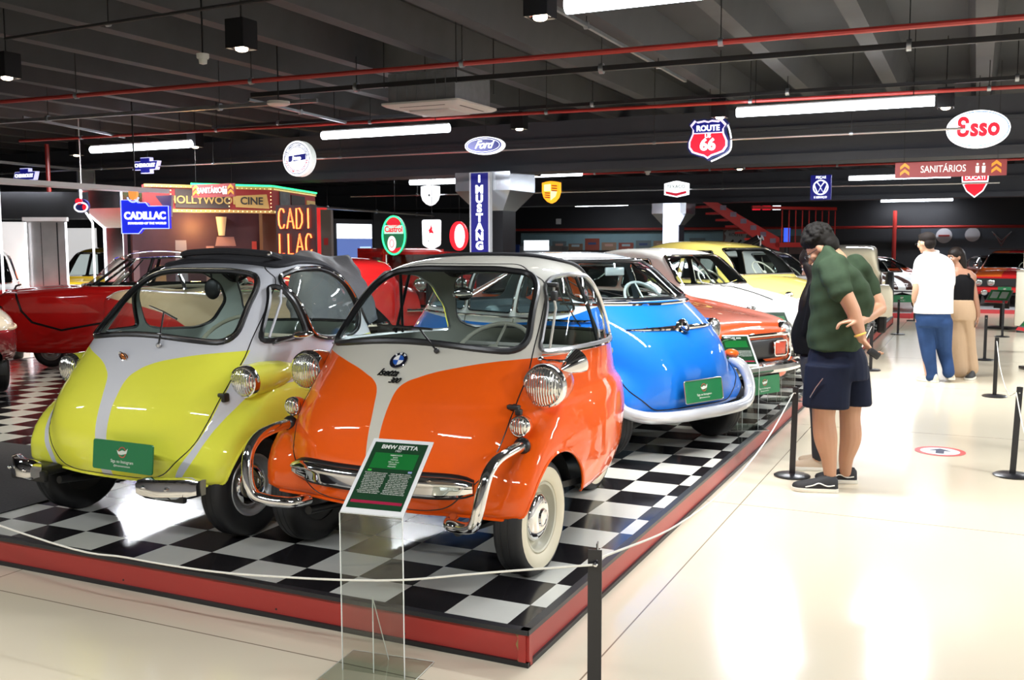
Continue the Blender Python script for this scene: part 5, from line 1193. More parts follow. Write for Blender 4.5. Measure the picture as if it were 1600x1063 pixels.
# round jeep sign
t = sign_base('round_sign', 'round white illuminated sign with a blue band and ring of lettering', (-7.87, 8.92, 2.95), 0, .25)
plateof(t, 'case', ellp(.27, .27, 48), -.05, .07, em('sign side white', (.7, .74, .72), .6)); plateof(t, 'face', ellp(.262, .262, 48), -.056, -.05, EW)
ob('ring', MB().rings([[(r_*cos(a), -.058, r_*sin(a)) for a in [2*pi*k/48 for k in range(48)]] for r_ in (.240, .228)], cap=False), EN, t); ob('inner_ring', MB().rings([[(r_*cos(a), -.058, r_*sin(a)) for a in [2*pi*k/48 for k in range(48)]] for r_ in (.184, .175)], cap=False), EN, t)
plateof(t, 'band', [(-.155, -.05), (.165, -.02), (.165, .07), (-.155, .04)], -.062, -.057, EB); tx(t, 'Jeep', .095, EW, 0, .008, -.064, off=.003, shear=.1)
for i, ch in enumerate('THE AMERICAN LEGEND'):
    a = R(170-160*i/18); o = text('letter', ch, .042, EN, t, (.205*cos(a), -.06, .205*sin(a)), (R(90), 0, 0), .002, off=.001); o.rotation_euler = (R(90), -(a-pi/2)*1, 0)
for i, ch in enumerate('FREEDOM ADVENTURE'):
    a = R(190+160*i/16); o = text('letter', ch, .042, ER, t, (.205*cos(a), -.06, .205*sin(a)), (R(90), 0, 0), .002, off=.001); o.rotation_euler = (R(90), -(a+pi/2), 0)
# ford
t = sign_base('oval_sign', 'blue oval illuminated script sign above the mirrored column', (-4.52, 8.6, 2.97), 0, .1)
plateof(t, 'case', ellp(.285, .118, 48), -.04, .06, EW); plateof(t, 'face', ellp(.272, .105, 48), -.046, -.04, EB); plateof(t, 'rim_line', ellp(.25, .09, 48), -.048, -.046, EW); plateof(t, 'inner', ellp(.243, .083, 48), -.05, -.048, EB)
tx(t, 'Ford', .15, EW, 0, .005, -.053, shear=.5, off=.002, sp=.9)
# route 66
shield = [(0, .225), (.05, .24), (.10, .232), (.15, .225), (.175, .245), (.235, .18), (.20, .13), (.205, .07), (.25, -.03), (.25, -.10), (.205, -.165), (.12, -.195), (.05, -.215), (0, -.25)]
shield = shield + [(-x, z) for x, z in shield[::-1][1:-1]]
t = sign_base('shield_sign', 'red white and blue route 66 shield sign above the aisle', (-1.56, 9.1, 2.96), 0, .22)
plateof(t, 'case', [(x*1.08, z*1.08) for x, z in shield], -.04, .07, EN); plateof(t, 'white_edge', shield, -.046, -.04, em('lit lilac edge', (.7, .62, .8), 1)); 
plateof(t, 'blue_top', [(x*.90, z*.90) for x, z in shield], -.05, -.046, EB)
low = [(x*.9, z*.9) for x, z in shield if z < .09]; low = [(-.187, .075)]+sorted([p for p in low if p[0] < 0], key=lambda p: -p[1])+[(0, -.225)]+sorted([p for p in low if p[0] > 0], key=lambda p: p[1])+[(.187, .075)]
plateof(t, 'red_field', low, -.054, -.05, ER); plateof(t, 'divider', [(-.19, .07), (.19, .07), (.19, .083), (-.19, .083)], -.056, -.054, em('lit lilac edge', (.7, .62, .8), 1))
tx(t, 'ROUTE', .098, EW, 0, .135, -.058, off=.003, sx=.95); tx(t, 'US', .065, EW, 0, .038, -.058, off=.002); tx(t, '66', .20, EW, 0, -.075, -.058, off=.008)
ob('white_tube', MB().tube(cr([(.225, .02, .20), (.262, .02, .1), (.285, .02, -.05), (.26, .02, -.16), (.14, .02, -.23), (.03, .02, -.275)], 20), .010, 8), EW, t)
# esso
t = sign_base('oval_sign', 'white oval illuminated sign with four red letters at upper right', (1.56, 9.5, 2.97), 0, .2)
plateof(t, 'case', ellp(.345, .218, 56), -.05, .08, EW)
ob('blue_line', MB().rings([[(a_*cos(a), -.053, b_*sin(a)) for a in [2*pi*k/56 for k in range(56)]] for a_, b_ in ((.330, .203), (.322, .195))], cap=False), em('lit mid blue', (.02, .15, .6), 1), t)
tx(t, '\u0190sso', .29, ER, 0, .01, -.056, off=.012, sx=.80, sp=1.04)
# chevrolet bow tie
bow = [(-.27, -.065), (-.10, -.065), (-.10, -.12), (.10, -.12), (.10, -.065), (.22, -.065), (.27, .065), (.10, .065), (.10, .12), (-.10, .12), (-.10, .065), (-.22, .065)]
for (loc, lb) in (((-11.08, 9.0, 2.97), 'blue bow tie sign under the left tube light'), ((-13.5, 8.6, 2.85), 'blue bow tie sign behind the red drop pipe')):  # second sign is built solid in place of a mirror reflection
    t = sign_base('bow_tie_sign', lb, loc, 0, .12)
    plateof(t, 'case', [(x*1.06, z*1.1) for x, z in bow], -.03, .05, em('lit pale edge', (.5, .5, .8), 1)); plateof(t, 'face', bow, -.036, -.03, EB); tx(t, 'CHEVROLET', .082, EW, 0, 0, -.04, off=.002)
# farther row
sh_ = lambda w, h: [(-w, h*.85), (-w*.5, h*.95), (0, h), (w*.5, h*.95), (w, h*.85), (w, 0), (w*.8, -h*.5), (w*.4, -h*.85), (0, -h), (-w*.4, -h*.85), (-w*.8, -h*.5), (-w, 0)]
t = sign_base('shield_sign', 'orange shield crest sign in the far row beside the column', (-5.6, 13.5, 2.6), 0, .2)
plateof(t, 'case', sh_(.175, .205), -.04, .05, EO); plateof(t, 'quarter', [(-.13, .14), (0, .15), (0, .02), (-.13, .02)], -.046, -.04, em('lit cream', (.9, .75, .4), 1.2)); plateof(t, 'quarter', [(0, .02), (.13, .02), (.10, -.08), (0, -.15)], -.046, -.04, em('lit cream', (.9, .75, .4), 1.2))
for k in range(3): plateof(t, 'stripe', [(.02, .13-.045*k), (.13, .12-.045*k), (.13, .10-.045*k), (.02, .11-.045*k)], -.048, -.04, em('lit dark red', (.35, .02, .01), .6)); plateof(t, 'stripe', [(-.12, -.0-.04*k), (-.01, -.01-.04*k), (-.01, -.03-.04*k), (-.11, -.02-.04*k)], -.048, -.04, em('lit dark red', (.35, .02, .01), .6))
t = sign_base('shield_sign', 'white shield sign with a small dark mark left of the mirrored column', (-8.13, 13.4, 2.6), 0, .2)
plateof(t, 'case', sh_(.19, .20), -.04, .05, EW); plateof(t, 'mark', [(-.03, .0), (.0, .03), (.02, 0), (0, -.03)], -.045, -.04, EK)
t = sign_base('hexagon_sign', 'small white hexagon sign with a red chevron', (-3.34, 13.95, 2.62), 0, .15)
plateof(t, 'case', [(-.22, .10), (-.05, .14), (0, .145), (.05, .14), (.22, .10), (.22, -.10), (0, -.145), (-.22, -.10)], -.04, .05, EW); plateof(t, 'chevron', [(-.19, -.035), (0, -.075), (.19, -.035), (.19, -.08), (0, -.125), (-.19, -.08)], -.046, -.04, em('lit crimson', (.45, .01, .03), .9)); tx(t, 'TEXACO', .085, em('lit grey green', (.10, .15, .13), .5), 0, .04, -.05, off=.001)
t = sign_base('square_sign', 'blue square sign with a white ringed monogram', (-.88, 14.3, 2.6), 0, .23)
plateof(t, 'case', [(-.17, -.21), (.17, -.21), (.17, .21), (-.17, .21)], -.04, .05, EB)
ob('circle', MB().tube([(.12*cos(a), -.05, .12*sin(a)) for a in [2*pi*k/32 for k in range(32)]], .010, 6, loop=True), EW, t)
ob('letter_v', MB().tube([(-.065, -.05, .095), (0, -.05, .012), (.065, -.05, .095)], .010, 6), EW, t); ob('letter_w', MB().tube([(-.11, -.05, .045), (-.05, -.05, -.095), (0, -.05, -.005), (.05, -.05, -.095), (.11, -.05, .045)], .010, 6), EW, t)
tx(t, 'PEÇAS', .060, EW, 0, .17, -.045, off=.001); tx(t, 'E SERVIÇO', .046, EW, 0, -.17, -.045, off=.001)
t = sign_base('shield_sign', 'red and white pointed shield sign in the far row at right', (1.53, 15.0, 2.6), 0, .2)
du = [(-.21, .19), (.21, .19), (.20, .05), (.13, -.09), (0, -.20), (-.13, -.09), (-.20, .05)]
plateof(t, 'case', du, -.04, .05, EW); plateof(t, 'red_upper', [(-.19, .175), (.19, .175), (.185, .08), (-.185, .08)], -.045, -.04, ER); plateof(t, 'red_lower', [(-.17, .02), (0, .055), (.185, .05), (.12, -.08), (0, -.18), (-.12, -.08)], -.045, -.04, ER); tx(t, 'DUCATI', .085, EW, 0, .13, -.05, off=.002)
# sanitary signs
SB = mat('sanitary sign maroon', (.28, .045, .045), .5, emit=.25); SY = mat('sanitary sign orange', (.75, .30, .03), .5, emit=.4); SW = mat('sanitary sign lettering', (.75, .72, .7), .5, emit=.5)
def sanit(loc, w, h, lb, rz=0, bright=1):
    t = sign_base('banner_sign', lb, loc, rz)
    plateof(t, 'board', [(-w/2, -h/2), (w/2, -h/2), (w/2, h/2), (-w/2, h/2)], -.012, .012, SB)
    for s in (-1, 1): ob('hanging_wire', MB().cyl((s*w*.42, 0, h/2), (s*w*.42, 0, 3.96-loc[2]), .003, n=5), BLACK, t)
    tx(t, 'SANITÁRIOS', h*.62, SW, -w*.06, 0, -.016, off=.001, sx=.78)
    for s, k in ((-1, 0), (1, 0)):
        for j in (0, 1):
            x = s*w*.41; z = h*(.13-.38*j); plateof(t, 'chevron', [(x-h*.28, z-h*.1), (x, z+h*.12), (x+h*.28, z-h*.1), (x+h*.28, z+h*.10), (x, z+h*.34), (x-h*.28, z+h*.10)], -.018, -.012, SY)
    for k in (0, 1):
        x = w*(.245+.055*k); ob('person_icon', MB().prism(roundpoly([(x-h*.09, -h*.30), (x+h*.09, -h*.30), (x+h*.11, h*.12), (x-h*.11, h*.12)], .005, 2), -.017, -.012).prism(ellp(h*.07, h*.07, 14, x, h*.24), -.017, -.012), SW, t, smooth=False)
sanit((1.24, 10.72, 2.6), 1.34, .205, 'maroon sanitários banner with orange chevrons at right')
sanit(tuple(at(334, 298, 15.2)), .84, .20, 'maroon sanitários banner over the cinema marquee at left')
# columns with mirrored flared heads
MIR = mat('mirror panel', (.80, .84, .90), .22, 1)
LED = mat('white edge light strip', (1, 1, 1), .4, emit=1.8, ecol=(.9, .93, 1)); LEDP = mat('warm edge trim', (.75, .68, .6), .4, emit=.25)
def column(label, x, y, s=.5, top=2.81, led=False, capw=1.0, shaftm=None):
    t = thing('column', label, 'column', (x, y, 0)); h0 = top-.62
    ob('shaft', MB().box((0, 0, h0/2), (s, s, h0)), shaftm or mat('column cladding', (.03, .03, .035), .25), t, smooth=False)
    rg = [[(a*w_/2, b*w_/2, z) for a, b in ((-1, -1), (1, -1), (1, 1), (-1, 1))] for w_, z in ((s*1.02, h0), (capw, h0+.32), (capw, top))]
    ob('flared_head', MB().rings(rg), MIR, t, smooth=False)
    if led:
        for a in (-1, 1):
            e = (s/2+.012); c = capw/2+.012
            ob('light_strip', MB().tube([(a*e, -e, .0), (a*e, -e, h0), (a*c, -c, h0+.32), (a*c, -c, top)], .014, 6), LED, t)
    return t
column('column with a mirrored flared head carrying the tall navy vertical sign', -5.75, 11.45, .5)
column('far white column with a mirrored flared head', -6.38, 24.45, .5, shaftm=mat('navy column', (.012, .014, .035), .4))
t = thing('lit_pylon', 'tall white illuminated panel on the far column', 'illuminated panel', (-6.30, 23.88, 0)); ob('panel', MB().box((0, 0, 1.4), (.44, .06, 2.8)), em('white light panel', (.8, .84, 1.0), 1.6), t, smooth=False)
tx(t, 'RIO', .10, em('pale blue print', (.25, .4, .8), .8), -.08, 1.42, -.035); tx(t, 'GARAGE', .06, em('pale blue print', (.25, .4, .8), .8), 0, 1.30, -.035)
column('column with a mirrored head and white light strips at left', -11.55, 8.9, .42, 2.55, True, .9, MIR)
# mustang sign
t = thing('vertical_sign', 'tall navy sign with stacked white letters on the mirrored column', 'sign', (-5.75, 10.88, 0))
plateof(t, 'case', [(-.185, 1.3), (.185, 1.3), (.185, 2.80), (-.185, 2.80)], -.03, .06, mat('sign aluminium frame', (.6, .62, .66), .3, emit=.25)); plateof(t, 'face', [(-.155, 1.3), (.155, 1.3), (.155, 2.79), (-.155, 2.79)], -.036, -.03, EB)
for i, ch in enumerate('MUSTANG'): tx(t, ch, .175, EW, 0, 2.52-.152*i, -.04, off=.009, sx=1.05)
tx(t, 'I', .15, EW, 0, 2.69, -.04, off=.009)
for x, c in ((-.05, EB), (0, EW), (.05, ER)): plateof(t, 'tribar', [(x-.022, 1.34), (x+.022, 1.34), (x+.022, 1.50), (x-.022, 1.50)], -.042, -.036, c)
ob('horse_emblem', MB().sph((-.02, -.045, 1.42), .07, 12, 6, sc=(1, .1, .45)), EO, t)
# cadillac neon, blue board
t = thing('neon_sign', 'red orange neon lettering on two lines below the cinema marquee', 'neon sign', tuple(at(461, 361, 16.4)), R(12)); NE = mat('red orange neon', (1, .10, .02), .4, emit=5, ecol=(1, .13, .03)); ob('backing', MB().box((0, .06, 0), (.72, .04, .86)), mat('neon backing', (.02, .008, .008), .5), t, smooth=False)
STK = {'C': [[(.9, .8), (.75, .97), (.4, 1), (.15, .8), (.1, .5), (.15, .2), (.4, 0), (.75, .03), (.9, .2)]], 'A': [[(.0, 0), (.5, 1), (1, 0)], [(.2, .35), (.8, .35)]], 'D': [[(.1, 0), (.1, 1), (.55, 1), (.9, .7), (.9, .3), (.55, 0), (.1, 0)]], 'I': [[(.5, 0), (.5, 1)]], 'L': [[(.15, 1), (.15, 0), (.8, 0)]]}
for row, z0 in (('CADI', .04), ('LLAC', -.38)):
    for i, ch in enumerate(row):
        for st in STK[ch]:
            P_ = [((-.31+.16*i)+a*.125, 0, z0+b*.33) for a, b in st]
            for d in (0, .018): ob('neon_tube', MB().tube([(x+d*.8, y, z+d*.2) for x, y, z in P_], .0065, 6), NE, t)
t = thing('board_sign', 'bright blue stepped board sign with crest at left', 'sign', tuple(at(228, 341, 14.2)), R(18))
ob_ = [(-.36, -.22), (-.10, -.22), (-.04, -.15), (.36, -.15), (.36, .17), (.06, .17), (.02, .22), (-.10, .22), (-.14, .26), (-.36, .26)]
plateof(t, 'board', ob_, -.02, .05, em('lit strong blue', (.008, .02, .62), .8)); ob('outline', MB().tube([(a, -.03, b) for a, b in ob_], .007, 6, loop=True), em('lit pale blue', (.4, .5, 1), 1.2), t)
tx(t, 'CADILLAC', .145, EW, .0, .03, -.03, off=.006, sx=.92); tx(t, 'STANDARD OF THE WORLD', .045, EW, .03, -.075, -.03, off=.001)
ob('crest', MB().prism([(x-.17, z+.33) for x, z in sh_(.06, .08)], -.04, .02), em('lit crest orange', (.7, .25, .05), 1), t, smooth=False)
ob('post', MB().box((-.30, .08, -.9), (.05, .05, 2.0)), BLACK, t); ob('wreath', MB().tube([(-.17+.09*cos(a), -.03, .33+.10*sin(a)) for a in [R(200)+R(140)*k/12 for k in range(13)]], .012, 6), em('lit pale blue', (.4, .5, 1), 1.2), t)
# castrol, pegasus, red oval
t = sign_base('oval_sign', 'green rimmed oval sign with red lettering', tuple(at(616, 368, 18.5)), R(10), .4)
plateof(t, 'case', ellp(.235, .37, 44), -.02, .05, em('lit dark green', (.01, .12, .05), .8)); ob('green_tube', MB().tube([(.225*cos(a), -.03, .355*sin(a)) for a in [2*pi*k/44 for k in range(44)]], .016, 6, loop=True), em('green neon', (.03, .9, .25), 2.2), t)
plateof(t, 'lettering_band', [(-.19, .03), (.19, .03), (.19, .19), (-.19, .19)], -.026, -.02, em('lit pale green', (.45, .7, .6), 1)); tx(t, 'Castrol', .15, ER, 0, .11, -.03, off=.004, sx=.8)
plateof(t, 'red_dome', ellp(.14, .10, 20, 0, .25), -.026, -.02, ER); plateof(t, 'medallion', ellp(.085, .14, 24, -.04, -.15), -.028, -.02, em('lit pale pink', (.9, .7, .7), 1.1)); ob('medallion_ring', MB().tube([(-.04+.04*cos(a), -.03, -.15+.07*sin(a)) for a in [2*pi*k/20 for k in range(20)]], .006, 5, loop=True), ER, t)
plateof(t, 'red_base', [(-.12, -.28), (.14, -.22), (.12, -.30), (0, -.335)], -.026, -.02, ER)
t = sign_base('pennant_sign', 'white shield shaped sign with a red winged horse', tuple(at(674, 367, 18.5)), R(10), .3)
plateof(t, 'case', roundpoly([(-.18, .28), (.18, .28), (.17, -.19), (0, -.28), (-.17, -.19)], .04, 3), -.02, .05, EW)
plateof(t, 'winged_horse', [(-.05, .08), (-.01, .13), (0, .19), (.03, .12), (.02, .10), (.05, .05), (.045, .02), (.0, .04), (-.03, .02), (-.035, .055)], -.028, -.02, ER); plateof(t, 'mark', [(-.06, -.10), (-.045, -.10), (-.045, -.13), (-.06, -.13)], -.026, -.02, EK)
t = sign_base('oval_sign', 'red rimmed oval sign with a white centre beside the tall navy sign', tuple(at(717, 369, 18.5)), R(10), .3)
plateof(t, 'case', ellp(.17, .27, 40), -.04, .05, em('lit pure red', (.9, .01, .02), 1.4)); plateof(t, 'centre', ellp(.10, .22, 40, .03, 0), -.05, -.04, EW)
# hollywood cinema marquee and mural room
GD = mat('marquee gold', (.36, .24, .07), .5, emit=.5); MR = mat('marquee red', (.22, .02, .02), .6, emit=.4)
def marquee(a, b, z0, z1, name, deco):
    a, b = V(a), V(b); d = b-a; L = d.length; ang = atan2(d.y, d.x); return a, L, ang
t = thing('marquee', 'cinema marquee with green neon edge and rows of bulbs', 'marquee', (0, 0, 0)); BLB = mat('marquee bulb', (1, .7, .3), .5, emit=2.5)
P0, P1, P2 = (-10.65, 8.95), (-9.42, 10.2), (-8.62, 10.75)
P0 = tuple(at(225, 300, 15.6))[:2]; P1 = tuple(at(425, 300, 16.6))[:2]; P2 = tuple(at(492, 300, 18.8))[:2]; ZB, ZT = 2.17, 2.60
for (p, q_), nm in (((P0, P1), 'front_board'), ((P1, P2), 'side_board')):
    d = V((q_[0]-p[0], q_[1]-p[1])); L = d.length; ang = atan2(d.y, d.x); M = Mx.Translation((p[0], p[1], 0)) @ Mx.Rotation(ang, 4, 'Z')
    o = ob(nm, MB().box((L/2, .1, (ZB+ZT)/2), (L, .2, ZT-ZB), M), MR, t, smooth=False)
    ob('gold_frame', MB().box((L/2, -.01, ZT-.02), (L, .03, .05), M).box((L/2, -.01, ZB+.02), (L, .03, .05), M), GD, o, smooth=False)
    ob('green_neon', MB().tube([M @ V((0.0 if nm != 'front_board' else L*.35, -.03, ZT+.02)), M @ V((L, -.03, ZT+.02))], .016, 6), em('green neon', (.03, .9, .25), 2.2), o)
    nb = int(L/.075); mb = MB()
    for k in range(nb): mb.sph(M @ V((.04+k*.075, -.03, ZB+.02)), .009, 6, 4); mb.sph(M @ V((.04+k*.075, -.03, ZT-.03)), .006, 6, 4)
    ob('bulb_row', mb, BLB, o, kind='stuff')
    if nm == 'front_board':
        ob('black_board', MB().box((L*.44, -.015, (ZB+ZT)/2), (L*.42, .02, .30), M), mat('marquee dark board', (.05, .035, .03), .6), o, smooth=False); w_ = text('lettering', 'HOLLYWOOD', .175, GD, o, (0, 0, 0), (0, 0, 0), .006, off=.002); w_.matrix_local = M @ Mx.Translation((L*.455, -.03, 2.36)) @ Mx.Rotation(R(90), 4, 'X')
        ob('cine_plate', MB().prism([(L*.70, 2.26), (L*.97, 2.24), (L*.95, 2.48), (L*.68, 2.44)], -.04, -.01, M), GD, o, smooth=False); w_ = text('lettering', 'CINE', .17, mat('marquee ink', (.02, .02, .02), .5), o, (0, 0, 0), (0, 0, 0), .006, off=.004); w_.matrix_local = M @ Mx.Translation((L*.825, -.045, 2.36)) @ Mx.Rotation(R(90), 4, 'X')
        for x in (.195, .645, .985): 
            mb = MB()
            for k in range(7): mb.sph(M @ V((L*x, -.03, ZB+.04+.06*k)), .009, 6, 4)
            ob('bulb_row', mb, BLB, o, kind='stuff')
    else:
        ob('portrait', MB().box((L*.25, -.015, 2.38), (L*.22, .02, .34), M), mat('grey portrait print', (.12, .12, .13), .5, noise=(6, .8)), o, smooth=False); ob('black_board', MB().box((L*.55, -.015, 2.38), (L*.32, .02, .28), M), mat('marquee dark board', (.05, .035, .03), .6), o, smooth=False); ob('cine_plate', MB().box((L*.87, -.015, 2.36), (L*.2, .02, .2), M), GD, o, smooth=False)
        w_ = text('lettering', 'CINE', .10, mat('marquee ink', (.02, .02, .02), .5), o, (0, 0, 0), (0, 0, 0), .006, off=.002); w_.matrix_local = M @ Mx.Translation((L*.87, -.03, 2.36)) @ Mx.Rotation(R(90), 4, 'X')
def wallpiece(label, p, q_, z0, z1, m, name='wall_panel', th=.08, cat='wall panel'):
    d = V((q_[0]-p[0], q_[1]-p[1])); L = d.length; ang = atan2(d.y, d.x); t = thing(name, label, cat, (p[0], p[1], 0), ang); ob('board', MB().box((L/2, th/2, (z0+z1)/2), (L, th, z1-z0)), m, t, smooth=False); return t, L
A1 = tuple(at(190, 300, 16.4))[:2]; A2 = tuple(at(440, 300, 17.4))[:2]; A3 = tuple(at(500, 300, 20.2))[:2]
t, L = wallpiece('dark purple mural wall under the cinema marquee', A1, A2, 0, 2.3, mat('purple mural', (.055, .022, .032), .6, noise=(2.5, .5)))
for x, w_, z0, z1, c in ((.05, .14, .2, 1.55, (.20, .12, .13)), (.22, .20, .9, 1.30, (.35, .20, .10)), (.38, .22, .6, 1.72, (.20, .20, .25)), (.70, .35, 1.62, 1.78, (.34, .20, .18)), (.62, .16, .6, 1.62, (.32, .19, .18)), (.99, .10, .5, 1.7, (.6, .08, .06)), (1.1, .8, 1.62, 2.15, (.16, .04, .05))):
    ob('painted_panel', MB().prism([(L*x*.8, z0), (L*x*.8+w_, z0), (L*x*.8+w_*.9, z1), (L*x*.8+w_*.1, z1)], -.01, 0), mat('mural tone %d' % int(x*100), c, .6), t, smooth=False)
ob('wall_lamp', MB().lathe([(.05, 0), (.09, .32)], 14, Mx.Translation((L*.60, -.08, 1.80))), mat('wall lamp shade', (.6, .45, .22), .6, emit=.5), t)
lp = bpy.data.lights.new('wall_lamp', 'POINT'); lp.energy = 25; lp.color = (1, .5, .15); lp.shadow_soft_size = .08; lo = bpy.data.objects.new('wall_lamp_light', lp); COL.objects.link(lo); lo.parent = t; lo.location = (L*.42, -.35, 1.95)
wallpiece('tan pillar at the right end of the cinema wall', tuple(at(410, 350, 17.0))[:2], tuple(at(432, 350, 17.1))[:2], 0, 2.2, mat('tan pillar', (.16, .10, .06), .7), 'pillar', .3, 'pillar')
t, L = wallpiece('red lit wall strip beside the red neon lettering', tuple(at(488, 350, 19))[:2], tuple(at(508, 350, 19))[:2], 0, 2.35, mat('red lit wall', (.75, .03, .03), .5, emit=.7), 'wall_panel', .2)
t, L = wallpiece('grey brown pillar with a small red fire sign', tuple(at(501, 350, 18.6))[:2], tuple(at(517, 350, 18.6))[:2], 0, 2.3, mat('taupe pillar', (.20, .165, .14), .6), 'pillar', .25, 'pillar')
ob('fire_sign', MB().box((L*.5, -.01, 1.70), (.08, .012, .13)), mat('fire sign red', (.6, .03, .03), .5), t, smooth=False)
t, L = wallpiece('bright blue and white window opening beyond the grey pillar', tuple(at(520, 350, 24))[:2], tuple(at(583, 350, 25))[:2], 0, 2.28, mat('dark window frame', (.02, .02, .025), .4), 'shop_window', .1, 'window')
ob('bright_pane', MB().box((L*.52, -.01, 1.98), (L*.86, .02, .36)), em('window white glow', (.9, .95, 1), 1.6), t, smooth=False); ob('blue_pane', MB().box((L*.52, -.01, 1.25), (L*.86, .02, 1.1)), em('window blue glow', (.10, .16, .42), .8), t, smooth=False); ob('paper', MB().prism([(L*.56, .95), (L*.86, .95), (L*.92, 1.6), (L*.64, 1.6)], -.03, -.015), em('window paper glow', (.45, .65, .85), .9), t, smooth=False)
wallpiece('black partition behind the hanging oval signs', tuple(at(584, 350, 25))[:2], tuple(at(745, 350, 27.5))[:2], 0, 2.5, mat('black partition', (.012, .013, .016), .6), 'wall_panel', .1)
# left frames with lights, steel doors
t = thing('gate_truss', 'pale metal truss beam at upper left above the light frames', 'truss', (-9.2, 0, 0)); PT = mat('pale truss paint', (.78, .76, .75), .4)
ob('beam', MB().box((.03, 5.2, 2.42), (.06, 4.6, .06)).box((-.5, 5.2, 2.44), (.06, 4.6, .06)), PT, t, smooth=False)
for k in range(6): ob('cross_bar', MB().box((-.24, 3.4+.8*k, 2.43), (.5, .04, .04)), PT, t, smooth=False)
for y in (3.6, 6.9): ob('hanger', MB().cyl((0, y, 2.46), (0, y, 3.96), .012, n=6), BLACK, t)
ob('end_bracket', MB().prism([(-.2, 2.36), (.12, 2.36), (.08, 2.05), (-.05, 2.2)], 7.48, 7.52), mat('beige bracket', (.5, .45, .38), .6), t, smooth=False)
t = thing('upper_rail_frame', 'thin metal rail frame high at the far left', 'frame', (0, 0, 0)); ob('rail', MB().tube([(-13.1, 7.4, 3.02), (-13.3, 9.9, 3.02), (-13.3, 9.9, 2.62)], .03, 4), galv, t); ob('post', MB().box((-13.3, 9.7, 2.8), (.04, .35, .45)), galv, t)
for k in range(4):
    a = tuple(at((2, 41, 104, 146)[k], 380, (13.5, 15.5, 15.6, 15.8)[k]))
    t = thing('led_post', ('vertical white light strip at the left edge of the picture', 'vertical white light strip left of the steel doors', 'vertical white light strip right of the steel doors', 'vertical light strip bending left at its head before the yellow saloon')[k], 'light post', (a[0], a[1], 0), 0)
    ob('strip', MB().tube([(0, 0, 0), (0, 0, 2.0)] + ([] if k != 3 else [(-.24, 0, 2.28), (-.24, 0, 2.55)]) + ([(0, 0, 2.5)] if k == 0 else []), .016, 6), LED, t)
a = at(41, 380, 15.6); b = at(104, 380, 15.7)
t, L = wallpiece('pair of brushed steel lift doors at left', (a.x, a.y), (b.x, b.y), 0, 2.02, mat('brushed steel', (.45, .43, .42), .3, .9, noise=(3, .3)), 'steel_doors', .06, 'door')
ob('door_gap', MB().box((L*.38, -.004, 1.0), (.008, .004, 2.0)).box((L*.78, -.004, 1.0), (.02, .004, 2.0)), BLACK, t, smooth=False); ob('lintel', MB().box((L*.5, 0, 2.05), (L*1.1, .1, .06)), PT, t, smooth=False)
wallpiece('mirror clad wall band above the steel doors', tuple(at(-60, 380, 15.9))[:2], tuple(at(140, 380, 16.1))[:2], 2.06, 2.5, mat('black mirror', (.08, .08, .085), .1, .8), 'wall_panel', .05)
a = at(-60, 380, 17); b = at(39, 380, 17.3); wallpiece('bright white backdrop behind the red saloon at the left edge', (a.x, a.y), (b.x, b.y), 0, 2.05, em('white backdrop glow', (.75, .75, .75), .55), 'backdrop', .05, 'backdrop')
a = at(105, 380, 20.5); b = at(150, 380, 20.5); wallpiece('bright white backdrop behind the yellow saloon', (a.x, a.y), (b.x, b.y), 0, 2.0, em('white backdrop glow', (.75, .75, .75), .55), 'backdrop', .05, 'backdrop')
t = sign_base('mascot_sign', 'small red and white neon sign hanging left of the mirrored column', tuple(at(128, 322, 15.5)), R(15)); plateof(t, 'backing', ellp(.13, .11, 20), -.02, .02, EN); ob('white_loop', MB().tube([(.11*cos(a), -.03, -.02+.07*sin(a)) for a in [2*pi*k/20 for k in range(20)]], .012, 6, loop=True), EW, t); plateof(t, 'red_patch', ellp(.06, .05, 14, -.03, .07), -.04, -.02, ER); plateof(t, 'red_patch', ellp(.04, .05, 14, .07, -.02), -.04, -.02, ER)
ob('hanger', MB().cyl((0, 0, .1), (0, 0, 3.96-t.location.z), .008, n=6), PT, t)
# ------------------------------------------------------------ back wall graphics, stairs
t = thing('mural', 'street scene mural band on the back wall left of the stairs', 'mural', (0, 34.13, 0))
ob('sky_band', MB().box((-11.2, .06, 1.78), (9.0, .02, .72)), mat('mural sky', (.22, .36, .42), .6, noise=(1, .3)), t, smooth=False)
rr_ = random.Random(3)
for k in range(13):
    x = -15.4+.72*k; h = rr_.uniform(.25, .5); c = rr_.choice([(.20, .12, .08), (.30, .20, .14), (.12, .10, .11), (.28, .07, .05), (.14, .18, .20)])
    ob('painted_building', MB().box((x, .04, 1.42+h/2), (.62, .02, h)), mat('mural tint %d' % k, c, .6), t, smooth=False); ob('painted_window', MB().box((x, .028, 1.50+h*.4), (.34, .012, .09)), mat('mural pane %d' % (k % 3), ((.35, .45, .5), (.05, .08, .2), (.5, .3, .25))[k % 3], .6), t, smooth=False)
t = thing('mural', 'framed mural with a large 66 shield right of the far column', 'mural', (0, 34.13, 0))
ob('panel', MB().box((-5.4, .05, 1.75), (3.6, .03, .95)), mat('mural brown', (.20, .13, .12), .6, noise=(2, .3)), t, smooth=False); ob('shield', MB().prism([(-6.7+x*1.9, 1.72+z*1.9) for x, z in shield], .0, .03), mat('mural shield grey', (.42, .45, .46), .6), t, smooth=False)
text('lettering', '66', .60, BLACK, t, (-6.7, -.01, 1.58), (R(90), 0, 0), .004, off=.01); text('lettering', 'ROUTE', .17, BLACK, t, (-6.7, -.01, 2.0), (R(90), 0, 0), .004)
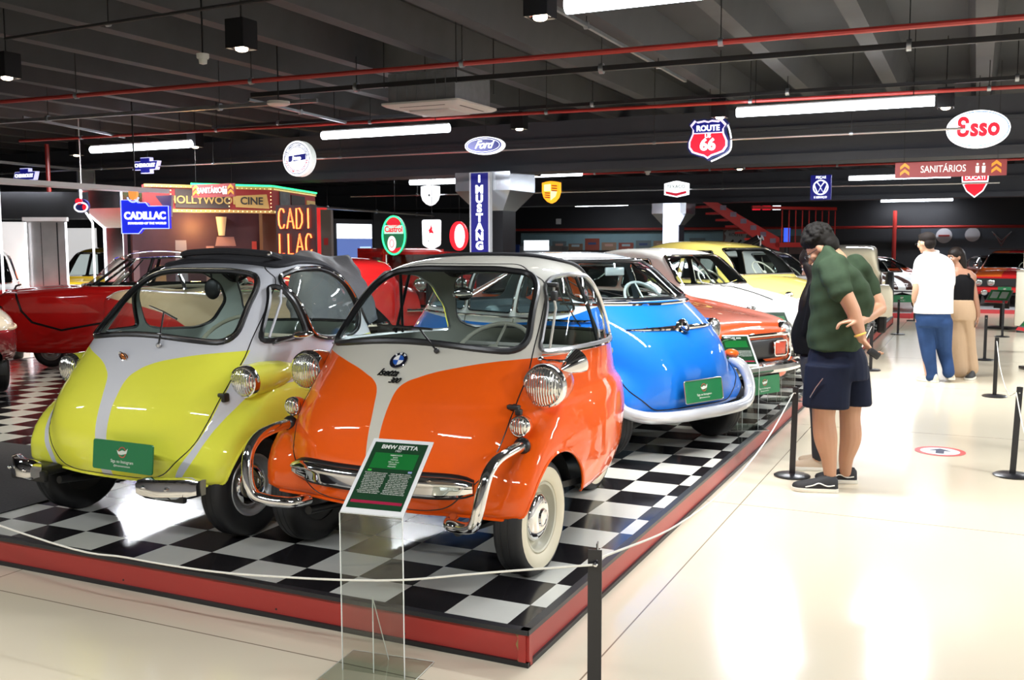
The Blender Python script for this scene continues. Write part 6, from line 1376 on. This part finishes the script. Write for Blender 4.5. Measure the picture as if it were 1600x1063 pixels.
ob('painted_sky', MB().box((-4.7, .03, 2.08), (1.7, .02, .26)), mat('mural sky', (.22, .36, .42), .6, noise=(1, .3)), t, smooth=False); ob('picture', MB().box((-5.85, .03, 1.85), (.7, .02, .6)), mat('mural picture', (.10, .10, .12), .6, noise=(5, .6)), t, smooth=False)
t = thing('poster_wall', 'dark blue grey poster wall with sports car emblems at far right', 'poster', (0, 34.13, 0))
ob('panel', MB().box((3.6, .05, 1.2), (7.6, .04, 2.0)), mat('slate poster', (.055, .065, .085), .5, noise=(.8, .4)), t, smooth=False)
for x, z, r_ in ((.55, 1.92, .26), (1.45, 1.95, .24)): ob('round_emblem', MB().prism(ellp(r_, r_, 28, x, z), .0, .03), mat('poster white', (.55, .55, .6), .5), t, smooth=False)
ob('emblem_band', MB().box((.55, -.01, 1.92), (.36, .02, .06)), mat('poster red', (.4, .05, .05), .5), t, smooth=False)
for k, x in enumerate((2.35, 3.85, 5.3)):
    s_ = (.55, 1, .6)[k]
    for a in range(4): ob('wing_emblem', MB().tube([(x-.55*s_+.1*a*s_, 0, 2.05-.13*a*s_), (x, 0, 1.75-.12*a*s_), (x+.55*s_-.1*a*s_, 0, 2.05-.13*a*s_)], .022*s_+.006, 4), mat('poster silver', (.30, .31, .33), .5) if a % 2 == 0 else mat('poster dull red', (.30, .08, .07), .5), t)
t = thing('staircase', 'red staircase with treads rising to the left at the back', 'staircase', (0, 0, 0)); SR = mat('stair red', (.52, .03, .025), .45)
a = at(1103, 322, 27); b = at(1205, 384, 28); a2 = at(1180, 322, 28)
d = V((b.x-a.x, b.y-a.y)); L = d.length; M = Mx.Translation((a.x, a.y, 0)) @ Mx.Rotation(atan2(d.y, d.x), 4, 'Z'); zt, zb_ = a.z, b.z
ob('stringer', MB().prism([(-.1, zt+.1), (.35, zt+.1), (L+.25, zb_+.22), (L+.25, zb_-.15), (L*.9, zb_-.02)], -.05, .0, M), SR, t, smooth=False)
n_ = 6
for k in range(n_): ob('tread', MB().box((.30+L*(k+.5)/n_*.92, .55, zt-(zt-zb_)*(k+.5)/n_+.10), (.26, .9, .06), M), SR, t, smooth=False); ob('riser_print', MB().box((.36+L*(k+.5)/n_*.92, -.055, zt-(zt-zb_)*(k+.5)/n_+.05), (.20, .012, .13), M), mat('riser print', (.22, .16, .22), .5, noise=(9, .6)), t, smooth=False)
ob('landing_rail', MB().box((L+1.2, -.02, zb_+.02), (2.2, .06, .13), M), SR, t, smooth=False)
for k in range(9): ob('baluster', MB().cyl(M @ V((L+.35+.24*k, -.02, zb_+.08)), M @ V((L+.35+.24*k, -.02, zb_+1.0)), .018, n=6), SR, t)
ob('top_rail', MB().box((L+.8, -.02, zt-.02), (3.0, .06, .08), M), SR, t, smooth=False)
t = thing('display_bottles', 'blue lit display object on the stair landing at the back', 'display', tuple(M @ V((L+.75, .25, 0)))); ob('blue_column', MB().cyl((0, 0, 1.7), (0, 0, 2.1), .09, n=14), em('lit cobalt', (.03, .08, .6), 1.3), t); ob('stand', MB().cyl((0, 0, 0), (0, 0, 1.7), .07, n=12), BLACK, t)
t = thing('red_lit_sign', 'small red lit sign row above the staircase', 'sign', tuple(at(1195, 325, 30)), R(12)); 
for k, (dx, c) in enumerate(((-.25, ER), (.05, ER), (.35, EW))): ob('lit_box', MB().box((dx, 0, 0), (.24, .06, .13)), c, t, smooth=False); ob('hanging_wire', MB().cyl((dx, 0, .06), (dx, 0, 3.96-t.location.z), .006, n=5), BLACK, t)
t = thing('shelf_counter', 'grey shop counter with white items at the back between the columns', 'counter', (-12.6, 27, 0)); ob('body', MB().box((0, 0, .8), (3.6, .6, 1.6), bev=.02), mat('counter grey', (.22, .23, .24), .5), t); ob('lit_screen', MB().box((.9, -.32, 1.62), (.9, .04, .34)), em('counter white glow', (.75, .8, .85), 1.2), t, smooth=False); ob('white_box', MB().box((-.4, -.32, 1.40), (.6, .04, .5)), em('counter white glow', (.75, .8, .85), 1.2), t, smooth=False); ob('blue_box', MB().box((.15, -.32, 1.5), (.25, .04, .3)), mat('counter blue', (.02, .06, .3), .5), t, smooth=False)
for k, (x, y, z) in enumerate(((-1.0, 34.18, 1.75), (-15, 34.18, 2.6))):
    t = thing('alarm_plate', ('small red alarm plates on the dark back wall right of the upright pipe', 'small white plate on the dark back wall')[k], 'plate', (x+1.0, y, z)); ob('plate', MB().box((0, 0, 0), (.22, .03, .22)), ER if k == 0 else WHITEP, t, smooth=False)
# ------------------------------------------------------------ lecterns at the right side
def lectern(loc, rz, label, s=1.0):
    t = thing('information_lectern', label, 'information lectern', loc, rz); M = Mx.Translation((0, 0, .62*s)) @ Mx.Rotation(R(48), 4, 'X')
    ob('base', MB().box((0, .12, .02), (.46*s, .34*s, .04), bev=.008), BLKSAT, t); ob('upright', MB().box((0, .12, .30*s), (.05, .05, .58*s)).box((0, .10, .50*s), (.30*s, .02, .22*s)), BLKSAT, t, smooth=False)
    o = ob('panel', MB().box((0, 0, 0), (.44*s, .32*s, .012), M), mat('lectern grey green', (.10, .14, .12), .2, coat=1), t, smooth=False)
    ob('red_band', MB().box((0, -.135*s, .008), (.44*s, .05*s, .004), M), mat('lectern red', (.6, .04, .05), .4), o, smooth=False); ob('green_print', MB().box((0, .03*s, .008), (.38*s, .22*s, .003), M), GRN2, o, smooth=False)
    ob('print_lines', MB().box((-.09*s, .03*s, .0105), (.14*s, .16*s, .002), M).box((.09*s, .03*s, .0105), (.14*s, .16*s, .002), M), mat('print grey', (.35, .4, .36), .5), o, smooth=False)
    return t
lectern((2.18, 4.75, 0), R(-62), 'black information lectern nearest at the right edge with a red band')
lectern((2.30, 10.6, 0), R(-62), 'black information lectern behind the second right post')
lectern((2.50, 13.2, 0), R(-62), 'black information lectern at right before the cream cabinet')
lectern((2.02, 17.4, 0), R(-30), 'black information lectern standing in front of the red rally car')
t = thing('fuel_pump_cabinet', 'cream cabinet with a chrome top at the right edge of the picture', 'cabinet', (2.55, 16.9, 0), R(-4))
ob('body', MB().box((0, 0, .62), (.52, .5, 1.0), bev=.02), mat('cream enamel', (.70, .66, .54), .3), t); ob('foot', MB().box((0, 0, .06), (.44, .42, .12)), BLACK, t); ob('chrome_top', MB().box((0, 0, 1.15), (.54, .52, .06), bev=.01), CHROME, t); ob('rod', MB().cyl((-.15, 0, 1.18), (-.15, 0, 1.62), .012, n=8), CHROME, t)
# stands and plates of the other cars
acrylic_stand((-.05, 4.28, PH), R(30), 'clear acrylic stand with a green panel between the blue and the orange red cars', H=.50, full=False, title='BMW 600')
acrylic_stand((-.02, 5.85, PH), R(30), 'clear acrylic stand with a green panel in front of the white saloon', H=.60, full=False, title='')
acrylic_stand((.0, 8.0, PH), R(30), 'clear acrylic stand with a green panel before the mustard saloon', H=.62, full=False, title='')
# ------------------------------------------------------------ people
SKIN = mat('tan skin', (.42, .22, .13), .5); SKIN2 = mat('light skin', (.55, .33, .22), .5); SKIN3 = mat('brown skin', (.28, .14, .085), .5)
def meshof(name, mb, m, parent, vox=.012, smooth=3, sm=True):
    """fuse overlapping closed shapes into one continuous skin"""
    me = bpy.data.meshes.new(name); me.from_pydata([tuple(p) for p in mb.v], [], mb.f)
    bm = bmesh.new(); bm.from_mesh(me); bmesh.ops.recalc_face_normals(bm, faces=bm.faces[:]); bm.to_mesh(me); bm.free()
    o = bpy.data.objects.new(name+'_src', me); COL.objects.link(o)
    r = o.modifiers.new('r', 'REMESH'); r.mode = 'VOXEL'; r.voxel_size = vox; r.use_smooth_shade = True
    s = o.modifiers.new('s', 'SMOOTH'); s.iterations = smooth; s.factor = .6
    dg = bpy.context.evaluated_depsgraph_get(); dg.update(); me2 = bpy.data.meshes.new_from_object(o.evaluated_get(dg)); me2.name = name
    bpy.data.objects.remove(o)
    for p in me2.polygons: p.use_smooth = True
    me2.materials.clear(); me2.materials.append(m)
    o2 = bpy.data.objects.new(name, me2); COL.objects.link(o2); o2.parent = parent
    return o2
def limb(mb, pts, rs, n=14, k=10, flat=1.0):
    P_ = cr([tuple(p)+(r,) for p, r in zip(pts, rs)], k*len(pts)); mb.tube([p[:3] for p in P_], [max(.003, p[3]) for p in P_], n)
    mb.sph(pts[0], rs[0], 12, 8); mb.sph(pts[-1], rs[-1], 12, 8)
def torso(mb, rows, n=20):    # rows: centre, half width vec, half depth vec
    R_ = cr([tuple(c)+tuple(a)+tuple(b) for c, a, b in rows], 26)
    mb.rings([[V(r[:3])+V(r[3:6])*(abs(cos(t))**.85*(1 if cos(t) >= 0 else -1))+V(r[6:9])*(abs(sin(t))**.85*(1 if sin(t) >= 0 else -1)) for t in [2*pi*k/n for k in range(n)]] for r in R_])
def hand(mb, wrist, d, palmn, s=1.0, curl=.5, side=1):
    """palm and five fingers; d along the hand, palmn the palm normal, side = thumb side"""
    d = V(d).normalized(); nrm = V(palmn).normalized(); nrm = (nrm-d*nrm.dot(d)).normalized(); x = d.cross(nrm)*side; w = V(wrist)
    c = w+d*.05*s; mb.ell(c, x*.040*s, nrm*.016*s, d*.055*s)
    for k, (o_, L, r) in enumerate(((.030, .070, .0085), (.010, .078, .009), (-.010, .072, .0085), (-.029, .056, .0075))):
        p = w+d*.088*s+x*o_*s; pts = [p-d*.02*s]; dd = d.copy()
        for j in range(3):
            dd = (dd*cos(curl*(.5+.35*j))+nrm*sin(curl*(.5+.35*j))).normalized(); p = p+dd*L*s*(.42, .33, .25)[j]; pts.append(p)
        limb(mb, pts, [r*s*1.05, r*s, r*s*.95, r*s*.8], 8, 4)
    p = w+d*.03*s+x*.034*s; dd = (d*.65+x*.7+nrm*.25).normalized(); q_ = p+dd*.038*s; dd2 = (d*.85+x*.2+nrm*.45).normalized()
    limb(mb, [w+d*.02*s+x*.015*s, p, q_, q_+dd2*.032*s], [.013*s, .012*s, .010*s, .008*s], 8, 4)
def head(parent, c, face, up, skin, s=1.0, glasses=False):
    """head with brow, nose, lips, chin, ears; face = viewing direction"""
    f = V(face).normalized(); u = V(up); u = (u-f*u.dot(f)).normalized(); l = u.cross(f); c = V(c)
    P_ = lambda a, b, h: c+f*a*s+l*b*s+u*h*s
    mb = MB(); mb.ell(P_(-.012, 0, .02), f*.095*s, l*.075*s, u*.10*s, 20, 14); mb.ell(P_(.022, 0, -.045), f*.062*s, l*.056*s, u*.065*s, 16, 10); mb.ell(P_(.055, 0, -.092), f*.026*s, l*.026*s, u*.020*s)
    mb.ell(P_(.070, 0, .018), f*.020*s, l*.052*s, u*.012*s); limb(mb, [P_(.082, 0, .008), P_(.097, 0, -.018), P_(.108, 0, -.034)], [.008*s, .010*s, .013*s], 8, 4)
    for b in (-1, 1):
        mb.ell(P_(.094, b*.012, -.038), f*.010*s, l*.009*s, u*.008*s); mb.ell(P_(.055, b*.045, -.025), f*.026*s, l*.020*s, u*.024*s)
        mb.ell(P_(-.008, b*.077, -.008), f*.018*s, l*.007*s, u*.030*s)
    mb.ell(P_(.082, 0, -.060), f*.011*s, l*.022*s, u*.006*s); mb.ell(P_(.080, 0, -.071), f*.011*s, l*.019*s, u*.006*s)
    ob_ = []
    def extras(body):
        for b in (-1, 1):
            e = ob('eye', MB().sph(P_(.078, b*.030, -.002), .0125*s, 10, 8), mat('eye white', (.6, .58, .55), .3), body); ob('iris', MB().sph(P_(.0885, b*.030, -.003), .0055*s, 8, 6), mat('iris dark', (.02, .012, .01), .2), e)
            ob('eyebrow', MB().tube([P_(.088, b*.014, .020), P_(.088, b*.032, .026), P_(.076, b*.048, .021)], .0035*s, 6), mat('dark hair', (.012, .010, .009), .6), body)
        ob('lips', MB().ell(P_(.090, 0, -.065), f*.005*s, l*.020*s, u*.005*s), mat('lip tone', (.35, .13, .10), .5), body)
        if glasses:
            g = MB()
            for b in (-1, 1): g.tube([P_(.103, b*.032, -.004)+l*.024*s*cos(a)+u*.017*s*sin(a) for a in [2*pi*k/16 for k in range(16)]], .0022*s, 5, loop=True); g.tube([P_(.100, b*.056, .002), P_(.04, b*.078, .004), P_(-.01, b*.080, .0)], .002*s, 5)
            g.tube([P_(.105, -.009, 0), P_(.107, .009, 0)], .002*s, 5); go = ob('glasses', g, BLACK, parent)
            for b in (-1, 1): ob('lens', MB().add([P_(.103, b*.032, -.004)+l*.023*s*cos(a)+u*.016*s*sin(a) for a in [2*pi*k/16 for k in range(16)]], [tuple(range(16))]), GLASS, go)
    return mb, extras, P_, (f, l, u)
def hair_short(parent, P_, fr, s, m, top=1.0, curly=0, back=0):
    f, l, u = fr; mb = MB()
    mb.ell(P_(-.022, 0, .050), f*.098*s, l*.084*s, u*.088*s*top, 20, 14); mb.ell(P_(-.055, 0, .0), f*.060*s, l*.074*s, u*.075*s, 16, 10); mb.ell(P_(.035, 0, .085), f*.055*s, l*.06*s, u*.038*s*top)
    rr = random.Random(5)
    if curly:
        for k in range(150):
            a = rr.uniform(0, 2*pi); b = rr.uniform(.1, 1.5); mb.sph(P_(-.022+.098*sin(b)*cos(a), .086*sin(b)*sin(a), .050+.092*cos(b)*top), rr.uniform(.010, .018)*s, 7, 5)
    o = meshof('hair', mb, m, parent, .006, 1); return o
def shoe(parent, heel, toe, m, solem, s=1.0, stripe=None, h=.075, low=False):
    a, b = V(heel), V(toe); d = (b-a); d.z = 0; L = d.length; d.normalize(); x = V((-d.y, d.x, 0)); z0 = a.z
    def ring(t, w, hh, zz): return [a+d*L*t+x*w*cos(q)+V((0, 0, zz-a.z+max(0, hh*sin(q))+(0 if sin(q) > 0 else 0))) for q in [2*pi*k/16 for k in range(16)]]
    rows = [(.0, .024, .055), (.06, .034, .075), (.2, .037, .080), (.36, .038, .072), (.5, .042, .058), (.7, .047, .045), (.88, .042, .036), (.97, .026, .026), (1.0, .010, .014)]
    o = ob('shoe', MB().rings([ring(t, w*s, hh*s, z0+.022) for t, w, hh in rows]), m, parent)
    ob('sole', MB().rings([[a+d*(L*t)+x*w*s*1.06*cc+V((0, 0, zz)) for cc, zz in ((-1, .002), (1, .002), (1.04, .012), (1, .026), (-1, .026), (-1.04, .012))] for t, w in [(r[0]*1.02-.01, r[1]+.003) for r in rows]]), solem, o)
    if stripe:
        for sd in (-1, 1): ob('side_stripe', MB().tube(cr([a+d*L*t+x*sd*(w+.001)*s+V((0, 0, zz)) for t, w, zz in ((.08, .035, .050), (.25, .040, .045), (.42, .041, .062), (.55, .045, .048), (.72, .048, .036))], 14), .004*s, 5), stripe, o)
    return o

# ---- man in the dark green shirt, leaning towards the cars, arms crossed behind his back
Y = 3.13
def pp(x, y, Yp): return plan(x, y, Yp)
t = thing('person', 'man in green t-shirt and navy shorts leaning forward with arms behind his back', 'person', (.78, 3.2, 0))
t_inv = t.location.copy()
def Lc(p): return V(p)-t_inv
YN, YF = 2.95, 3.40      # near (left) side and far (right) side of the body
mid = lambda x, y: Lc(pp(x, y, 3.2)); near = lambda x, y: Lc(pp(x, y, YN)); far = lambda x, y: Lc(pp(x, y, YF)); nl = lambda x, y: Lc(pp(x, y, 3.07)); fl_ = lambda x, y: Lc(pp(x, y, 3.33))
Lf = V((-.97, -.10, 0)).normalized(); Ls = V((-.10, .97, 0))   # facing, far-side vector
hd, ex, P_, fr = head(t, mid(1283, 388), V((-.80, .12, -.60)), V((-.50, 0, .85)), SKIN2, 1.06, True)
b = MB(); b.v += hd.v; b.f += hd.f
limb(b, [mid(1290, 392), mid(1300, 397), mid(1310, 406)], [.055, .056, .056], 14)          # neck
limb(b, [Lc(pp(1308, 437, 3.02)), near(1319, 458), near(1333, 486)], [.050, .052, .046]); limb(b, [near(1333, 486), near(1340, 508), near(1347, 530)], [.046, .040, .029])   # near arm
wr = near(1347, 530); hand(b, wr, V((.60, -.10, -.75)), V((.75, .3, .5)), 1.02, .75, -1)
limb(b, [far(1352, 446), far(1368, 468), far(1374, 482)], [.055, .052, .047]); limb(b, [far(1374, 482), Lc(pp(1356, 494, 3.22)), Lc(pp(1342, 503, 3.02))], [.047, .043, .030])
hand(b, Lc(pp(1343, 502, 2.955)), V((-.97, -.20, -.02)), V((.15, .1, -.95)), .98, .75, 1)
for pts, rs in (([nl(1292, 600), nl(1287, 648), nl(1290, 684), nl(1295, 716), nl(1297, 742)], [.095, .074, .076, .052, .040]), ([fl_(1330, 600), fl_(1328, 648), fl_(1329, 684), fl_(1322, 716), fl_(1321, 738)], [.095, .070, .072, .050, .038])): limb(b, pts, rs)
body = meshof('body', b, SKIN, t, .0065, 2); ex(body)
hair_short(t, P_, fr, 1.06, mat('black curly hair', (.008, .007, .006), .7, bump=.4, spec=.15), 1.12, 1)
G = mat('dark green cotton', (.026, .044, .024), .85, noise=(14, .25), bump=.25, spec=.15)
b = MB(); dn = V((0, 0, 1))
torso(b, [(mid(1308, 394), Ls*.07, V((-.055, 0, .05))), (mid(1313, 401), Ls*.15, V((-.11, 0, .08))), (mid(1316, 415), Ls*.20, V((-.155, 0, .09))), (mid(1315, 433), Ls*.21, V((-.185, 0, .07))), (mid(1315, 455), Ls*.21, V((-.20, 0, .04))), (mid(1314, 485), Ls*.195, V((-.20, 0, 0))), (mid(1307, 515), Ls*.19, V((-.185, 0, 0))), (mid(1303, 546), Ls*.20, V((-.175, 0, 0)))])
limb(b, [nl(1303, 420), Lc(pp(1306, 436, 2.99)), near(1314, 455)], [.100, .086, .076]); limb(b, [fl_(1335, 420), far(1350, 438), far(1360, 456)], [.095, .080, .070])
sh_o = meshof('t_shirt', b, G, t, .009, 8)
for k_, v_ in enumerate(sh_o.data.vertices):
    c_ = v_.co; q_ = .0045*sin(c_.z*26+c_.x*34+2*sin(c_.y*9))+.003*sin(c_.z*55-c_.x*20); v_.co = c_+v_.normal*q_
b = MB(); NV = mat('navy shorts fabric', (.007, .010, .024), .75, noise=(8, .3), bump=.2, spec=.15)
torso(b, [(mid(1307, 540), Ls*.17, V((-.16, 0, 0))), (mid(1308, 560), Ls*.19, V((-.19, 0, 0))), (mid(1308, 590), Ls*.20, V((-.20, 0, 0)))])
torso(b, [(nl(1296, 570), Ls*.10, V((-.155, 0, 0))), (nl(1292, 605), Ls*.11, V((-.150, 0, 0))), (nl(1290, 637), Ls*.115, V((-.150, 0, 0)))])
torso(b, [(fl_(1326, 570), Ls*.10, V((-.13, 0, 0))), (fl_(1332, 605), Ls*.105, V((-.12, 0, 0))), (fl_(1335, 633), Ls*.105, V((-.115, 0, 0)))])
so = meshof('shorts', b, NV, t, .010, 2); ob('zip_line', MB().tube([nl(1287, 588)+V((.01, -.112, 0)), nl(1278, 603)+V((0, -.108, 0)), nl(1269, 618)+V((0, -.10, 0))], .003, 5), mat('silver zip', (.4, .4, .42), .3, .7), so)
ob('wristband', MB().tube([wr+V((-.012, 0, .028))+(V((.030*cos(a), .030*sin(a), .012*cos(a)))) for a in [2*pi*k/16 for k in range(16)]], .008, 6, loop=True), mat('gold wrist band', (.65, .42, .08), .4), t)
VB = mat('black canvas shoe', (.012, .012, .013), .7); VS = mat('white rubber sole', (.70, .68, .60), .5); VW = mat('white shoe stripe', (.7, .7, .66), .5)
for hl, toe in (((.835, 3.06, 0), (.555, 2.995, 0)), ((.92, 3.37, 0), (.655, 3.31, 0))): shoe(t, V(hl)-t_inv, V(toe)-t_inv, VB, VS, 1.12, VW)
ph = thing('phone', 'small black phone case held in the hand of the man in green', 'phone', tuple(wr+t_inv+V((.075, -.03, -.085))), R(20)); ob('shell', MB().box((0, 0, 0), (.075, .045, .045), Mx.Rotation(R(35), 4, 'Y'), bev=.008), BLACK, ph)

# ---- woman in black beside him
t = thing('person', 'woman with long dark hair in black clothes half hidden by the man in green', 'person', (.56, 3.75, 0)); t_inv = t.location.copy()
Ym = 3.75; md = lambda x, y, dy=0: V(pp(x, y, Ym+dy))-t_inv
hd, ex, P_, fr = head(t, md(1271, 412), V((-.85, .1, -.5)), V((-.4, 0, .9)), SKIN2, .95)
b = MB(); b.v += hd.v; b.f += hd.f
limb(b, [md(1274, 422), md(1280, 438)], [.045, .05]); limb(b, [md(1276, 455, -.16), md(1272, 495, -.17), md(1266, 520, -.10)], [.042, .038, .030]); hand(b, md(1266, 520, -.10), V((.3, .9, .2)), V((1, 0, 0)), .9, .5, 1)
limb(b, [md(1280, 455, .16), md(1274, 500, .17), md(1268, 522, .10)], [.042, .038, .030]); hand(b, md(1268, 522, .10), V((.3, -.9, .2)), V((1, 0, 0)), .9, .5, -1)
for dy in (-.09, .10): limb(b, [md(1284+dy*30, 590, dy), md(1282+dy*40, 650, dy), md(1282+dy*60, 716, dy)], [.08, .055, .035])
body = meshof('body', b, SKIN2, t, .008, 2); ex(body)
DB = mat('black knit cloth', (.005, .005, .006), .85, bump=.2, spec=.1)
b = MB(); L_ = V((0, 1, 0)); D_ = V((-1, 0, 0))
torso(b, [(md(1278, 436), L_*.07, D_*.05), (md(1280, 448), L_*.16, D_*.08), (md(1277, 480), L_*.17, D_*.12), (md(1270, 520), L_*.16, D_*.15), (md(1272, 552), L_*.165, D_*.14)])
for dy in (-.17, .17): limb(b, [md(1278, 452, dy*.9), md(1270, 492, dy), md(1262, 518, dy*.8)], [.060, .052, .046])
meshof('black_top', b, DB, t, .009, 2)
b = MB()
torso(b, [(md(1277, 555), L_*.165, D_*.12), (md(1280, 580), L_*.175, D_*.125), (md(1282, 600), L_*.17, D_*.12)])
for dy in (-.09, .10): limb(b, [md(1282+dy*30, 585, dy), md(1284+dy*40, 645, dy), md(1284+dy*60, 712, dy)], [.095, .068, .046])
meshof('dark_trousers', b, mat('dark grey trouser cloth', (.022, .023, .028), .8), t, .010, 2)
b = MB(); f, l, u = fr
b.ell(P_(-.02, 0, .045), f*.10, l*.085, u*.085, 18, 12); limb(b, [P_(-.05, 0, .03), P_(-.09, 0, -.12), md(1270, 470), md(1258, 515)], [.085, .085, .080, .045]); limb(b, [P_(.03, .055, .0), P_(.045, .06, -.12), md(1260, 470, -.10), md(1251, 500, -.08)], [.04, .05, .05, .025]); meshof('long_hair', b, mat('long dark brown hair', (.008, .005, .004), .55, bump=.4, spec=.2), t, .008, 1)
BG = mat('beige suede shoe', (.42, .32, .22), .8)
for hl, toe in (((.68, 3.68, 0), (.44, 3.62, 0)), ((.70, 3.88, 0), (.46, 3.84, 0))): shoe(t, V(hl)-t_inv, V(toe)-t_inv, BG, VS, 1.0)

# ---- man in white shirt and jeans walking away
t = thing('person', 'man in white shirt and blue jeans walking away with folded papers', 'person', (1.25, 8.95, 0)); t_inv = t.location.copy()
md = lambda x, y, dy=0: V(pp(x, y, 8.95+dy))-t_inv
L_ = V((.94, .34, 0)); D_ = V((-.34, .94, 0))     # across the shoulders; forward
hd, ex, P_, fr = head(t, md(1447, 380), V((-.75, .65, -.1)), V((0, 0, 1)), SKIN2, 1.03, True)
b = MB(); b.v += hd.v; b.f += hd.f
limb(b, [md(1451, 390), md(1455, 402)], [.058, .066])
limb(b, [md(1436, 420, -.05), md(1433, 448, -.1), md(1430, 466, -.08)], [.058, .050, .044]); limb(b, [md(1430, 466, -.08), md(1432, 476, .1), md(1436, 480, .2)], [.044, .038, .028]); hand(b, md(1436, 480, .2), V((.1, .9, .2)), V((.9, 0, .3)), 1, .6, 1)
limb(b, [md(1482, 424, .15), md(1484, 450, .25), md(1478, 472, .3)], [.058, .048, .04]); hand(b, md(1476, 476, .32), V((-.3, .8, .1)), V((-.8, 0, .3)), 1, .6, -1)
for p_, r_ in (([md(1444, 500), md(1448, 545), md(1452, 588)], [.10, .07, .045]), ([md(1472, 500), md(1474, 545, .1), md(1480, 580, .05)], [.10, .07, .045])): limb(b, p_, r_)
body = meshof('body', b, SKIN2, t, .009, 2); ex(body); hair_short(t, P_, fr, 1.03, mat('dark cropped hair', (.012, .009, .008), .75, spec=.15), .86)
b = MB()
torso(b, [(md(1455, 395), L_*.075, D_*.07), (md(1457, 402), L_*.17, D_*.10), (md(1459, 414), L_*.225, D_*.13), (md(1459, 435), L_*.225, D_*.15), (md(1459, 460), L_*.215, D_*.15), (md(1458, 490), L_*.22, D_*.155)])
limb(b, [md(1443, 408), md(1437, 424, -.03), md(1434, 440, -.08)], [.085, .080, .072]); limb(b, [md(1474, 412, .1), md(1481, 428, .15), md(1483, 442, .2)], [.085, .080, .070])
meshof('white_shirt', b, mat('white cotton', (.78, .78, .80), .8, bump=.2), t, .011, 2); ob('collar', MB().tube([md(1455, 394)+V((.075*cos(a), .07*sin(a), .015*sin(a))) for a in [2*pi*k/18 for k in range(18)]], .016, 6, loop=True), mat('white cotton', (.78, .78, .80), .8), t)
b = MB(); JN = mat('blue denim', (.022, .052, .14), .8, noise=(5, .5), spec=.15)
torso(b, [(md(1457, 484), L_*.19, D_*.14), (md(1458, 497), L_*.195, D_*.15), (md(1459, 510), L_*.19, D_*.14)])
for p_, r_ in (([md(1447, 505), md(1450, 545), md(1455, 580), md(1456, 590)], [.120, .088, .068, .07]), ([md(1472, 505), md(1475, 545, .1), md(1481, 573, .05), md(1482, 582, .05)], [.120, .088, .068, .07])): limb(b, p_, r_)
meshof('jeans', b, JN, t, .011, 2); ob('wrist_band', MB().tube([md(1432, 474, .05)+V((.036*cos(a), 0, .036*sin(a))) for a in [2*pi*k/12 for k in range(12)]], .008, 5, loop=True), mat('yellow wrist band', (.7, .5, .05), .4), t)
CV = mat('cream canvas shoe', (.60, .55, .42), .7)
shoe(t, V((1.24, 8.90, 0))-t_inv, V((1.02, 9.05, 0))-t_inv, CV, VS, 1.05); shoe(t, V((1.39, 8.98, .03))-t_inv, V((1.36, 9.25, 0))-t_inv, CV, VS, 1.05)

# ---- woman in black top and beige trousers
t = thing('person', 'woman in black sleeveless top and beige trousers walking beside the man in white', 'person', (1.52, 9.6, 0)); t_inv = t.location.copy()
md = lambda x, y, dy=0: V(pp(x, y, 9.55+dy))-t_inv
L_ = V((.95, .3, 0)); D_ = V((-.3, .95, 0))
hd, ex, P_, fr = head(t, md(1492, 402), V((-.75, -.6, -.1)), V((0, 0, 1)), SKIN3, .97)
b = MB(); b.v += hd.v; b.f += hd.f
limb(b, [md(1495, 412), md(1499, 424)], [.046, .055]); torso(b, [(md(1499, 420), L_*.08, D_*.07), (md(1502, 430), L_*.17, D_*.085), (md(1503, 445), L_*.15, D_*.10)])
limb(b, [md(1514, 428), md(1521, 452), md(1525, 470)], [.048, .040, .036]); limb(b, [md(1525, 470), md(1528, 486), md(1528, 494)], [.036, .028, .024]); hand(b, md(1528, 494), V((.0, 0, -1)), V((-1, 0, 0)), .9, .4, -1)
limb(b, [md(1486, 430), md(1480, 455, .1), md(1478, 478, .15)], [.046, .038, .028]); hand(b, md(1478, 480, .15), V((0, 0, -1)), V((1, 0, 0)), .9, .4, 1)
for p_, r_ in (([md(1494, 490), md(1496, 540), md(1497, 585)], [.09, .06, .04]), ([md(1506, 490), md(1510, 540, .1), md(1513, 580, .1)], [.09, .06, .04])): limb(b, p_, r_)
body = meshof('body', b, SKIN3, t, .009, 2); ex(body)
b = MB(); torso(b, [(md(1501, 428), L_*.11, D_*.085), (md(1502, 440), L_*.155, D_*.115), (md(1502, 460), L_*.15, D_*.115), (md(1501, 472), L_*.145, D_*.11)]); meshof('black_tank_top', b, DB, t, .009, 2)
ob('shoulder_strap', MB().tube([md(1492, 432)+D_*.09, md(1492, 420), md(1492, 430)-D_*.09], .014, 6).tube([md(1511, 434)+D_*.09, md(1510, 423), md(1511, 432)-D_*.09], .014, 6), DB, t)
b = MB(); torso(b, [(md(1501, 468), L_*.145, D_*.115), (md(1501, 485), L_*.175, D_*.13), (md(1501, 500), L_*.18, D_*.13)])
for p_, r_ in (([md(1494, 498), md(1496, 540), md(1499, 580)], [.11, .095, .09]), ([md(1508, 498), md(1512, 540, .1), md(1517, 576, .1)], [.11, .095, .09])): limb(b, p_, r_)
meshof('beige_trousers', b, mat('beige cotton', (.42, .29, .18), .85, bump=.2), t, .011, 2)
b = MB(); f, l, u = fr; b.ell(P_(-.02, 0, .04), f*.10, l*.085, u*.085, 18, 12); limb(b, [P_(-.05, 0, .02), P_(-.075, 0, -.10), P_(-.08, 0, -.20)], [.082, .075, .05]); meshof('dark_hair', b, mat('long dark brown hair', (.012, .007, .006), .5, bump=.4), t, .008, 1)
for hl, toe in (((1.62, 9.5, 0), (1.56, 9.27, 0)), ((1.48, 9.75, 0), (1.42, 9.55, 0))): shoe(t, V(hl)-t_inv, V(toe)-t_inv, VB, VS, .95)
